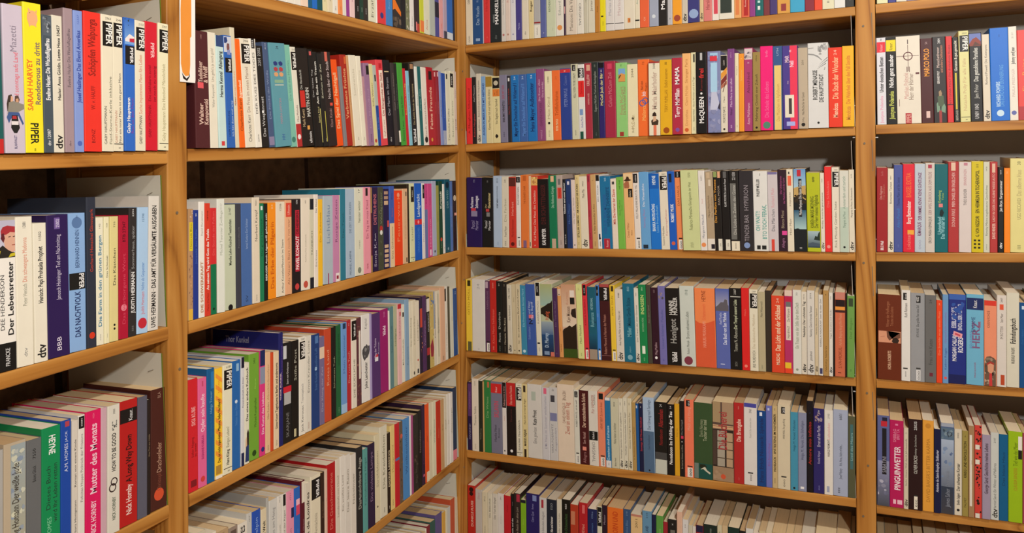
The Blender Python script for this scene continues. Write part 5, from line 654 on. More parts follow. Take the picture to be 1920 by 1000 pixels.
(8,13156,119,1896,-320,23,1525,'161414','T .48 .84 d8d8d8 Jan Brys. Sargassomeer !;T .9 .97 f0f0f0 1019;T .03 .13 f0f0f0 dtv @.5 !','thin black paperback between red and orange ones, third shelf, right bay'),
(8,13275,119,1866,-319,24,1523,'f6881c','T .42 .9 e8a050 Das Orangenhaus;T .92 .97 f8c890 24','thin orange paperback between black and pale yellow ones, third shelf, right bay'),
(8,13393,337,2063,-316,27,1532,'e0d68e','T .35 .58 a09868 UGO RICCARDI;T .6 .88 b0a070 Das silberne Haus;T .03 .08 909060 III;T .93 .97 606040 30','pale yellow paperback between orange and pale yellow ones, third shelf, right bay'),
(8,13730,88,2034,-316,28,1665,'d8cca8','',''),
(9,10623,497,1973,-335,-2947,1509,'68280f','B .435 .57 d89878 .04 .98;G 704838 .38,.57 .4,.5 .5,.46 .62,.5 .7,.55 .96,.56 .96,.5 .7,.46 .5,.52 .45,.57;G 302018 .6,.45 .65,.49 .8,.5 .92,.47 .86,.435 .66,.435;G a86858 .12,.5 .3,.51 .3,.505 .12,.495;T .12 .34 d8b090 NORA ROBERTS @.5 !;T .62 .92 a86848 Winter der Hoffnungen @.42;T .63 .86 a86848 Träume des Lebens @.6','thick brown paperback between the left post and a white book, fourth shelf, right bay'),
(9,11120,191,2091,-334,-2945,1559,'e2dfda','B .89 .97 141414 .2 .6;T .9 .96 e0e0e0 5241;B .13 .145 303030 .2 .7;T .03 .12 606060 ooo @.45;T .7 .86 504848 Ruth Rehmann','white paperback between brown and grey ones, fourth shelf, right bay'),
(9,11311,296,2027,-332,-2942,1582,'96989c','B .89 .97 141414 .4 .7;T .9 .96 e0e0e0 4002;T .5 .6 383838 RITA ROSE;T .62 .86 383838 Das größte Fest eines Seil;B .01 .13 d8d8d8 .4 .7;T .02 .12 404040 ooo @.55;B .14 .155 303030 .4 .7','grey paperback between white and grey ones, fourth shelf, right bay'),
(9,11607,232,1991,-330,-2940,1511,'686868','B .07 .11 702838 .4 .7;T .2 .5 484848 Frau mit Katze;T .9 .95 404040 24','grey paperback between grey and red ones, fourth shelf, right bay'),
(9,11839,124,1877,-329,-2939,1560,'e8441c','T .3 .9 f09870 Der Stechlin muss einen Fluss;T .92 .98 f0c0a0 24','thin red paperback between grey and light blue ones, fourth shelf, right bay'),
(9,11963,123,2010,-328,-2938,1552,'6a98c8','O .06 e05858 .25;T .15 .4 3858a0 Kathrin Röggla;T .45 .8 8870b0 Niemand lacht rückwärts','thin light blue paperback between red and blue ones, fourth shelf, right bay'),
(9,12086,349,2013,-326,-2934,1518,'1c2c80','B .94 1 3860b0;B .0 .1 141c58;T .25 .55 e8e8f0 MORGAN CALLAN @.33 !;T .35 .52 e8e8f0 ROGERS @.68 !;T .62 .86 d8dcf0 EISBLAUE SEE, @.3 !;T .6 .9 d8dcf0 ENDLOSER HIMMEL @.65 !;G e8a0a8 .25,.54 .3,.59 .8,.56 .75,.51;G c84858 .35,.55 .38,.57 .68,.55 .66,.53;Z .65 .95 3058a8 28489c 8','blue paperback titled Eisblaue See, fourth shelf, right bay'),
(9,12436,346,2022,-323,-2931,1511,'6cb0d0','B .83 .96 182860;T .85 .94 f0f0f0 Knaur. @.5;T .4 .6 6088b8 BENJAMINS @.3;T .4 .7 805880 HERZ @.55 !;T .58 .75 304878 EINSAME @.4;T .62 .72 a04858 SEE @.75;T .08 .25 a04868 MORGAN CALLAN ROGERS @.5','light blue paperback between blue and salmon ones, fourth shelf, right bay'),
(9,12782,245,1897,-321,-2928,1576,'e8906e','B .94 1 d83828;T .68 .88 805040 KARIN ROHDE @.35;G 6c5444 0,0 0,.3 .2,.34 .5,.35 .8,.33 .98,.3 .98,0;Z .02 .33 302018 c0a890 26;G d89878 .3,.17 .28,.25 .5,.28 .78,.25 .76,.18 .55,.14;G a83830 .2,.26 .5,.29 .8,.27 .8,.25 .5,.265 .2,.24;G c83838 .4,0 .42,.15 .62,.15 .66,0','salmon paperback between light blue and white ones, fourth shelf, right bay'),
(9,13027,188,2024,-320,-2927,1548,'d8d0c8','B .84 .9 e05838 .3 .7;T .52 .66 706860 IM ROTTEN;T .7 .8 706860 Sein Meer;B .02 .13 b84828 .4 .8;T .92 .97 404040 2407','white paperback between salmon and cream ones, fourth shelf, right bay'),
(9,13215,245,2078,-318,-2924,1663,'d6d2c0','T .25 .42 202020 RUDOLF ROLFS !;T .46 .73 202020 Fahndungsbuch !','cream paperback titled Fahndungsbuch, fourth shelf, right bay'),
(9,13459,116,1871,-317,-2923,1534,'0c4c88','B .92 .96 d0e0f0 .4 .8;T .3 .9 2868a8 Der Hafen',''),
(9,13575,229,1904,-315,-2921,1609,'d0c8b0','',''),
(10,10514,264,2105,-337,-5886,1601,'5c6498','B .9 .98 202038 .4 .8;B .88 .94 c02838 .3 .8;B .35 .86 181820 .4 .75;T .37 .55 a0a0b0 RAFAEL SABATINI @.57;T .6 .84 a0a0b0 Der Schwarze Schwan @.57;N 0 .5 484c58 9094b8;Z .12 .3 b8b8cc 686c88 12;B .35 .86 181820 .4 .75;T .37 .55 a0a0b0 SABATINI @.57','slate blue paperback titled Der Schwarze Schwan, fifth shelf, right bay'),
(10,10778,291,2020,-335,-5886,1542,'b81458','T .2 .7 f4e8f0 PINGUINWETTER @.55 !;T .78 .9 e890b0 BRITTA @.6;T .75 .9 e890b0 SABBAG @.35;B .04 .09 f0c0d0 .25 .45;B .04 .09 f0c0d0 .55 .9;B .94 .96 e080a8 .4 .6','magenta paperback titled Pinguinwetter, fifth shelf, right bay'),
(10,11069,101,1870,-334,-5887,1503,'d4cab4','T .27 .88 303030 Sachs: Unsere Welt durch Jahrtausende;T .9 .97 303030 12;D',''),
(10,11170,289,2083,-332,-5887,1670,'260a10','T .4 .6 d8d8d0 OLIVER SACKS @.5;T .6 .83 c0c0b8 Awakenings – Zeit des Erwachens @.5;T .88 .98 e0e0e0 25035;B .01 .15 e8e0d0 .4 .65;T .02 .13 404040 eee @.52;B .155 .165 303030 .4 .65','dark brown paperback titled Awakenings – Zeit des Erwachens, fifth shelf, right bay'),
(10,11459,232,2080,-330,-5887,1638,'e4a03c',"T .1 .8 b07828 DAVID BAKER'S BITTER KARMA @.5;O .94 c88830 .25",'peach paperback between dark brown and navy ones, fifth shelf, right bay'),
(10,11691,135,1910,-329,-5887,1515,'0e1640','T .25 .75 c0c4d8 Antoine de Saint-Exupéry: Südkurier !','navy paperback between peach and blue ones, fifth shelf, right bay'),
(10,11826,276,2056,-327,-5887,1539,'485c84','B .96 1 a0a8b8;N .1 .82 383c4c a8b8d0;Z .4 .75 90a8c8 485c88 10;N 0 .3 404048 303c50;B .82 .95 587088;Z .83 .94 283c50 90a8b8 14;R .885 283040 .2 .65;T .08 .28 9098a8 James Salter;T .3 .48 8890a0 Dunkle Inseln','blue paperback between navy and cream ones, fifth shelf, right bay'),
(10,12101,154,1946,-326,-5888,1569,'dad2c0','T .12 .26 303030 Emilio Salgari: !;T .28 .6 383830 Der schwarze Korsar !;O .06 202020 .2;T .88 .97 404040 2902','cream paperback titled Der schwarze Korsar, fifth shelf, right bay'),
(10,12255,123,1921,-325,-5888,1615,'9c8c48','T .45 .88 302808 KRIEG UND REVOLUTION !;T .1 .22 302808 TALMET;T .9 .97 181408 G','thin olive paperback titled Krieg Und Revolution, fifth shelf, right bay'),
(10,12379,120,2049,-324,-5888,1614,'a4805c','B .12 .9 e0d8cc .2 .6;T .4 .8 b0a090 Sand','thin tan paperback between olive and red ones, fifth shelf, right bay'),
(10,12499,144,2072,-323,-5888,1534,'d04038','Z .01 .99 181414 2c1818 44;B .74 .79 e0d8cc .1 .7;B .58 .63 e0d8cc .1 .7;B 0 .05 e0d8cc .1 .7','red paperback between tan and lilac ones, fifth shelf, right bay'),
(10,12643,167,1878,-322,-5889,1465,'a094ac','T .3 .9 483848 George Sand: Geschichte meines Lebens !','lilac paperback between red and light grey ones, fifth shelf, right bay'),
(10,12810,163,1941,-321,-5889,1474,'c8ccc8','T .12 .65 606868 Harriet Sand: Ein Winter auf Mallorca;T .88 .94 404848 2107;D','light grey paperback between lilac and blue ones, fifth shelf, right bay'),
(10,12973,178,1913,-319,-5889,1487,'045c8c','T .3 .9 084068 Das blaue Haus','blue paperback between light grey and lime ones, fifth shelf, right bay'),
(10,13150,271,2002,-317,-5889,1497,'98bc14','B .73 .95 e8e4dc .7 1;B .7 .8 181818 .7 1;T .35 .6 b08020 CLAUDIA SANDERS;T .62 .88 607808 Tief wie das Meer','lime paperback between blue and plum ones, fifth shelf, right bay'),
(10,13421,109,1983,-316,-5889,1488,'a03858','',''),
(11,10421,166,1959,-338,-8730,1570,'c8c0a8','',''),
(11,10587,292,1940,-336,-8730,1604,'a09880','',''),
(11,10880,317,1958,-333,-8730,1497,'b0a890','',''),
(11,11197,228,1994,-332,-8730,1642,'403830','',''),
(11,11425,282,2038,-330,-8730,1589,'908878','',''),
(11,11707,223,2010,-328,-8730,1625,'c0b8a0','',''),
(11,11930,276,1991,-326,-8730,1631,'a02828','',''),
(11,12206,273,2035,-324,-8730,1661,'c8c0b0','',''),
(11,12479,270,2016,-322,-8730,1505,'203860','',''),
(11,12749,319,2037,-319,-8730,1561,'d8d0b8','',''),
(11,13068,367,2066,-316,-8730,1626,'c0b090','',''),
(6,12210,347,1822,100,5783,1501,'201c1c','',''),
(6,12557,148,1897,100,5783,1507,'b8a080','',''),
(6,12705,307,1901,100,5783,1577,'d86838','',''),
(6,13012,213,2034,100,5783,1510,'c4202c','',''),
(6,13224,207,1904,100,5783,1492,'d86838','',''),
(6,13431,235,1867,100,5783,1484,'d86838','',''),
(6,13667,301,2029,100,5783,1558,'8498c0','',''),
(6,13967,130,1843,100,5783,1565,'8498c0','',''),
(6,14098,142,1973,100,5783,1552,'e0c060','',''),
(6,14240,177,2011,100,5783,1550,'206048','',''),
(6,14417,329,1912,100,5783,1586,'d86838','',''),
(6,14746,275,2049,100,5783,1460,'1c2464','',''),
(6,15021,216,2039,100,5783,1475,'206048','',''),
(6,15237,195,1913,100,5783,1575,'1c2464','',''),
(6,15432,178,1812,100,5783,1481,'b8a080','',''),
(6,15610,154,2046,100,5783,1476,'284090','',''),
(6,15764,352,1855,100,5783,1539,'201c1c','',''),
(6,16116,241,2027,100,5783,1505,'e8e0d4','',''),
(6,16357,308,1917,100,5783,1547,'e4dcc4','',''),
(6,16665,318,1828,100,5783,1463,'d8d0bc','',''),
(6,16983,168,2023,100,5783,1472,'8498c0','',''),
(6,17151,216,2006,100,5783,1555,'d8d0bc','',''),
(6,17367,274,1990,100,5783,1582,'e0c060','',''),
(6,17641,217,1965,100,5783,1569,'284090','',''),
(6,17857,320,1949,100,5783,1574,'1c2464','',''),
(6,18178,148,1802,100,5783,1502,'b8a080','',''),
(6,18326,139,1887,100,5783,1528,'d8d0bc','',''),
(7,13920,285,1891,100,2931,1570,'d8d0bc','',''),
(7,14205,265,1854,100,2928,1509,'e4dcc4','',''),
(7,14470,200,1908,100,2924,1472,'1c2464','',''),
(7,14670,198,1987,100,2922,1489,'1c2464','',''),
(7,14868,330,2047,100,2920,1546,'d86838','',''),
(7,15198,249,1905,100,2916,1593,'206048','',''),
(7,15446,348,1921,100,2912,1568,'201c1c','',''),
(7,15794,233,1947,100,2908,1465,'e4dcc4','',''),
(7,16027,164,1824,100,2905,1561,'284090','',''),
(7,16191,241,1815,100,2903,1526,'1c2464','',''),
(7,16432,299,1869,100,2900,1521,'e0c060','',''),
(7,16731,232,1849,100,2897,1569,'c4202c','',''),
(7,16963,145,1875,100,2894,1518,'d8d0bc','',''),
(7,17108,169,1922,100,2892,1573,'284090','',''),
(7,17278,354,2045,100,2890,1583,'e0c060','',''),
(7,17632,346,1908,100,2886,1592,'8498c0','',''),
(7,17978,246,1936,100,2881,1510,'284090','',''),
(7,18224,188,1916,100,2878,1584,'284090','',''),
(8,13823,343,1930,100,31,1462,'b8a080','',''),
(8,14166,247,1934,100,34,1483,'e4dcc4','',''),
(8,14413,120,2046,100,35,1571,'e0c060','',''),
(8,14534,355,1996,100,38,1597,'e4dcc4','',''),
(8,14889,238,1860,100,40,1499,'e0c060','',''),
(8,15126,321,1951,100,43,1574,'8498c0','',''),
(8,15447,195,1862,100,44,1572,'201c1c','',''),
(8,15642,293,1885,100,47,1464,'e4dcc4','',''),
(8,15935,271,1969,100,49,1588,'206048','',''),
(8,16206,179,1834,100,51,1566,'201c1c','',''),
(8,16385,242,2008,100,53,1537,'284090','',''),
(8,16627,124,1811,100,54,1528,'e4dcc4','',''),
(8,16751,335,2027,100,57,1525,'b8a080','',''),
(8,17087,301,2015,100,60,1597,'e8e0d4','',''),
(8,17388,219,1930,100,62,1484,'c4202c','',''),
(8,17607,138,1835,100,63,1577,'d8d0bc','',''),
(8,17745,218,1888,100,65,1524,'284090','',''),
(8,17963,229,2040,100,67,1482,'e0c060','',''),
(8,18191,154,1809,100,69,1528,'1c2464','',''),
(9,13809,344,1953,100,-2917,1464,'206048','',''),
(9,14153,263,1829,100,-2915,1478,'d86838','',''),
(9,14416,301,1867,100,-2912,1521,'d8d0bc','',''),
(9,14717,209,1929,100,-2910,1585,'b8a080','',''),
(9,14926,227,1878,100,-2908,1508,'b8a080','',''),
(9,15154,212,2007,100,-2906,1504,'284090','',''),
(9,15366,171,1809,100,-2904,1504,'206048','',''),
(9,15537,214,1870,100,-2902,1478,'284090','',''),
(9,15752,219,2025,100,-2900,1529,'1c2464','',''),
(9,15971,297,1975,100,-2897,1476,'b8a080','',''),
(9,16268,321,1958,100,-2894,1574,'e4dcc4','',''),
(9,16589,346,2044,100,-2890,1557,'201c1c','',''),
(9,16935,184,1921,100,-2889,1498,'e8e0d4','',''),
(9,17119,254,1844,100,-2886,1528,'c4202c','',''),
(9,17374,155,2026,100,-2885,1485,'8498c0','',''),
(9,17528,282,1962,100,-2882,1480,'e4dcc4','',''),
(9,17810,163,1957,100,-2880,1504,'b8a080','',''),
(9,17973,317,2019,100,-2877,1467,'c4202c','',''),
(10,13536,212,1827,100,-5890,1515,'e4dcc4','',''),
(10,13747,187,1833,100,-5890,1480,'c4202c','',''),
(10,13935,212,2034,100,-5890,1545,'1c2464','',''),
(10,14147,122,1893,100,-5890,1480,'8498c0','',''),
(10,14269,179,1889,100,-5891,1593,'8498c0','',''),
(10,14448,145,2012,100,-5891,1526,'d86838','',''),
(10,14593,203,1987,100,-5891,1569,'206048','',''),
(10,14795,218,1934,100,-5891,1503,'c4202c','',''),
(10,15013,248,2008,100,-5891,1488,'206048','',''),
(10,15262,191,1987,100,-5892,1565,'284090','',''),
(10,15452,351,2010,100,-5892,1484,'284090','',''),
(10,15804,322,1833,100,-5892,1545,'e4dcc4','',''),
(10,16125,218,2018,100,-5893,1476,'e4dcc4','',''),
(10,16344,158,1831,100,-5893,1516,'206048','',''),
(10,16501,285,1931,100,-5893,1567,'d8d0bc','',''),
(10,16786,231,1945,100,-5894,1506,'206048','',''),
(10,17017,264,1881,100,-5894,1531,'e0c060','',''),
(10,17281,273,1948,100,-5894,1558,'d86838','',''),
(10,17554,345,2016,100,-5895,1577,'284090','',''),
(10,17899,354,1874,100,-5895,1486,'206048','',''),
(10,18253,240,1983,100,-5896,1508,'b8a080','',''),
(11,13441,224,1867,100,-8730,1478,'e0c060','',''),
(11,13665,248,2019,100,-8730,1598,'e8e0d4','',''),
(11,13912,245,2049,100,-8730,1467,'201c1c','',''),
(11,14157,222,2012,100,-8730,1569,'e4dcc4','',''),
(11,14380,177,1895,100,-8730,1490,'d8d0bc','',''),
(11,14556,208,1854,100,-8730,1537,'d8d0bc','',''),
(11,14764,223,2017,100,-8730,1560,'e0c060','',''),
(11,14988,123,1893,100,-8730,1512,'8498c0','',''),
(11,15111,209,1963,100,-8730,1583,'206048','',''),
(11,15320,239,1881,100,-8730,1460,'d8d0bc','',''),
(11,15559,268,1835,100,-8730,1471,'e0c060','',''),
(11,15826,224,1849,100,-8730,1464,'d86838','',''),
(11,16051,341,1934,100,-8730,1563,'d86838','',''),
(11,16392,321,2028,100,-8730,1522,'b8a080','',''),
(11,16713,260,1927,100,-8730,1590,'1c2464','',''),
(11,16973,234,2023,100,-8730,1500,'1c2464','',''),
(11,17207,148,1843,100,-8730,1584,'201c1c','',''),
(11,17355,127,1888,100,-8730,1461,'c4202c','',''),
(11,17482,233,1835,100,-8730,1489,'b8a080','',''),
(11,17716,224,1957,100,-8730,1552,'201c1c','',''),
(11,17939,189,1960,100,-8730,1564,'d8d0bc','',''),
(11,18128,135,2019,100,-8730,1564,'e0c060','',''),
(11,18264,136,1802,100,-8730,1527,'201c1c','',''),
(12,-19500,143,1965,100,2852,1550,'206048','',''),
(12,-19357,174,1881,100,2852,1551,'d8d0bc','',''),
(12,-19183,132,1930,100,2853,1586,'e8e0d4','',''),
(12,-19051,246,1943,100,2854,1472,'1c2464','',''),
(12,-18805,317,2006,100,2855,1589,'201c1c','',''),
(12,-18488,188,2046,100,2855,1553,'e8e0d4','',''),
(12,-18300,174,1943,100,2856,1508,'206048','',''),
(12,-18125,152,1933,100,2856,1547,'e0c060','',''),
(12,-17973,196,2015,100,2857,1542,'d86838','',''),
(12,-17778,297,1851,100,2858,1468,'201c1c','',''),
(12,-17481,326,1957,100,2859,1529,'1c2464','',''),
(12,-17155,164,1826,100,2860,1524,'e8e0d4','',''),
(12,-16991,215,1853,100,2860,1486,'e4dcc4','',''),
(12,-16775,198,1862,100,2861,1583,'b8a080','',''),
(12,-16577,320,1814,100,2862,1516,'201c1c','',''),
(12,-16257,174,1871,100,2863,1508,'e4dcc4','',''),
(12,-16083,287,1885,100,2863,1476,'1c2464','',''),
(12,-15797,193,1843,100,2864,1484,'8498c0','',''),
(12,-15604,288,1854,100,2865,1554,'206048','',''),
(12,-15316,176,1971,100,2866,1534,'206048','',''),
(12,-15140,249,1949,100,2866,1548,'8498c0','',''),
(12,-14891,210,1820,100,2867,1535,'8498c0','',''),
(12,-14681,238,1945,100,2868,1498,'201c1c','',''),
(12,-14443,285,1855,100,2869,1574,'8498c0','',''),
(12,-14159,203,2049,100,2870,1528,'c4202c','',''),
(13,-19500,221,2016,100,-94,1480,'e0c060','',''),
(13,-19279,146,1932,100,-92,1579,'8498c0','',''),
(13,-19134,271,1838,100,-89,1589,'e0c060','',''),
(13,-18863,238,1946,100,-86,1575,'1c2464','',''),
(13,-18624,270,1976,100,-83,1597,'206048','',''),
(13,-18355,193,2023,100,-81,1584,'e8e0d4','',''),
(13,-18162,198,1903,100,-79,1589,'b8a080','',''),
(13,-17964,190,1803,100,-76,1555,'d86838','',''),
(13,-17774,303,1906,100,-73,1512,'c4202c','',''),
(13,-17471,180,1974,100,-71,1539,'201c1c','',''),
(13,-17291,291,1881,100,-68,1483,'d86838','',''),
(13,-17000,237,1935,100,-65,1525,'201c1c','',''),
(13,-16763,253,1891,100,-62,1561,'206048','',''),
(13,-16511,236,1850,100,-59,1531,'c4202c','',''),
(13,-16275,149,1938,100,-58,1476,'201c1c','',''),
(13,-16126,328,1929,100,-54,1516,'d8d0bc','',''),
(13,-15798,235,1971,100,-51,1492,'284090','',''),
(13,-15563,148,2037,100,-50,1527,'201c1c','',''),
(13,-15415,155,1892,100,-48,1555,'284090','',''),
(13,-15259,257,1928,100,-45,1488,'1c2464','',''),
(13,-15002,179,1865,100,-43,1509,'e0c060','',''),
(13,-14823,337,1825,100,-39,1558,'d8d0bc','',''),
(13,-14486,174,1914,100,-37,1596,'e0c060','',''),
(13,-14312,319,1835,100,-33,1466,'8498c0','',''),
(14,-19500,242,1893,100,-2914,1582,'d86838','',''),
(14,-19258,223,1941,100,-2914,1540,'201c1c','',''),
(14,-19035,182,1936,100,-2914,1542,'201c1c','',''),
(14,-18853,157,1808,100,-2914,1520,'e4dcc4','',''),
(14,-18696,171,1990,100,-2914,1531,'1c2464','',''),
(14,-18526,323,1982,100,-2914,1512,'e4dcc4','',''),
(14,-18202,271,1941,100,-2914,1595,'e0c060','',''),
(14,-17931,169,1840,100,-2914,1597,'d86838','',''),
(14,-17763,138,1907,100,-2914,1500,'d8d0bc','',''),
(14,-17625,251,1967,100,-2914,1545,'c4202c','',''),
(14,-17375,182,1822,100,-2914,1471,'b8a080','',''),
(14,-17192,153,1802,100,-2914,1472,'e8e0d4','',''),
(14,-17039,214,1914,100,-2914,1599,'206048','',''),
(14,-16825,226,1844,100,-2914,1576,'d8d0bc','',''),
(14,-16599,188,1975,100,-2914,1484,'e4dcc4','',''),
(14,-16412,201,1982,100,-2914,1577,'e0c060','',''),
(14,-16211,144,2001,100,-2914,1514,'e8e0d4','',''),
(14,-16066,227,1967,100,-2914,1506,'1c2464','',''),
(14,-15840,226,1859,100,-2914,1461,'1c2464','',''),
(14,-15614,175,1904,100,-2914,1473,'e0c060','',''),
(14,-15439,355,1829,100,-2914,1553,'1c2464','',''),
(14,-15083,190,1806,100,-2914,1464,'e0c060','',''),
(14,-14893,174,1914,100,-2914,1531,'b8a080','',''),
(14,-14720,303,1950,100,-2914,1553,'d86838','',''),
(14,-14417,170,1947,100,-2914,1549,'d8d0bc','',''),
(14,-14247,163,1913,100,-2914,1534,'284090','',''),
(15,-10208,260,1956,100,5757,1521,'c4202c','',''),
(15,-9948,194,1930,100,5758,1492,'e8e0d4','',''),
(15,-9754,360,1831,100,5760,1530,'8498c0','',''),
(15,-9395,313,1985,100,5762,1568,'e4dcc4','',''),
(15,-9082,123,1918,100,5763,1461,'d86838','',''),
(15,-8959,242,1920,100,5764,1462,'e0c060','',''),
(15,-8717,282,1876,100,5766,1526,'284090','',''),
(15,-8435,307,2000,100,5767,1503,'206048','',''),
(20,-10488,351,1811,100,-8730,1595,'1c2464','',''),
(20,-10137,177,1840,100,-8730,1515,'d86838','',''),
(20,-9960,305,1927,100,-8730,1548,'d8d0bc','',''),
(20,-9655,351,1875,100,-8730,1580,'e8e0d4','',''),
(20,-9304,121,1817,100,-8730,1555,'d8d0bc','',''),
(20,-9183,221,1978,100,-8730,1538,'201c1c','',''),
(20,-8962,224,1886,100,-8730,1591,'e0c060','',''),
(20,-8737,193,1985,100,-8730,1496,'8498c0','',''),
(20,-8544,299,1851,100,-8730,1474,'284090','',''),
(20,-8245,298,2039,100,-8730,1527,'1c2464','',''),
(20,-7946,293,1950,100,-8730,1553,'206048','',''),
(20,-7653,132,1901,100,-8730,1514,'e0c060','',''),
(20,-7522,144,1845,100,-8730,1530,'284090','',''),
(20,-7378,224,1905,100,-8730,1541,'201c1c','',''),
(20,-7155,223,1810,100,-8730,1563,'201c1c','',''),
(20,-6931,207,1981,100,-8730,1498,'1c2464','',''),
(20,-6724,153,2020,100,-8730,1567,'e4dcc4','',''),
(20,-6571,274,1982,100,-8730,1475,'201c1c','',''),
(20,-6297,235,1895,100,-8730,1530,'201c1c','',''),
(20,-6062,267,1919,100,-8730,1468,'e8e0d4','',''),
]
SHELF={('C', 'center', -1): (0.866, 0.866), ('C', 'center', 0): (0.5751, 0.5778), ('C', 'center', 1): (0.2931, 0.2954), ('C', 'center', 2): (0.0003, 0.0001), ('C', 'center', 3): (-0.2928, -0.2953), ('C', 'center', 4): (-0.5782, -0.5809), ('C', 'center', 5): (-0.873, -0.873), ('C', 'right', -1): (0.866, 0.866), ('C', 'right', 0): (0.5783, 0.5783), ('C', 'right', 1): (0.2971, 0.2848), ('C', 'right', 2): (0.0, 0.0089), ('C', 'right', 3): (-0.2951, -0.2854), ('C', 'right', 4): (-0.5886, -0.5899), ('C', 'right', 5): (-0.873, -0.873), ('L', 'mid', -1): (0.866, 0.866), ('L', 'mid', 0): (0.5754, 0.5813), ('L', 'mid', 1): (0.291, 0.292), ('L', 'mid', 2): (-0.0001, -0.0021), ('L', 'mid', 3): (-0.2919, -0.2937), ('L', 'mid', 4): (-0.5947, -0.5822), ('L', 'mid', 5): (-0.873, -0.873), ('L', 'left', -1): (0.866, 0.866), ('L', 'left', 0): (0.577, 0.577), ('L', 'left', 1): (0.2847, 0.288), ('L', 'left', 2): (-0.0111, 0.0003), ('L', 'left', 3): (-0.2914, -0.2914), ('L', 'left', 4): (-0.5825, -0.5825), ('L', 'left', 5): (-0.873, -0.873)}
CAM=[1.538488, 0.962087, 0.289559, 1.058787, -2.087661, 0.262406, -0.4076, -0.00106, -0.037593]
LEAN=(0.03204,0.01157)
YL,XR,WL,WC,WR=-1.0408,1.0251,0.0430,0.0435,0.0432

A, B = LEAN
ZROW = {-1: .866, 0: .5770, 1: .2932, 2: 0, 3: -.2925, 4: -.5825, 5: -.873, 6: -1.162}
DEPTH = .238

# ------------------------------------------------------------------ helpers
def lin(c):
    c /= 255.0
    return c/12.92 if c <= .04045 else ((c+.055)/1.055)**2.4
def rgb(h): return (lin(int(h[0:2], 16)), lin(int(h[2:4], 16)), lin(int(h[4:6], 16)))
class MB:
    """collects coloured polygons, links them as one mesh object"""
    def __init__(s): s.v = []; s.f = []; s.c = []; s.m = []
    def add(s, vs, fs, col=(1, 1, 1), m=0, M=None):
        n = len(s.v)
        s.v += [tuple(M @ Vector(p)) for p in vs] if M else list(vs)
        s.f += [tuple(i+n for i in f) for f in fs]; s.m += [m]*len(fs); s.c += [col]*len(vs)
    def box(s, x0, x1, y0, y1, z0, z1, col=(1, 1, 1), m=0, M=None, fn=None):
        vs = [(x, y, z) for z in (z0, z1) for y in (y0, y1) for x in (x0, x1)]
        if fn: vs = [fn(*p) for p in vs]
        s.add(vs, [(0, 2, 3, 1), (4, 5, 7, 6), (0, 1, 5, 4), (2, 6, 7, 3), (1, 3, 7, 5), (0, 4, 6, 2)], col, m, M)
    def bbox(s, x0, x1, y0, y1, z0, z1, r, axis, col=(1, 1, 1), m=0, fn=None):
        """box with the four edges along axis rounded"""
        lo = [x0, y0, z0]; hi = [x1, y1, z1]; a = axis; b, c = [i for i in range(3) if i != a]
        prof = []
        for (cb, cc, t0) in ((hi[b]-r, hi[c]-r, 0), (lo[b]+r, hi[c]-r, 90), (lo[b]+r, lo[c]+r, 180), (hi[b]-r, lo[c]+r, 270)):
            for t in (0, 30, 60, 90):
                th = math.radians(t0+t); prof.append((cb+r*math.cos(th), cc+r*math.sin(th)))
        vs = []
        for e in (lo[a], hi[a]):
            for p in prof:
                q = [0, 0, 0]; q[a] = e; q[b] = p[0]; q[c] = p[1]; vs.append(fn(*q) if fn else tuple(q))
        n = len(prof); fs = [(i, (i+1) % n, n+(i+1) % n, n+i) for i in range(n)]
        fs += [tuple(range(n))[::-1], tuple(range(n, 2*n))]
        if a == 1: fs = [f[::-1] for f in fs]
        s.add(vs, fs, col, m)
    def build(s, name, mats, parent=None, smooth=False):
        me = bpy.data.meshes.new(name); me.from_pydata(s.v, [], s.f)
        for m in mats: me.materials.append(m)
        me.polygons.foreach_set('material_index', s.m)
        at = me.color_attributes.new('Col', 'FLOAT_COLOR', 'POINT')
        buf = []
        for c in s.c: buf += [c[0], c[1], c[2], 1.0]
        at.data.foreach_set('color', buf)
        me.update()
        o = bpy.data.objects.new(name, me); COL.objects.link(o)
        if parent: o.parent = parent
        return o
def empty(name, loc=(0, 0, 0)):
    o = bpy.data.objects.new(name, None); COL.objects.link(o); o.location = loc; o.empty_display_size = .05
    return o
def tag(o, label, cat, group=None):
    o['label'] = label; o['category'] = cat
    if group: o['group'] = group
    return o

# ------------------------------------------------------------------ materials
def mat(name):
    m = bpy.data.materials.new(name); m.use_nodes = True; nt = m.node_tree
    return m, nt, nt.nodes['Principled BSDF'], nt.nodes.new, nt.links.new
def m_cover():
    m, nt, p, N, L = mat('printed_cover')
    a = N('ShaderNodeAttribute'); a.attribute_name = 'Col'
    tc = N('ShaderNodeTexCoord'); n = N('ShaderNodeTexNoise'); n.inputs['Scale'].default_value = 35; n.inputs['Detail'].default_value = 5
    L(tc.outputs['Object'], n.inputs['Vector'])
    mx = N('ShaderNodeMix'); mx.data_type = 'RGBA'; mx.blend_type = 'MULTIPLY'; mx.inputs[0].default_value = .12
    L(a.outputs['Color'], mx.inputs[6]); L(n.outputs['Fac'], mx.inputs[7])
    hs = N('ShaderNodeHueSaturation'); hs.inputs['Saturation'].default_value = 1.0; hs.inputs['Value'].default_value = 1.0
    L(mx.outputs[2], hs.inputs['Color']); L(hs.outputs[0], p.inputs['Base Color'])
    p.inputs['Roughness'].default_value = .42; p.inputs['Specular IOR Level'].default_value = .35
    b = N('ShaderNodeBump'); b.inputs['Strength'].default_value = .05; b.inputs['Distance'].default_value = .002
    L(n.outputs['Fac'], b.inputs['Height']); L(b.outputs[0], p.inputs['Normal'])
    return m
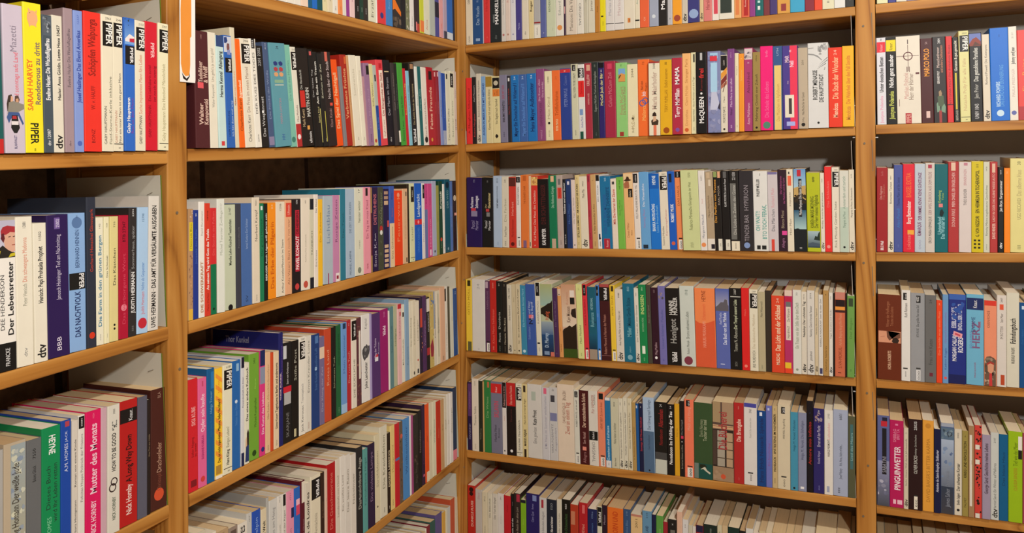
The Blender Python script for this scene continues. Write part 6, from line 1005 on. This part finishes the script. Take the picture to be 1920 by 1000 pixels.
def m_paper():
    m, nt, p, N, L = mat('page_paper')
    a = N('ShaderNodeAttribute'); a.attribute_name = 'Col'
    tc = N('ShaderNodeTexCoord'); mp = N('ShaderNodeMapping'); mp.inputs['Scale'].default_value = (1500, 8, 8)
    n = N('ShaderNodeTexNoise'); n.inputs['Scale'].default_value = 1.0; n.inputs['Detail'].default_value = 2
    L(tc.outputs['Object'], mp.inputs[0]); L(mp.outputs[0], n.inputs['Vector'])
    r = N('ShaderNodeMapRange'); r.inputs[3].default_value = .82; r.inputs[4].default_value = 1.08
    L(n.outputs['Fac'], r.inputs[0])
    mx = N('ShaderNodeMix'); mx.data_type = 'RGBA'; mx.blend_type = 'MULTIPLY'; mx.inputs[0].default_value = 1
    L(a.outputs['Color'], mx.inputs[6]); L(r.outputs[0], mx.inputs[7]); L(mx.outputs[2], p.inputs['Base Color'])
    p.inputs['Roughness'].default_value = .9; p.inputs['Specular IOR Level'].default_value = .1
    return m
def m_pine(name, axis, seed=0.0, tone=1.0):
    m, nt, p, N, L = mat(name)
    tc = N('ShaderNodeTexCoord'); mp = N('ShaderNodeMapping'); mp.vector_type = 'POINT'
    sc = [1, 1, 1]; sc[axis] = .07
    mp.inputs['Scale'].default_value = sc; mp.inputs['Location'].default_value = (seed, seed*1.7, seed*.6)
    L(tc.outputs['Object'], mp.inputs[0])
    # slow warp that turns straight grain into cathedral figures and knots
    nz = N('ShaderNodeTexNoise'); nz.inputs['Scale'].default_value = 9; nz.inputs['Detail'].default_value = 1.5
    L(mp.outputs[0], nz.inputs['Vector'])
    vr = N('ShaderNodeTexVoronoi'); vr.inputs['Scale'].default_value = 2.6
    mk = N('ShaderNodeMapping'); s2 = [1, 1, 1]; s2[axis] = .55; mk.inputs['Scale'].default_value = s2
    mk.inputs['Location'].default_value = (seed*2.1, seed, seed*3)
    L(tc.outputs['Object'], mk.inputs[0]); L(mk.outputs[0], vr.inputs['Vector'])
    kn = N('ShaderNodeMapRange'); kn.inputs[1].default_value = 0; kn.inputs[2].default_value = .16; kn.inputs[3].default_value = 1; kn.inputs[4].default_value = 0
    L(vr.outputs['Distance'], kn.inputs[0])
    kp = N('ShaderNodeMath'); kp.operation = 'POWER'; kp.inputs[1].default_value = 2.0; L(kn.outputs[0], kp.inputs[0])
    cb = N('ShaderNodeMath'); cb.operation = 'MULTIPLY_ADD'; cb.inputs[1].default_value = 11.0; L(nz.outputs['Fac'], cb.inputs[0])
    k8 = N('ShaderNodeMath'); k8.operation = 'MULTIPLY'; k8.inputs[1].default_value = 7.0; L(kp.outputs[0], k8.inputs[0]); L(k8.outputs[0], cb.inputs[2])
    fr = N('ShaderNodeMath'); fr.operation = 'PINGPONG'; fr.inputs[1].default_value = .5; L(cb.outputs[0], fr.inputs[0])
    f2 = N('ShaderNodeTexNoise'); f2.inputs['Scale'].default_value = 160; f2.inputs['Detail'].default_value = 3
    m3 = N('ShaderNodeMapping'); s3 = [1, 1, 1]; s3[axis] = .02; m3.inputs['Scale'].default_value = s3
    L(tc.outputs['Object'], m3.inputs[0]); L(m3.outputs[0], f2.inputs['Vector'])
    ad = N('ShaderNodeMath'); ad.operation = 'MULTIPLY_ADD'; ad.inputs[1].default_value = 1.25; L(fr.outputs[0], ad.inputs[0])
    hf = N('ShaderNodeMath'); hf.operation = 'MULTIPLY'; hf.inputs[1].default_value = .5; L(f2.outputs['Fac'], hf.inputs[0]); L(hf.outputs[0], ad.inputs[2])
    cr = N('ShaderNodeValToRGB'); e = cr.color_ramp.elements
    def T(c): return tuple(x*tone for x in c)+(1,)
    e[0].position = .12; e[0].color = T((.22, .074, .010)); e[1].position = .95; e[1].color = T((.52, .245, .055))
    x = e.new(.42); x.color = T((.42, .175, .031))
    L(ad.outputs[0], cr.inputs[0])
    kk = N('ShaderNodeMix'); kk.data_type = 'RGBA'; kk.inputs[7].default_value = T((.09, .03, .008))
    kr = N('ShaderNodeMapRange'); kr.inputs[1].default_value = .3; kr.inputs[2].default_value = .5; L(kp.outputs[0], kr.inputs[0])
    L(kr.outputs[0], kk.inputs[0]); L(cr.outputs[0], kk.inputs[6]); L(kk.outputs[2], p.inputs['Base Color'])
    p.inputs['Roughness'].default_value = .45; p.inputs['Specular IOR Level'].default_value = .3
    b = N('ShaderNodeBump'); b.inputs['Strength'].default_value = .15; b.inputs['Distance'].default_value = .001
    L(f2.outputs['Fac'], b.inputs['Height']); L(b.outputs[0], p.inputs['Normal'])
    return m
def m_plain(name, col, rough=.7, spec=.2, noise=0.0, scale=20):
    m, nt, p, N, L = mat(name)
    p.inputs['Roughness'].default_value = rough; p.inputs['Specular IOR Level'].default_value = spec
    tc = N('ShaderNodeTexCoord'); n = N('ShaderNodeTexNoise'); n.inputs['Scale'].default_value = scale; n.inputs['Detail'].default_value = 8
    L(tc.outputs['Object'], n.inputs['Vector']); r = N('ShaderNodeMapRange'); r.inputs[3].default_value = 1-noise; r.inputs[4].default_value = 1+noise
    L(n.outputs['Fac'], r.inputs[0])
    mx = N('ShaderNodeMix'); mx.data_type = 'RGBA'; mx.blend_type = 'MULTIPLY'; mx.inputs[0].default_value = 1; mx.inputs[6].default_value = col+(1,)
    L(r.outputs[0], mx.inputs[7]); L(mx.outputs[2], p.inputs['Base Color'])
    b = N('ShaderNodeBump'); b.inputs['Strength'].default_value = .3; b.inputs['Distance'].default_value = .003
    L(n.outputs['Fac'], b.inputs['Height']); L(b.outputs[0], p.inputs['Normal'])
    return m
def m_brick():
    m, nt, p, N, L = mat('dark_stone_wall')
    tc = N('ShaderNodeTexCoord'); sx = N('ShaderNodeSeparateXYZ'); cx = N('ShaderNodeCombineXYZ')
    L(tc.outputs['Object'], sx.inputs[0]); L(sx.outputs['Y'], cx.inputs['X']); L(sx.outputs['Z'], cx.inputs['Y'])
    br = N('ShaderNodeTexBrick'); br.inputs['Scale'].default_value = 1; br.inputs['Brick Width'].default_value = .36; br.inputs['Row Height'].default_value = .17
    br.inputs['Mortar Size'].default_value = .008; br.inputs['Color1'].default_value = (.30, .19, .115, 1); br.inputs['Color2'].default_value = (.42, .27, .17, 1); br.inputs['Mortar'].default_value = (.10, .06, .04, 1)
    L(cx.outputs[0], br.inputs['Vector'])
    n = N('ShaderNodeTexNoise'); n.inputs['Scale'].default_value = 40; n.inputs['Detail'].default_value = 8; L(tc.outputs['Object'], n.inputs['Vector'])
    mx = N('ShaderNodeMix'); mx.data_type = 'RGBA'; mx.blend_type = 'MULTIPLY'; mx.inputs[0].default_value = .8
    L(br.outputs['Color'], mx.inputs[6]); L(n.outputs['Fac'], mx.inputs[7]); L(mx.outputs[2], p.inputs['Base Color'])
    p.inputs['Roughness'].default_value = .95
    b = N('ShaderNodeBump'); b.inputs['Strength'].default_value = .6; b.inputs['Distance'].default_value = .01
    L(n.outputs['Fac'], b.inputs['Height']); L(b.outputs[0], p.inputs['Normal'])
    return m
COVER, PAPER = m_cover(), m_paper()
PINE_X = [m_pine('pine_board_%d' % i, 0, 1.3*i+.4, t) for i, t in enumerate((1, .93, 1.05))]
PINE_Y = [m_pine('pine_board_y%d' % i, 1, 2.1*i+.9, t) for i, t in enumerate((1, .94, 1.06))]
PINE_Z = [m_pine('pine_post_%d' % i, 2, 1.9*i+.2, t) for i, t in enumerate((1, .95))]
CARD = m_plain('side_card_board', (.60, .58, .50), .8, .2, .05, 6)
STEEL = m_plain('screw_steel', (.16, .12, .08), .4, .5, .1)
PIN = m_plain('shelf_pin_steel', (.6, .6, .6), .3, .5, .05)
WALL = m_plain('grey_plaster', (.50, .48, .45), .95, .1, .12, 14)
STONE = m_brick()
FLOORM = m_plain('floor_tiles_beige', (.50, .38, .26), .6, .3, .15, 3)
PRINT = COVER

# ------------------------------------------------------------------ the setting
def struct(name, bx, m):
    k = MB(); k.box(*bx); o = k.build(name, [m]); o['kind'] = 'structure'; return o
struct('floor', (-.33, 2.6, -3.6, .33, -1.36, -1.30), FLOORM)
struct('wall_left', (-.33, -.268, -3.6, .33, -1.30, 1.5), STONE)
struct('wall_back', (-.268, 2.6, .252, .33, -1.30, 1.5), WALL)

# ------------------------------------------------------------------ bookcases
def lean(x, y, z): return (x+A*z, y+B*z, z)
BT = .0215
def row_off(unit, r): return (A if unit == 'L' else B)*ZROW[r]
def other(unit, r): return (B if unit == 'L' else A)*ZROW[r]
def screw(parent, unit, u, z, r=.0035):
    k = MB(); n = 10; vs = [(0, 0, 0)]; fs = []
    P = lambda a, b: lean(.0012, u+a, z+b) if unit == 'L' else lean(u+a, -.0012, z+b)
    Q = lambda a, b: lean(-.004, u+a, z+b) if unit == 'L' else lean(u+a, .004, z+b)
    vs = [P(0, 0)]+[P(r*.7*math.cos(t*math.tau/n), r*.7*math.sin(t*math.tau/n)) for t in range(n)]+[Q(r*math.cos(t*math.tau/n), r*math.sin(t*math.tau/n)) for t in range(n)]
    for t in range(n):
        a, b = 1+t, 1+(t+1) % n; fs += [(0, a, b), (a, a+n, b+n, b)]
    k.add(vs, fs); return k.build('screw', [STEEL], parent)
def post(parent, unit, u0, u1, front, i, holes=()):
    """upright of square section running with the slight lean of the furniture"""
    d0, d1 = (0, .034) if front else (DEPTH-.034, DEPTH)
    k = MB()
    if unit == 'L': k.bbox(-d1, -d0, u0, u1, -1.30, .98, .003, 2, fn=lean)
    else: k.bbox(u0, u1, d0, d1, -1.30, .98, .003, 2, fn=lean)
    o = k.build('post', [PINE_Z[i % 2]], parent)
    for (hu, hz) in holes: screw(o, unit, u0+hu*(u1-u0), hz)
    return o
def shelf_board(parent, unit, bay, r, s0, s1, z0, z1, i):
    o, p = row_off(unit, r), other(unit, r)
    s0 += p+.0006; s1 += p-.0006
    def fn(x, y, z):
        u = y if unit == 'L' else x
        t = (u-s0)/(s1-s0); return (x, y, z+z0+(z1-z0)*t)
    k = MB()
    if unit == 'L': k.bbox(-.2675, o, s0, s1, -BT, 0, .0022, 1, fn=fn)
    else: k.bbox(s0, s1, o, .2515, -BT, 0, .0022, 0, fn=fn)
    return k.build('shelf_board', [(PINE_Y if unit == 'L' else PINE_X)[i % 3]], parent)
def batten(parent, unit, u0, u1, r, zt):
    """crosspiece under the shelf that joins the front and rear upright"""
    o, p = row_off(unit, r), other(unit, r); z1 = zt-BT-.0008; z0 = z1-.026
    k = MB()
    if unit == 'L': k.box(o-DEPTH+.035, o-.035, u0+p+.002, u1+p-.002, z0, z1)
    else: k.box(u0+p+.002, u1+p-.002, o+.035, o+DEPTH-.035, z0, z1)
    return k.build('batten', [(PINE_X if unit == 'L' else PINE_Y)[1]], parent)
def pin(parent, unit, u, z, sgn):
    o = A*z if unit == 'L' else B*z; p = B*z if unit == 'L' else A*z
    k = MB(); a, b = sorted((u+p, u+p+sgn*.006))
    if unit == 'L': k.box(o-.022, o-.0195, a, b, z-.001, z+.001)
    else: k.box(a, b, o+.006, o+.0085, z-.001, z+.001)
    return k.build('shelf_pin', [PIN], parent)

LU = empty('bookcase'); tag(LU, 'pine bookcase along the dark stone wall, running away to the corner', 'bookcase')
CU = empty('bookcase'); tag(CU, 'pine bookcase facing the room against the grey plaster wall', 'bookcase')
LP = [(-WC, 0, [(.6, .50), (.5, .335), (.7, -.09), (.35, -.21), (.6, -.62)]), (YL-WL, YL, [(.45, .185), (.55, -.075), (.6, -.37)]), (YL-WL-1.0-WL, YL-WL-1.0, [])]
for i, (a, b, h) in enumerate(LP):
    post(LU, 'L', a, b, True, i, h); post(LU, 'L', a, b, False, i+1)
CP = [(-.0435, 0, []), (XR, XR+WR, [(.4, .53), (.45, .255), (.4, -.025), (.55, -.33), (.35, -.62), (.6, -.50)]), (XR+WR+1.0, XR+2*WR+1.0, [])]
for i, (a, b, h) in enumerate(CP):
    post(CU, 'C', a, b, True, i+1, h); post(CU, 'C', a, b, False, i)
i = 0
for (unit, bay, r), (z0, z1) in SHELF.items():
    root = LU if unit == 'L' else CU
    s0, s1 = {'center': (0, XR), 'right': (XR+WR, XR+WR+1), 'mid': (YL, -WC), 'left': (YL-WL-1, YL-WL)}[bay]
    shelf_board(root, unit, bay, r, s0, s1, z0, z1, i); i += 1
for r in range(-1, 6):
    for (a, b, _), key in zip(LP, (('L', 'mid', r), ('L', 'left', r), ('L', 'left', r))):
        batten(LU, 'L', a, b, r, SHELF[key][1])
    for (a, b, _), key in zip(CP, (('C', 'center', r), ('C', 'center', r), ('C', 'right', r))):
        batten(CU, 'C', a, b, r, SHELF[key][0] if a < 0 else SHELF[key][1])
for z in (.27, .305, -.02, .345, .10, -.33, -.29):
    pin(CU, 'C', XR, z, -1)
for z in (.268, -.31, .03): pin(CU, 'C', XR+WR, z, 1)

# white cards that stand against the ends of the rows
def side_card(unit, u, r, z, sgn, h, label, edge=None):
    o, p = row_off(unit, r), other(unit, r); c = empty('side_card', (0, 0, 0))
    k = MB(); a, b = sorted((u+p+sgn*.0002, u+p+sgn*.0012)); g = (1, 1, 1)
    z0 = z+.0002
    if unit == 'L': k.box(o-.222, o-.004, a, b, z0, z0+h)
    else: k.box(a, b, o+.004, o+.222, z0, z0+h)
    e = k.build('sheet', [CARD], c)
    k = MB()
    if unit == 'L': k.box(o-.0038, o-.0022, a, b, z0, z0+h, rgb(edge or 'c8ccb8'))
    else: k.box(a, b, o+.0022, o+.0038, z0, z0+h, rgb(edge or 'c8ccb8'))
    k.build('edging', [COVER], c)
    k = MB(); zz = z0+h-.03; q = (b if sgn > 0 else a)+sgn*.0004
    a2, b2 = sorted((q-.0003, q+.0003))
    def tilt(x, y, zq):
        d = (x-(o-.028)) if unit == 'L' else (y-(o+.028))
        return (x, y, zq+(d*.35 if unit == 'L' else -d*.2))
    if unit == 'L': k.box(o-.034, o-.022, a2, b2, zz-.0004, zz+.0004, fn=tilt)
    else: k.box(a2, b2, o+.022, o+.034, zz-.0004, zz+.0004, fn=tilt)
    k.build('staple', [STEEL], c)
    tag(c, label, 'card', 'white cards at the row ends'); return c
WORD = ['top', 'second', 'third', 'fourth', 'fifth', 'lowest']
for r in range(1, 6):
    side_card('L', -WC, r, SHELF[('L', 'mid', r)][1], -1, .244, 'white card standing at the corner end of the %s shelf, side bay' % WORD[r])
    side_card('C', 0, r, SHELF[('C', 'center', r)][0], 1, .244, 'white card on the corner side of the middle bay, %s shelf' % WORD[r])
for r, wd in ((1, 'top'), (2, 'middle'), (3, 'bottom')):
    side_card('L', YL-WL, r, SHELF[('L', 'left', r)][1], -1, .248, 'white card with green edge ending the %s row of the left bay' % wd, '6a7c28')
for r in range(1, 5):
    side_card('C', XR, r, SHELF[('C', 'center', r)][1], -1, .262, 'pale card edge at the right end of the middle bay, %s shelf' % WORD[r], 'b0a8a0')
    side_card('C', XR+WR, r, SHELF[('C', 'right', r)][0], 1, .262, 'grey card edge at the left end of the right bay, %s shelf' % WORD[r], '5c6868')

# hand-cut paper strip on the left upright
k = MB(); SG = (-1.0581, -1.0240, 0.4025, .9)
def sgp(pts, x, col):
    k.add([lean(x, y, z) for y, z in pts], [tuple(range(len(pts)))], rgb(col))
y0, y1, zb, zt = SG
k.box(.0012, .0020, y0, y1, zb, .90, rgb('f2eee8'), fn=lean)
w = y1-y0
sgp([(y0+.10*w, .89), (y0+.12*w, zb+.17), (y0+.05*w, zb+.12), (y0+.06*w, zb+.03), (y0+.16*w, zb+.016), (y0+.35*w, zb+.010), (y0+.60*w, zb+.012), (y0+.66*w, zb+.03), (y0+.66*w, zb+.075), (y0+.74*w, zb+.078), (y0+.74*w, .89)], .00215, 'e8943c')
sgp([(y0+.12*w, zb+.016), (y0+.2*w, zb+.006), (y0+.45*w, zb+.002), (y0+.62*w, zb+.010), (y0+.60*w, zb+.0165), (y0+.56*w, zb+.010), (y0+.4*w, zb+.006), (y0+.22*w, zb+.011)], .0023, '241c18')
sign = k.build('paper_strip', [COVER])
tag(sign, 'white and orange paper strip fixed to the left upright', 'paper strip')

# ------------------------------------------------------------------ lettering: one mesh per glyph, measured once
def make_glyphs(chars, bold):
    tmp = []
    def t(s):
        cu = bpy.data.curves.new('g', 'FONT'); cu.body = s; cu.resolution_u = 2; cu.offset = .02 if bold else 0.0
        o = bpy.data.objects.new('g', cu); COL.objects.link(o); tmp.append(o); return o
    obs = [(c, t(c), t('H'+c+'H')) for c in chars]; hh = t('HH')
    dg = bpy.context.evaluated_depsgraph_get(); dg.update()
    def mesh(o):
        e = o.evaluated_get(dg); me = e.to_mesh(); v = [tuple(p.co[:2]) for p in me.vertices]; f = [tuple(p.vertices) for p in me.polygons]; e.to_mesh_clear(); return v, f
    def wid(v): return max(p[0] for p in v)-min(p[0] for p in v)
    base = wid(mesh(hh)[0]); out = {}
    for c, o, o2 in obs:
        v, f = mesh(o); out[c] = (v, f, wid(mesh(o2)[0])-base)
    for o in tmp:
        cu = o.data; bpy.data.objects.remove(o, do_unlink=True); bpy.data.curves.remove(cu)
    return out
chars = sorted(set(''.join(b[8] for b in BOOKS))-{' '})
GL = [make_glyphs(chars, False), make_glyphs(chars, True)]
def text_poly(s, bold):
    """list of (verts, faces), total width, at size 1"""
    x = 0; vs = []; fs = []
    for ch in s:
        if ch == ' ': x += .26; continue
        g = GL[bold].get(ch)
        if not g: continue
        n = len(vs); vs += [(p[0]+x, p[1]) for p in g[0]]; fs += [tuple(i+n for i in f) for f in g[1]]; x += g[2]
    return vs, fs, x

# ------------------------------------------------------------------ books
rnd = random.Random(11)
PAGES = ['e6cfa4', 'dfc295', 'ead9b8', 'd2b184', 'e9dcc4', 'd9bd90', 'efe4cc']
def book_parts(cv, pg, w, h, d, col, printing, M=None):
    """local frame: x across the spine, y into the shelf, z up; spine face at y=0"""
    t = .0007 if w > .004 else w*.2; r = min(.0016, w*.3); c = rgb(col)
    # the wrap-around cover: outline of a U, extruded up
    out = [(0, d), (0, r), (r*.3, r*.3), (r, 0), (w-r, 0), (w-r*.3, r*.3), (w, r), (w, d)]
    inn = [(w-t, d), (w-t, r+t), (w-r-t*.3, t*1.2), (r+t*.3, t*1.2), (t, r+t), (t, d)]
    # quads between outer and inner outline
    o8 = out; i8 = [inn[5], inn[4], inn[4], inn[3], inn[2], inn[1], inn[1], inn[0]]
    vs = []
    for z in (0, h):
        vs += [(x, y, z) for x, y in o8]+[(x, y, z) for x, y in i8]
    fs = []
    for i in range(7):
        a, b = i, i+1
        fs.append((a, b, 16+b, 16+a)); fs.append((8+b, 8+a, 24+a, 24+b))
        fs.append((8+a, 8+b, b, a)); fs.append((16+a, 16+b, 24+b, 24+a))
    fs += [(0, 16, 24, 8), (7, 15, 31, 23)]
    cv.add(vs, fs, c, 0, M)
    pc = rgb(rnd.choice(PAGES)); j = rnd.uniform(.85, 1.1); pc = tuple(x*j for x in pc)
    pm = 1 if pg is cv else 0
    pg.box(t+.0002, w-t-.0002, .0012+t, d-.0015, .0006, h-.0009, pc, pm, M)
    lay = [.00008]
    def nxt(): lay[0] += .000012; return -lay[0]
    def rect(f0, f1, cl, u0=0., u1=1.):
        m_ = r if w > .006 else w*.1
        x0 = max(u0*w, m_*.75) if u0 <= .02 else u0*w; x1 = min(u1*w, w-m_*.75) if u1 >= .98 else u1*w
        y = nxt(); vs = [(x0, y, f0*h), (x1, y, f0*h), (x1, y, f1*h), (x0, y, f1*h)]; fs = [(0, 1, 2, 3)]
        if u0 <= .02: vs += [(0-.00006, r, f1*h), (0-.00006, r, f0*h)]; fs.append((0, 3, 4, 5))
        if u1 >= .98: n = len(vs); vs += [(w+.00006, r, f0*h), (w+.00006, r, f1*h)]; fs.append((1, n, n+1, 2))
        cv.add(vs, fs, rgb(cl), 0, M)
    def text(s, f0, f1, cl, at=.5, bold=False, down=False, cap=None):
        vs, fs, W_ = text_poly(s, bold)
        if not vs: return
        Ln = (f1-f0)*h; k_ = cap or (.42 if bold else .32)
        if '@' in flags: k_ *= .68
        if len(s) <= 5 and not bold and not cap: k_ *= .62
        capw = w*k_; size = capw/.70
        sx = Ln/W_
        if sx > size*1.5: sx = size*1.5
        if sx < size*.62: size = sx/.62
        off = (Ln-sx*W_)/2; y = nxt()-.00004; xc = at*w
        if not down: pts = [(xc+.35*size-q[1]*size, y, f0*h+off+q[0]*sx) for q in vs]
        else: pts = [(xc-.35*size+q[1]*size, y, f1*h-off-q[0]*sx) for q in vs]
        cv.add(pts, fs, rgb(cl), 0, M)
    def flat(s, f, cl, at, width):
        vs, fs, W_ = text_poly(s, False)
        if not vs: return
        sc = width*w/W_; y = nxt(); x0 = at*w-width*w/2
        cv.add([(x0+q[0]*sc, y, f*h+q[1]*sc) for q in vs], fs, rgb(cl), 0, M)
    def disc(f, cl, rr, at=.5):
        y = nxt(); n = 14; R = rr*w
        cv.add([(at*w+R*math.cos(i*math.tau/n), y, f*h+R*math.sin(i*math.tau/n)) for i in range(n)], [tuple(range(n))], rgb(cl), 0, M)
    dark = sum(c) < .6
    for e in printing.split(';'):
        if not e: continue
        p = e.split(); k0 = p[0]; flags = ''
        if k0 == 'B': rect(float(p[1]), float(p[2]), p[3], *(map(float, p[4:6]) if len(p) > 5 else ()))
        elif k0 in 'TV':
            f0, f1, cl = float(p[1]), float(p[2]), p[3]; at = .5; bold = False; ws = []
            for q in p[4:]:
                if q.startswith('@') and len(q) > 1: at = float(q[1:])
                elif q == '!': bold = True
                else: ws.append(q)
            if abs(at-.5) > .08: flags = '@'
            if f1 > f0: text(' '.join(ws), f0, f1, cl, at, bold, k0 == 'V')
        elif k0 == 'O': disc(float(p[1]), p[2], float(p[3]))
        elif k0 == 'G':   # printed shape
            y = nxt(); q = [tuple(map(float, a.split(','))) for a in p[2:]]; a, b = r*.8/w, 1-r*.8/w
            cv.add([(min(max(X, a), b)*w, y, Y*h) for X, Y in q], [tuple(range(len(q)))], rgb(p[1]), 0, M)
        elif k0 == 'N':   # printed colour blend
            a, b = (float(p[5]), float(p[6])) if len(p) > 6 else (0, 1)
            a, b = max(a*w, r*.7), min(b*w, w-r*.7); f0, f1 = float(p[1])*h, float(p[2])*h; y = nxt()
            cv.add([(a, y, f0), (b, y, f0), (b, y, f1), (a, y, f1)], [(0, 1, 2, 3)], rgb(p[3]), 0, M)
            cv.c[-2] = cv.c[-1] = rgb(p[4])
        elif k0 == 'Z':   # mottled picture
            rr = random.Random(printing); a, b = (float(p[6]), float(p[7])) if len(p) > 7 else (0, 1)
            a, b = max(a, r*.8/w), min(b, 1-r*.8/w); f0, f1 = float(p[1]), float(p[2]); c1, c2 = rgb(p[3]), rgb(p[4])
            for _ in range(int(p[5])):
                X, Y = rr.uniform(a, b), rr.uniform(f0, f1); R_ = rr.uniform(.08, .26)*(b-a); t_ = rr.random(); y = nxt()
                pts = [(X+R_*rr.uniform(.5, 1.2)*math.cos(i*math.tau/7), Y+R_*w/h*rr.uniform(.5, 1.3)*math.sin(i*math.tau/7)) for i in range(7)]
                cv.add([(min(max(u_, a), b)*w, y, min(max(v_, f0), f1)*h) for u_, v_ in pts], [tuple(range(7))], tuple(c1[i]*(1-t_)+c2[i]*t_ for i in range(3)), 0, M)
        elif k0 == 'R':   # printed ring
            f_, cl, rr, at = float(p[1])*h, rgb(p[2]), float(p[3])*w, float(p[4])*w if len(p) > 4 else .5*w; y = nxt(); n = 14
            vs = [(at+q*rr*math.cos(i*math.tau/n), y, f_+q*rr*math.sin(i*math.tau/n)) for q in (1, .72) for i in range(n)]
            cv.add(vs, [(i, (i+1) % n, n+(i+1) % n, n+i) for i in range(n)], cl, 0, M)
        elif k0 == 'P':
            rect(.77, .95, '161412', .12, 1.0); text('PIPER', .785, .94, 'f4f2ec', .66, True, True, .5)
            if len(p) > 1: flat(p[1], .965, '404040', .6, .5)
        elif k0 == 'L': rect(.05, .056, '202020', .08, 1.0); flat('##', .02, '404040', .6, .2)
        elif k0 == 'D': text('dtv', .025, .125, 'f0f0f0' if dark else '202020', .5, True, False, .62)
        elif k0 == 'Q':
            rect(0.005, .125, 'e8e4dc', .3, .85); text('ooo', .015, .115, '303030', .58, True, False, .34); rect(.135, .15, '242424', .3, .85)
        elif k0 == 'C':   # title on the front board, read along the top
            vs, fs, W_ = text_poly(' '.join(p[2:]), True); sc = .017; sx = .060/W_
            cv.add([(-.0002, d*.80-q[0]*sx, h-.023+q[1]*sc) for q in vs], [f[::-1] for f in fs], rgb(p[1]), 0, M)
def pivot(unit, r, u0, w, phi, z, hang):
    """placement matrix: foot of the book on the shelf, tilted about the lower corner"""
    off = row_off(unit, r)+0.0
    sb = (.0008+rnd.random()*.002) if not hang else -hang*(.65+.5*rnd.random())
    Rm = Matrix.Rotation(-phi, 4, 'Y')
    px = 0 if phi >= 0 else w
    Lm = Matrix.Translation((u0+px, sb, 0)) @ Rm @ Matrix.Translation((-px, 0, 0))
    if unit == 'L':
        Wm = Matrix(((0, -1, 0, off), (1, 0, 0, 0), (0, 0, 1, z), (0, 0, 0, 1)))
    else:
        Wm = Matrix(((1, 0, 0, 0), (0, 1, 0, off), (0, 0, 1, z), (0, 0, 0, 1)))
    return Wm @ Lm
rest = MB()
for (ri, u0, w, h, phi, z, d, col, printing, label) in BOOKS:
    unit, bay, r, group = ROWS[ri]
    u0, w, h, phi, z, d = u0/1e4, w/1e4, h/1e4, phi/1e4, z/1e4+.0004, d/1e4
    w = w*math.cos(phi)-.0002
    hang = .013 if (unit, r) == ('C', 1) and .52 < u0 < .90 else .007 if (unit, r) == ('L', 1) and u0 < -.8 else .006 if (unit, r) in (('L', 1), ('C', 3)) or (bay == 'right' and r > 2) or (unit == 'C' and r in (1, 2) and .62 < u0 < 1.03) else 0
    M = pivot(unit, r, u0+.0001, w, phi, z, hang)
    if not label:
        book_parts(rest, rest, w, h, d, col, printing, M); continue
    root = empty('paperback_book'); root.matrix_world = M
    tag(root, label, 'book', group)
    cv, pg = MB(), MB(); book_parts(cv, pg, w, h, d, col, printing)
    cv.build('cover', [COVER], root); pg.build('page_block', [PAPER], root)
o = rest.build('paperback_books', [COVER, PAPER])
o['kind'] = 'stuff'; tag(o, 'remaining smaller paperbacks packed along the shelves between the others', 'books')
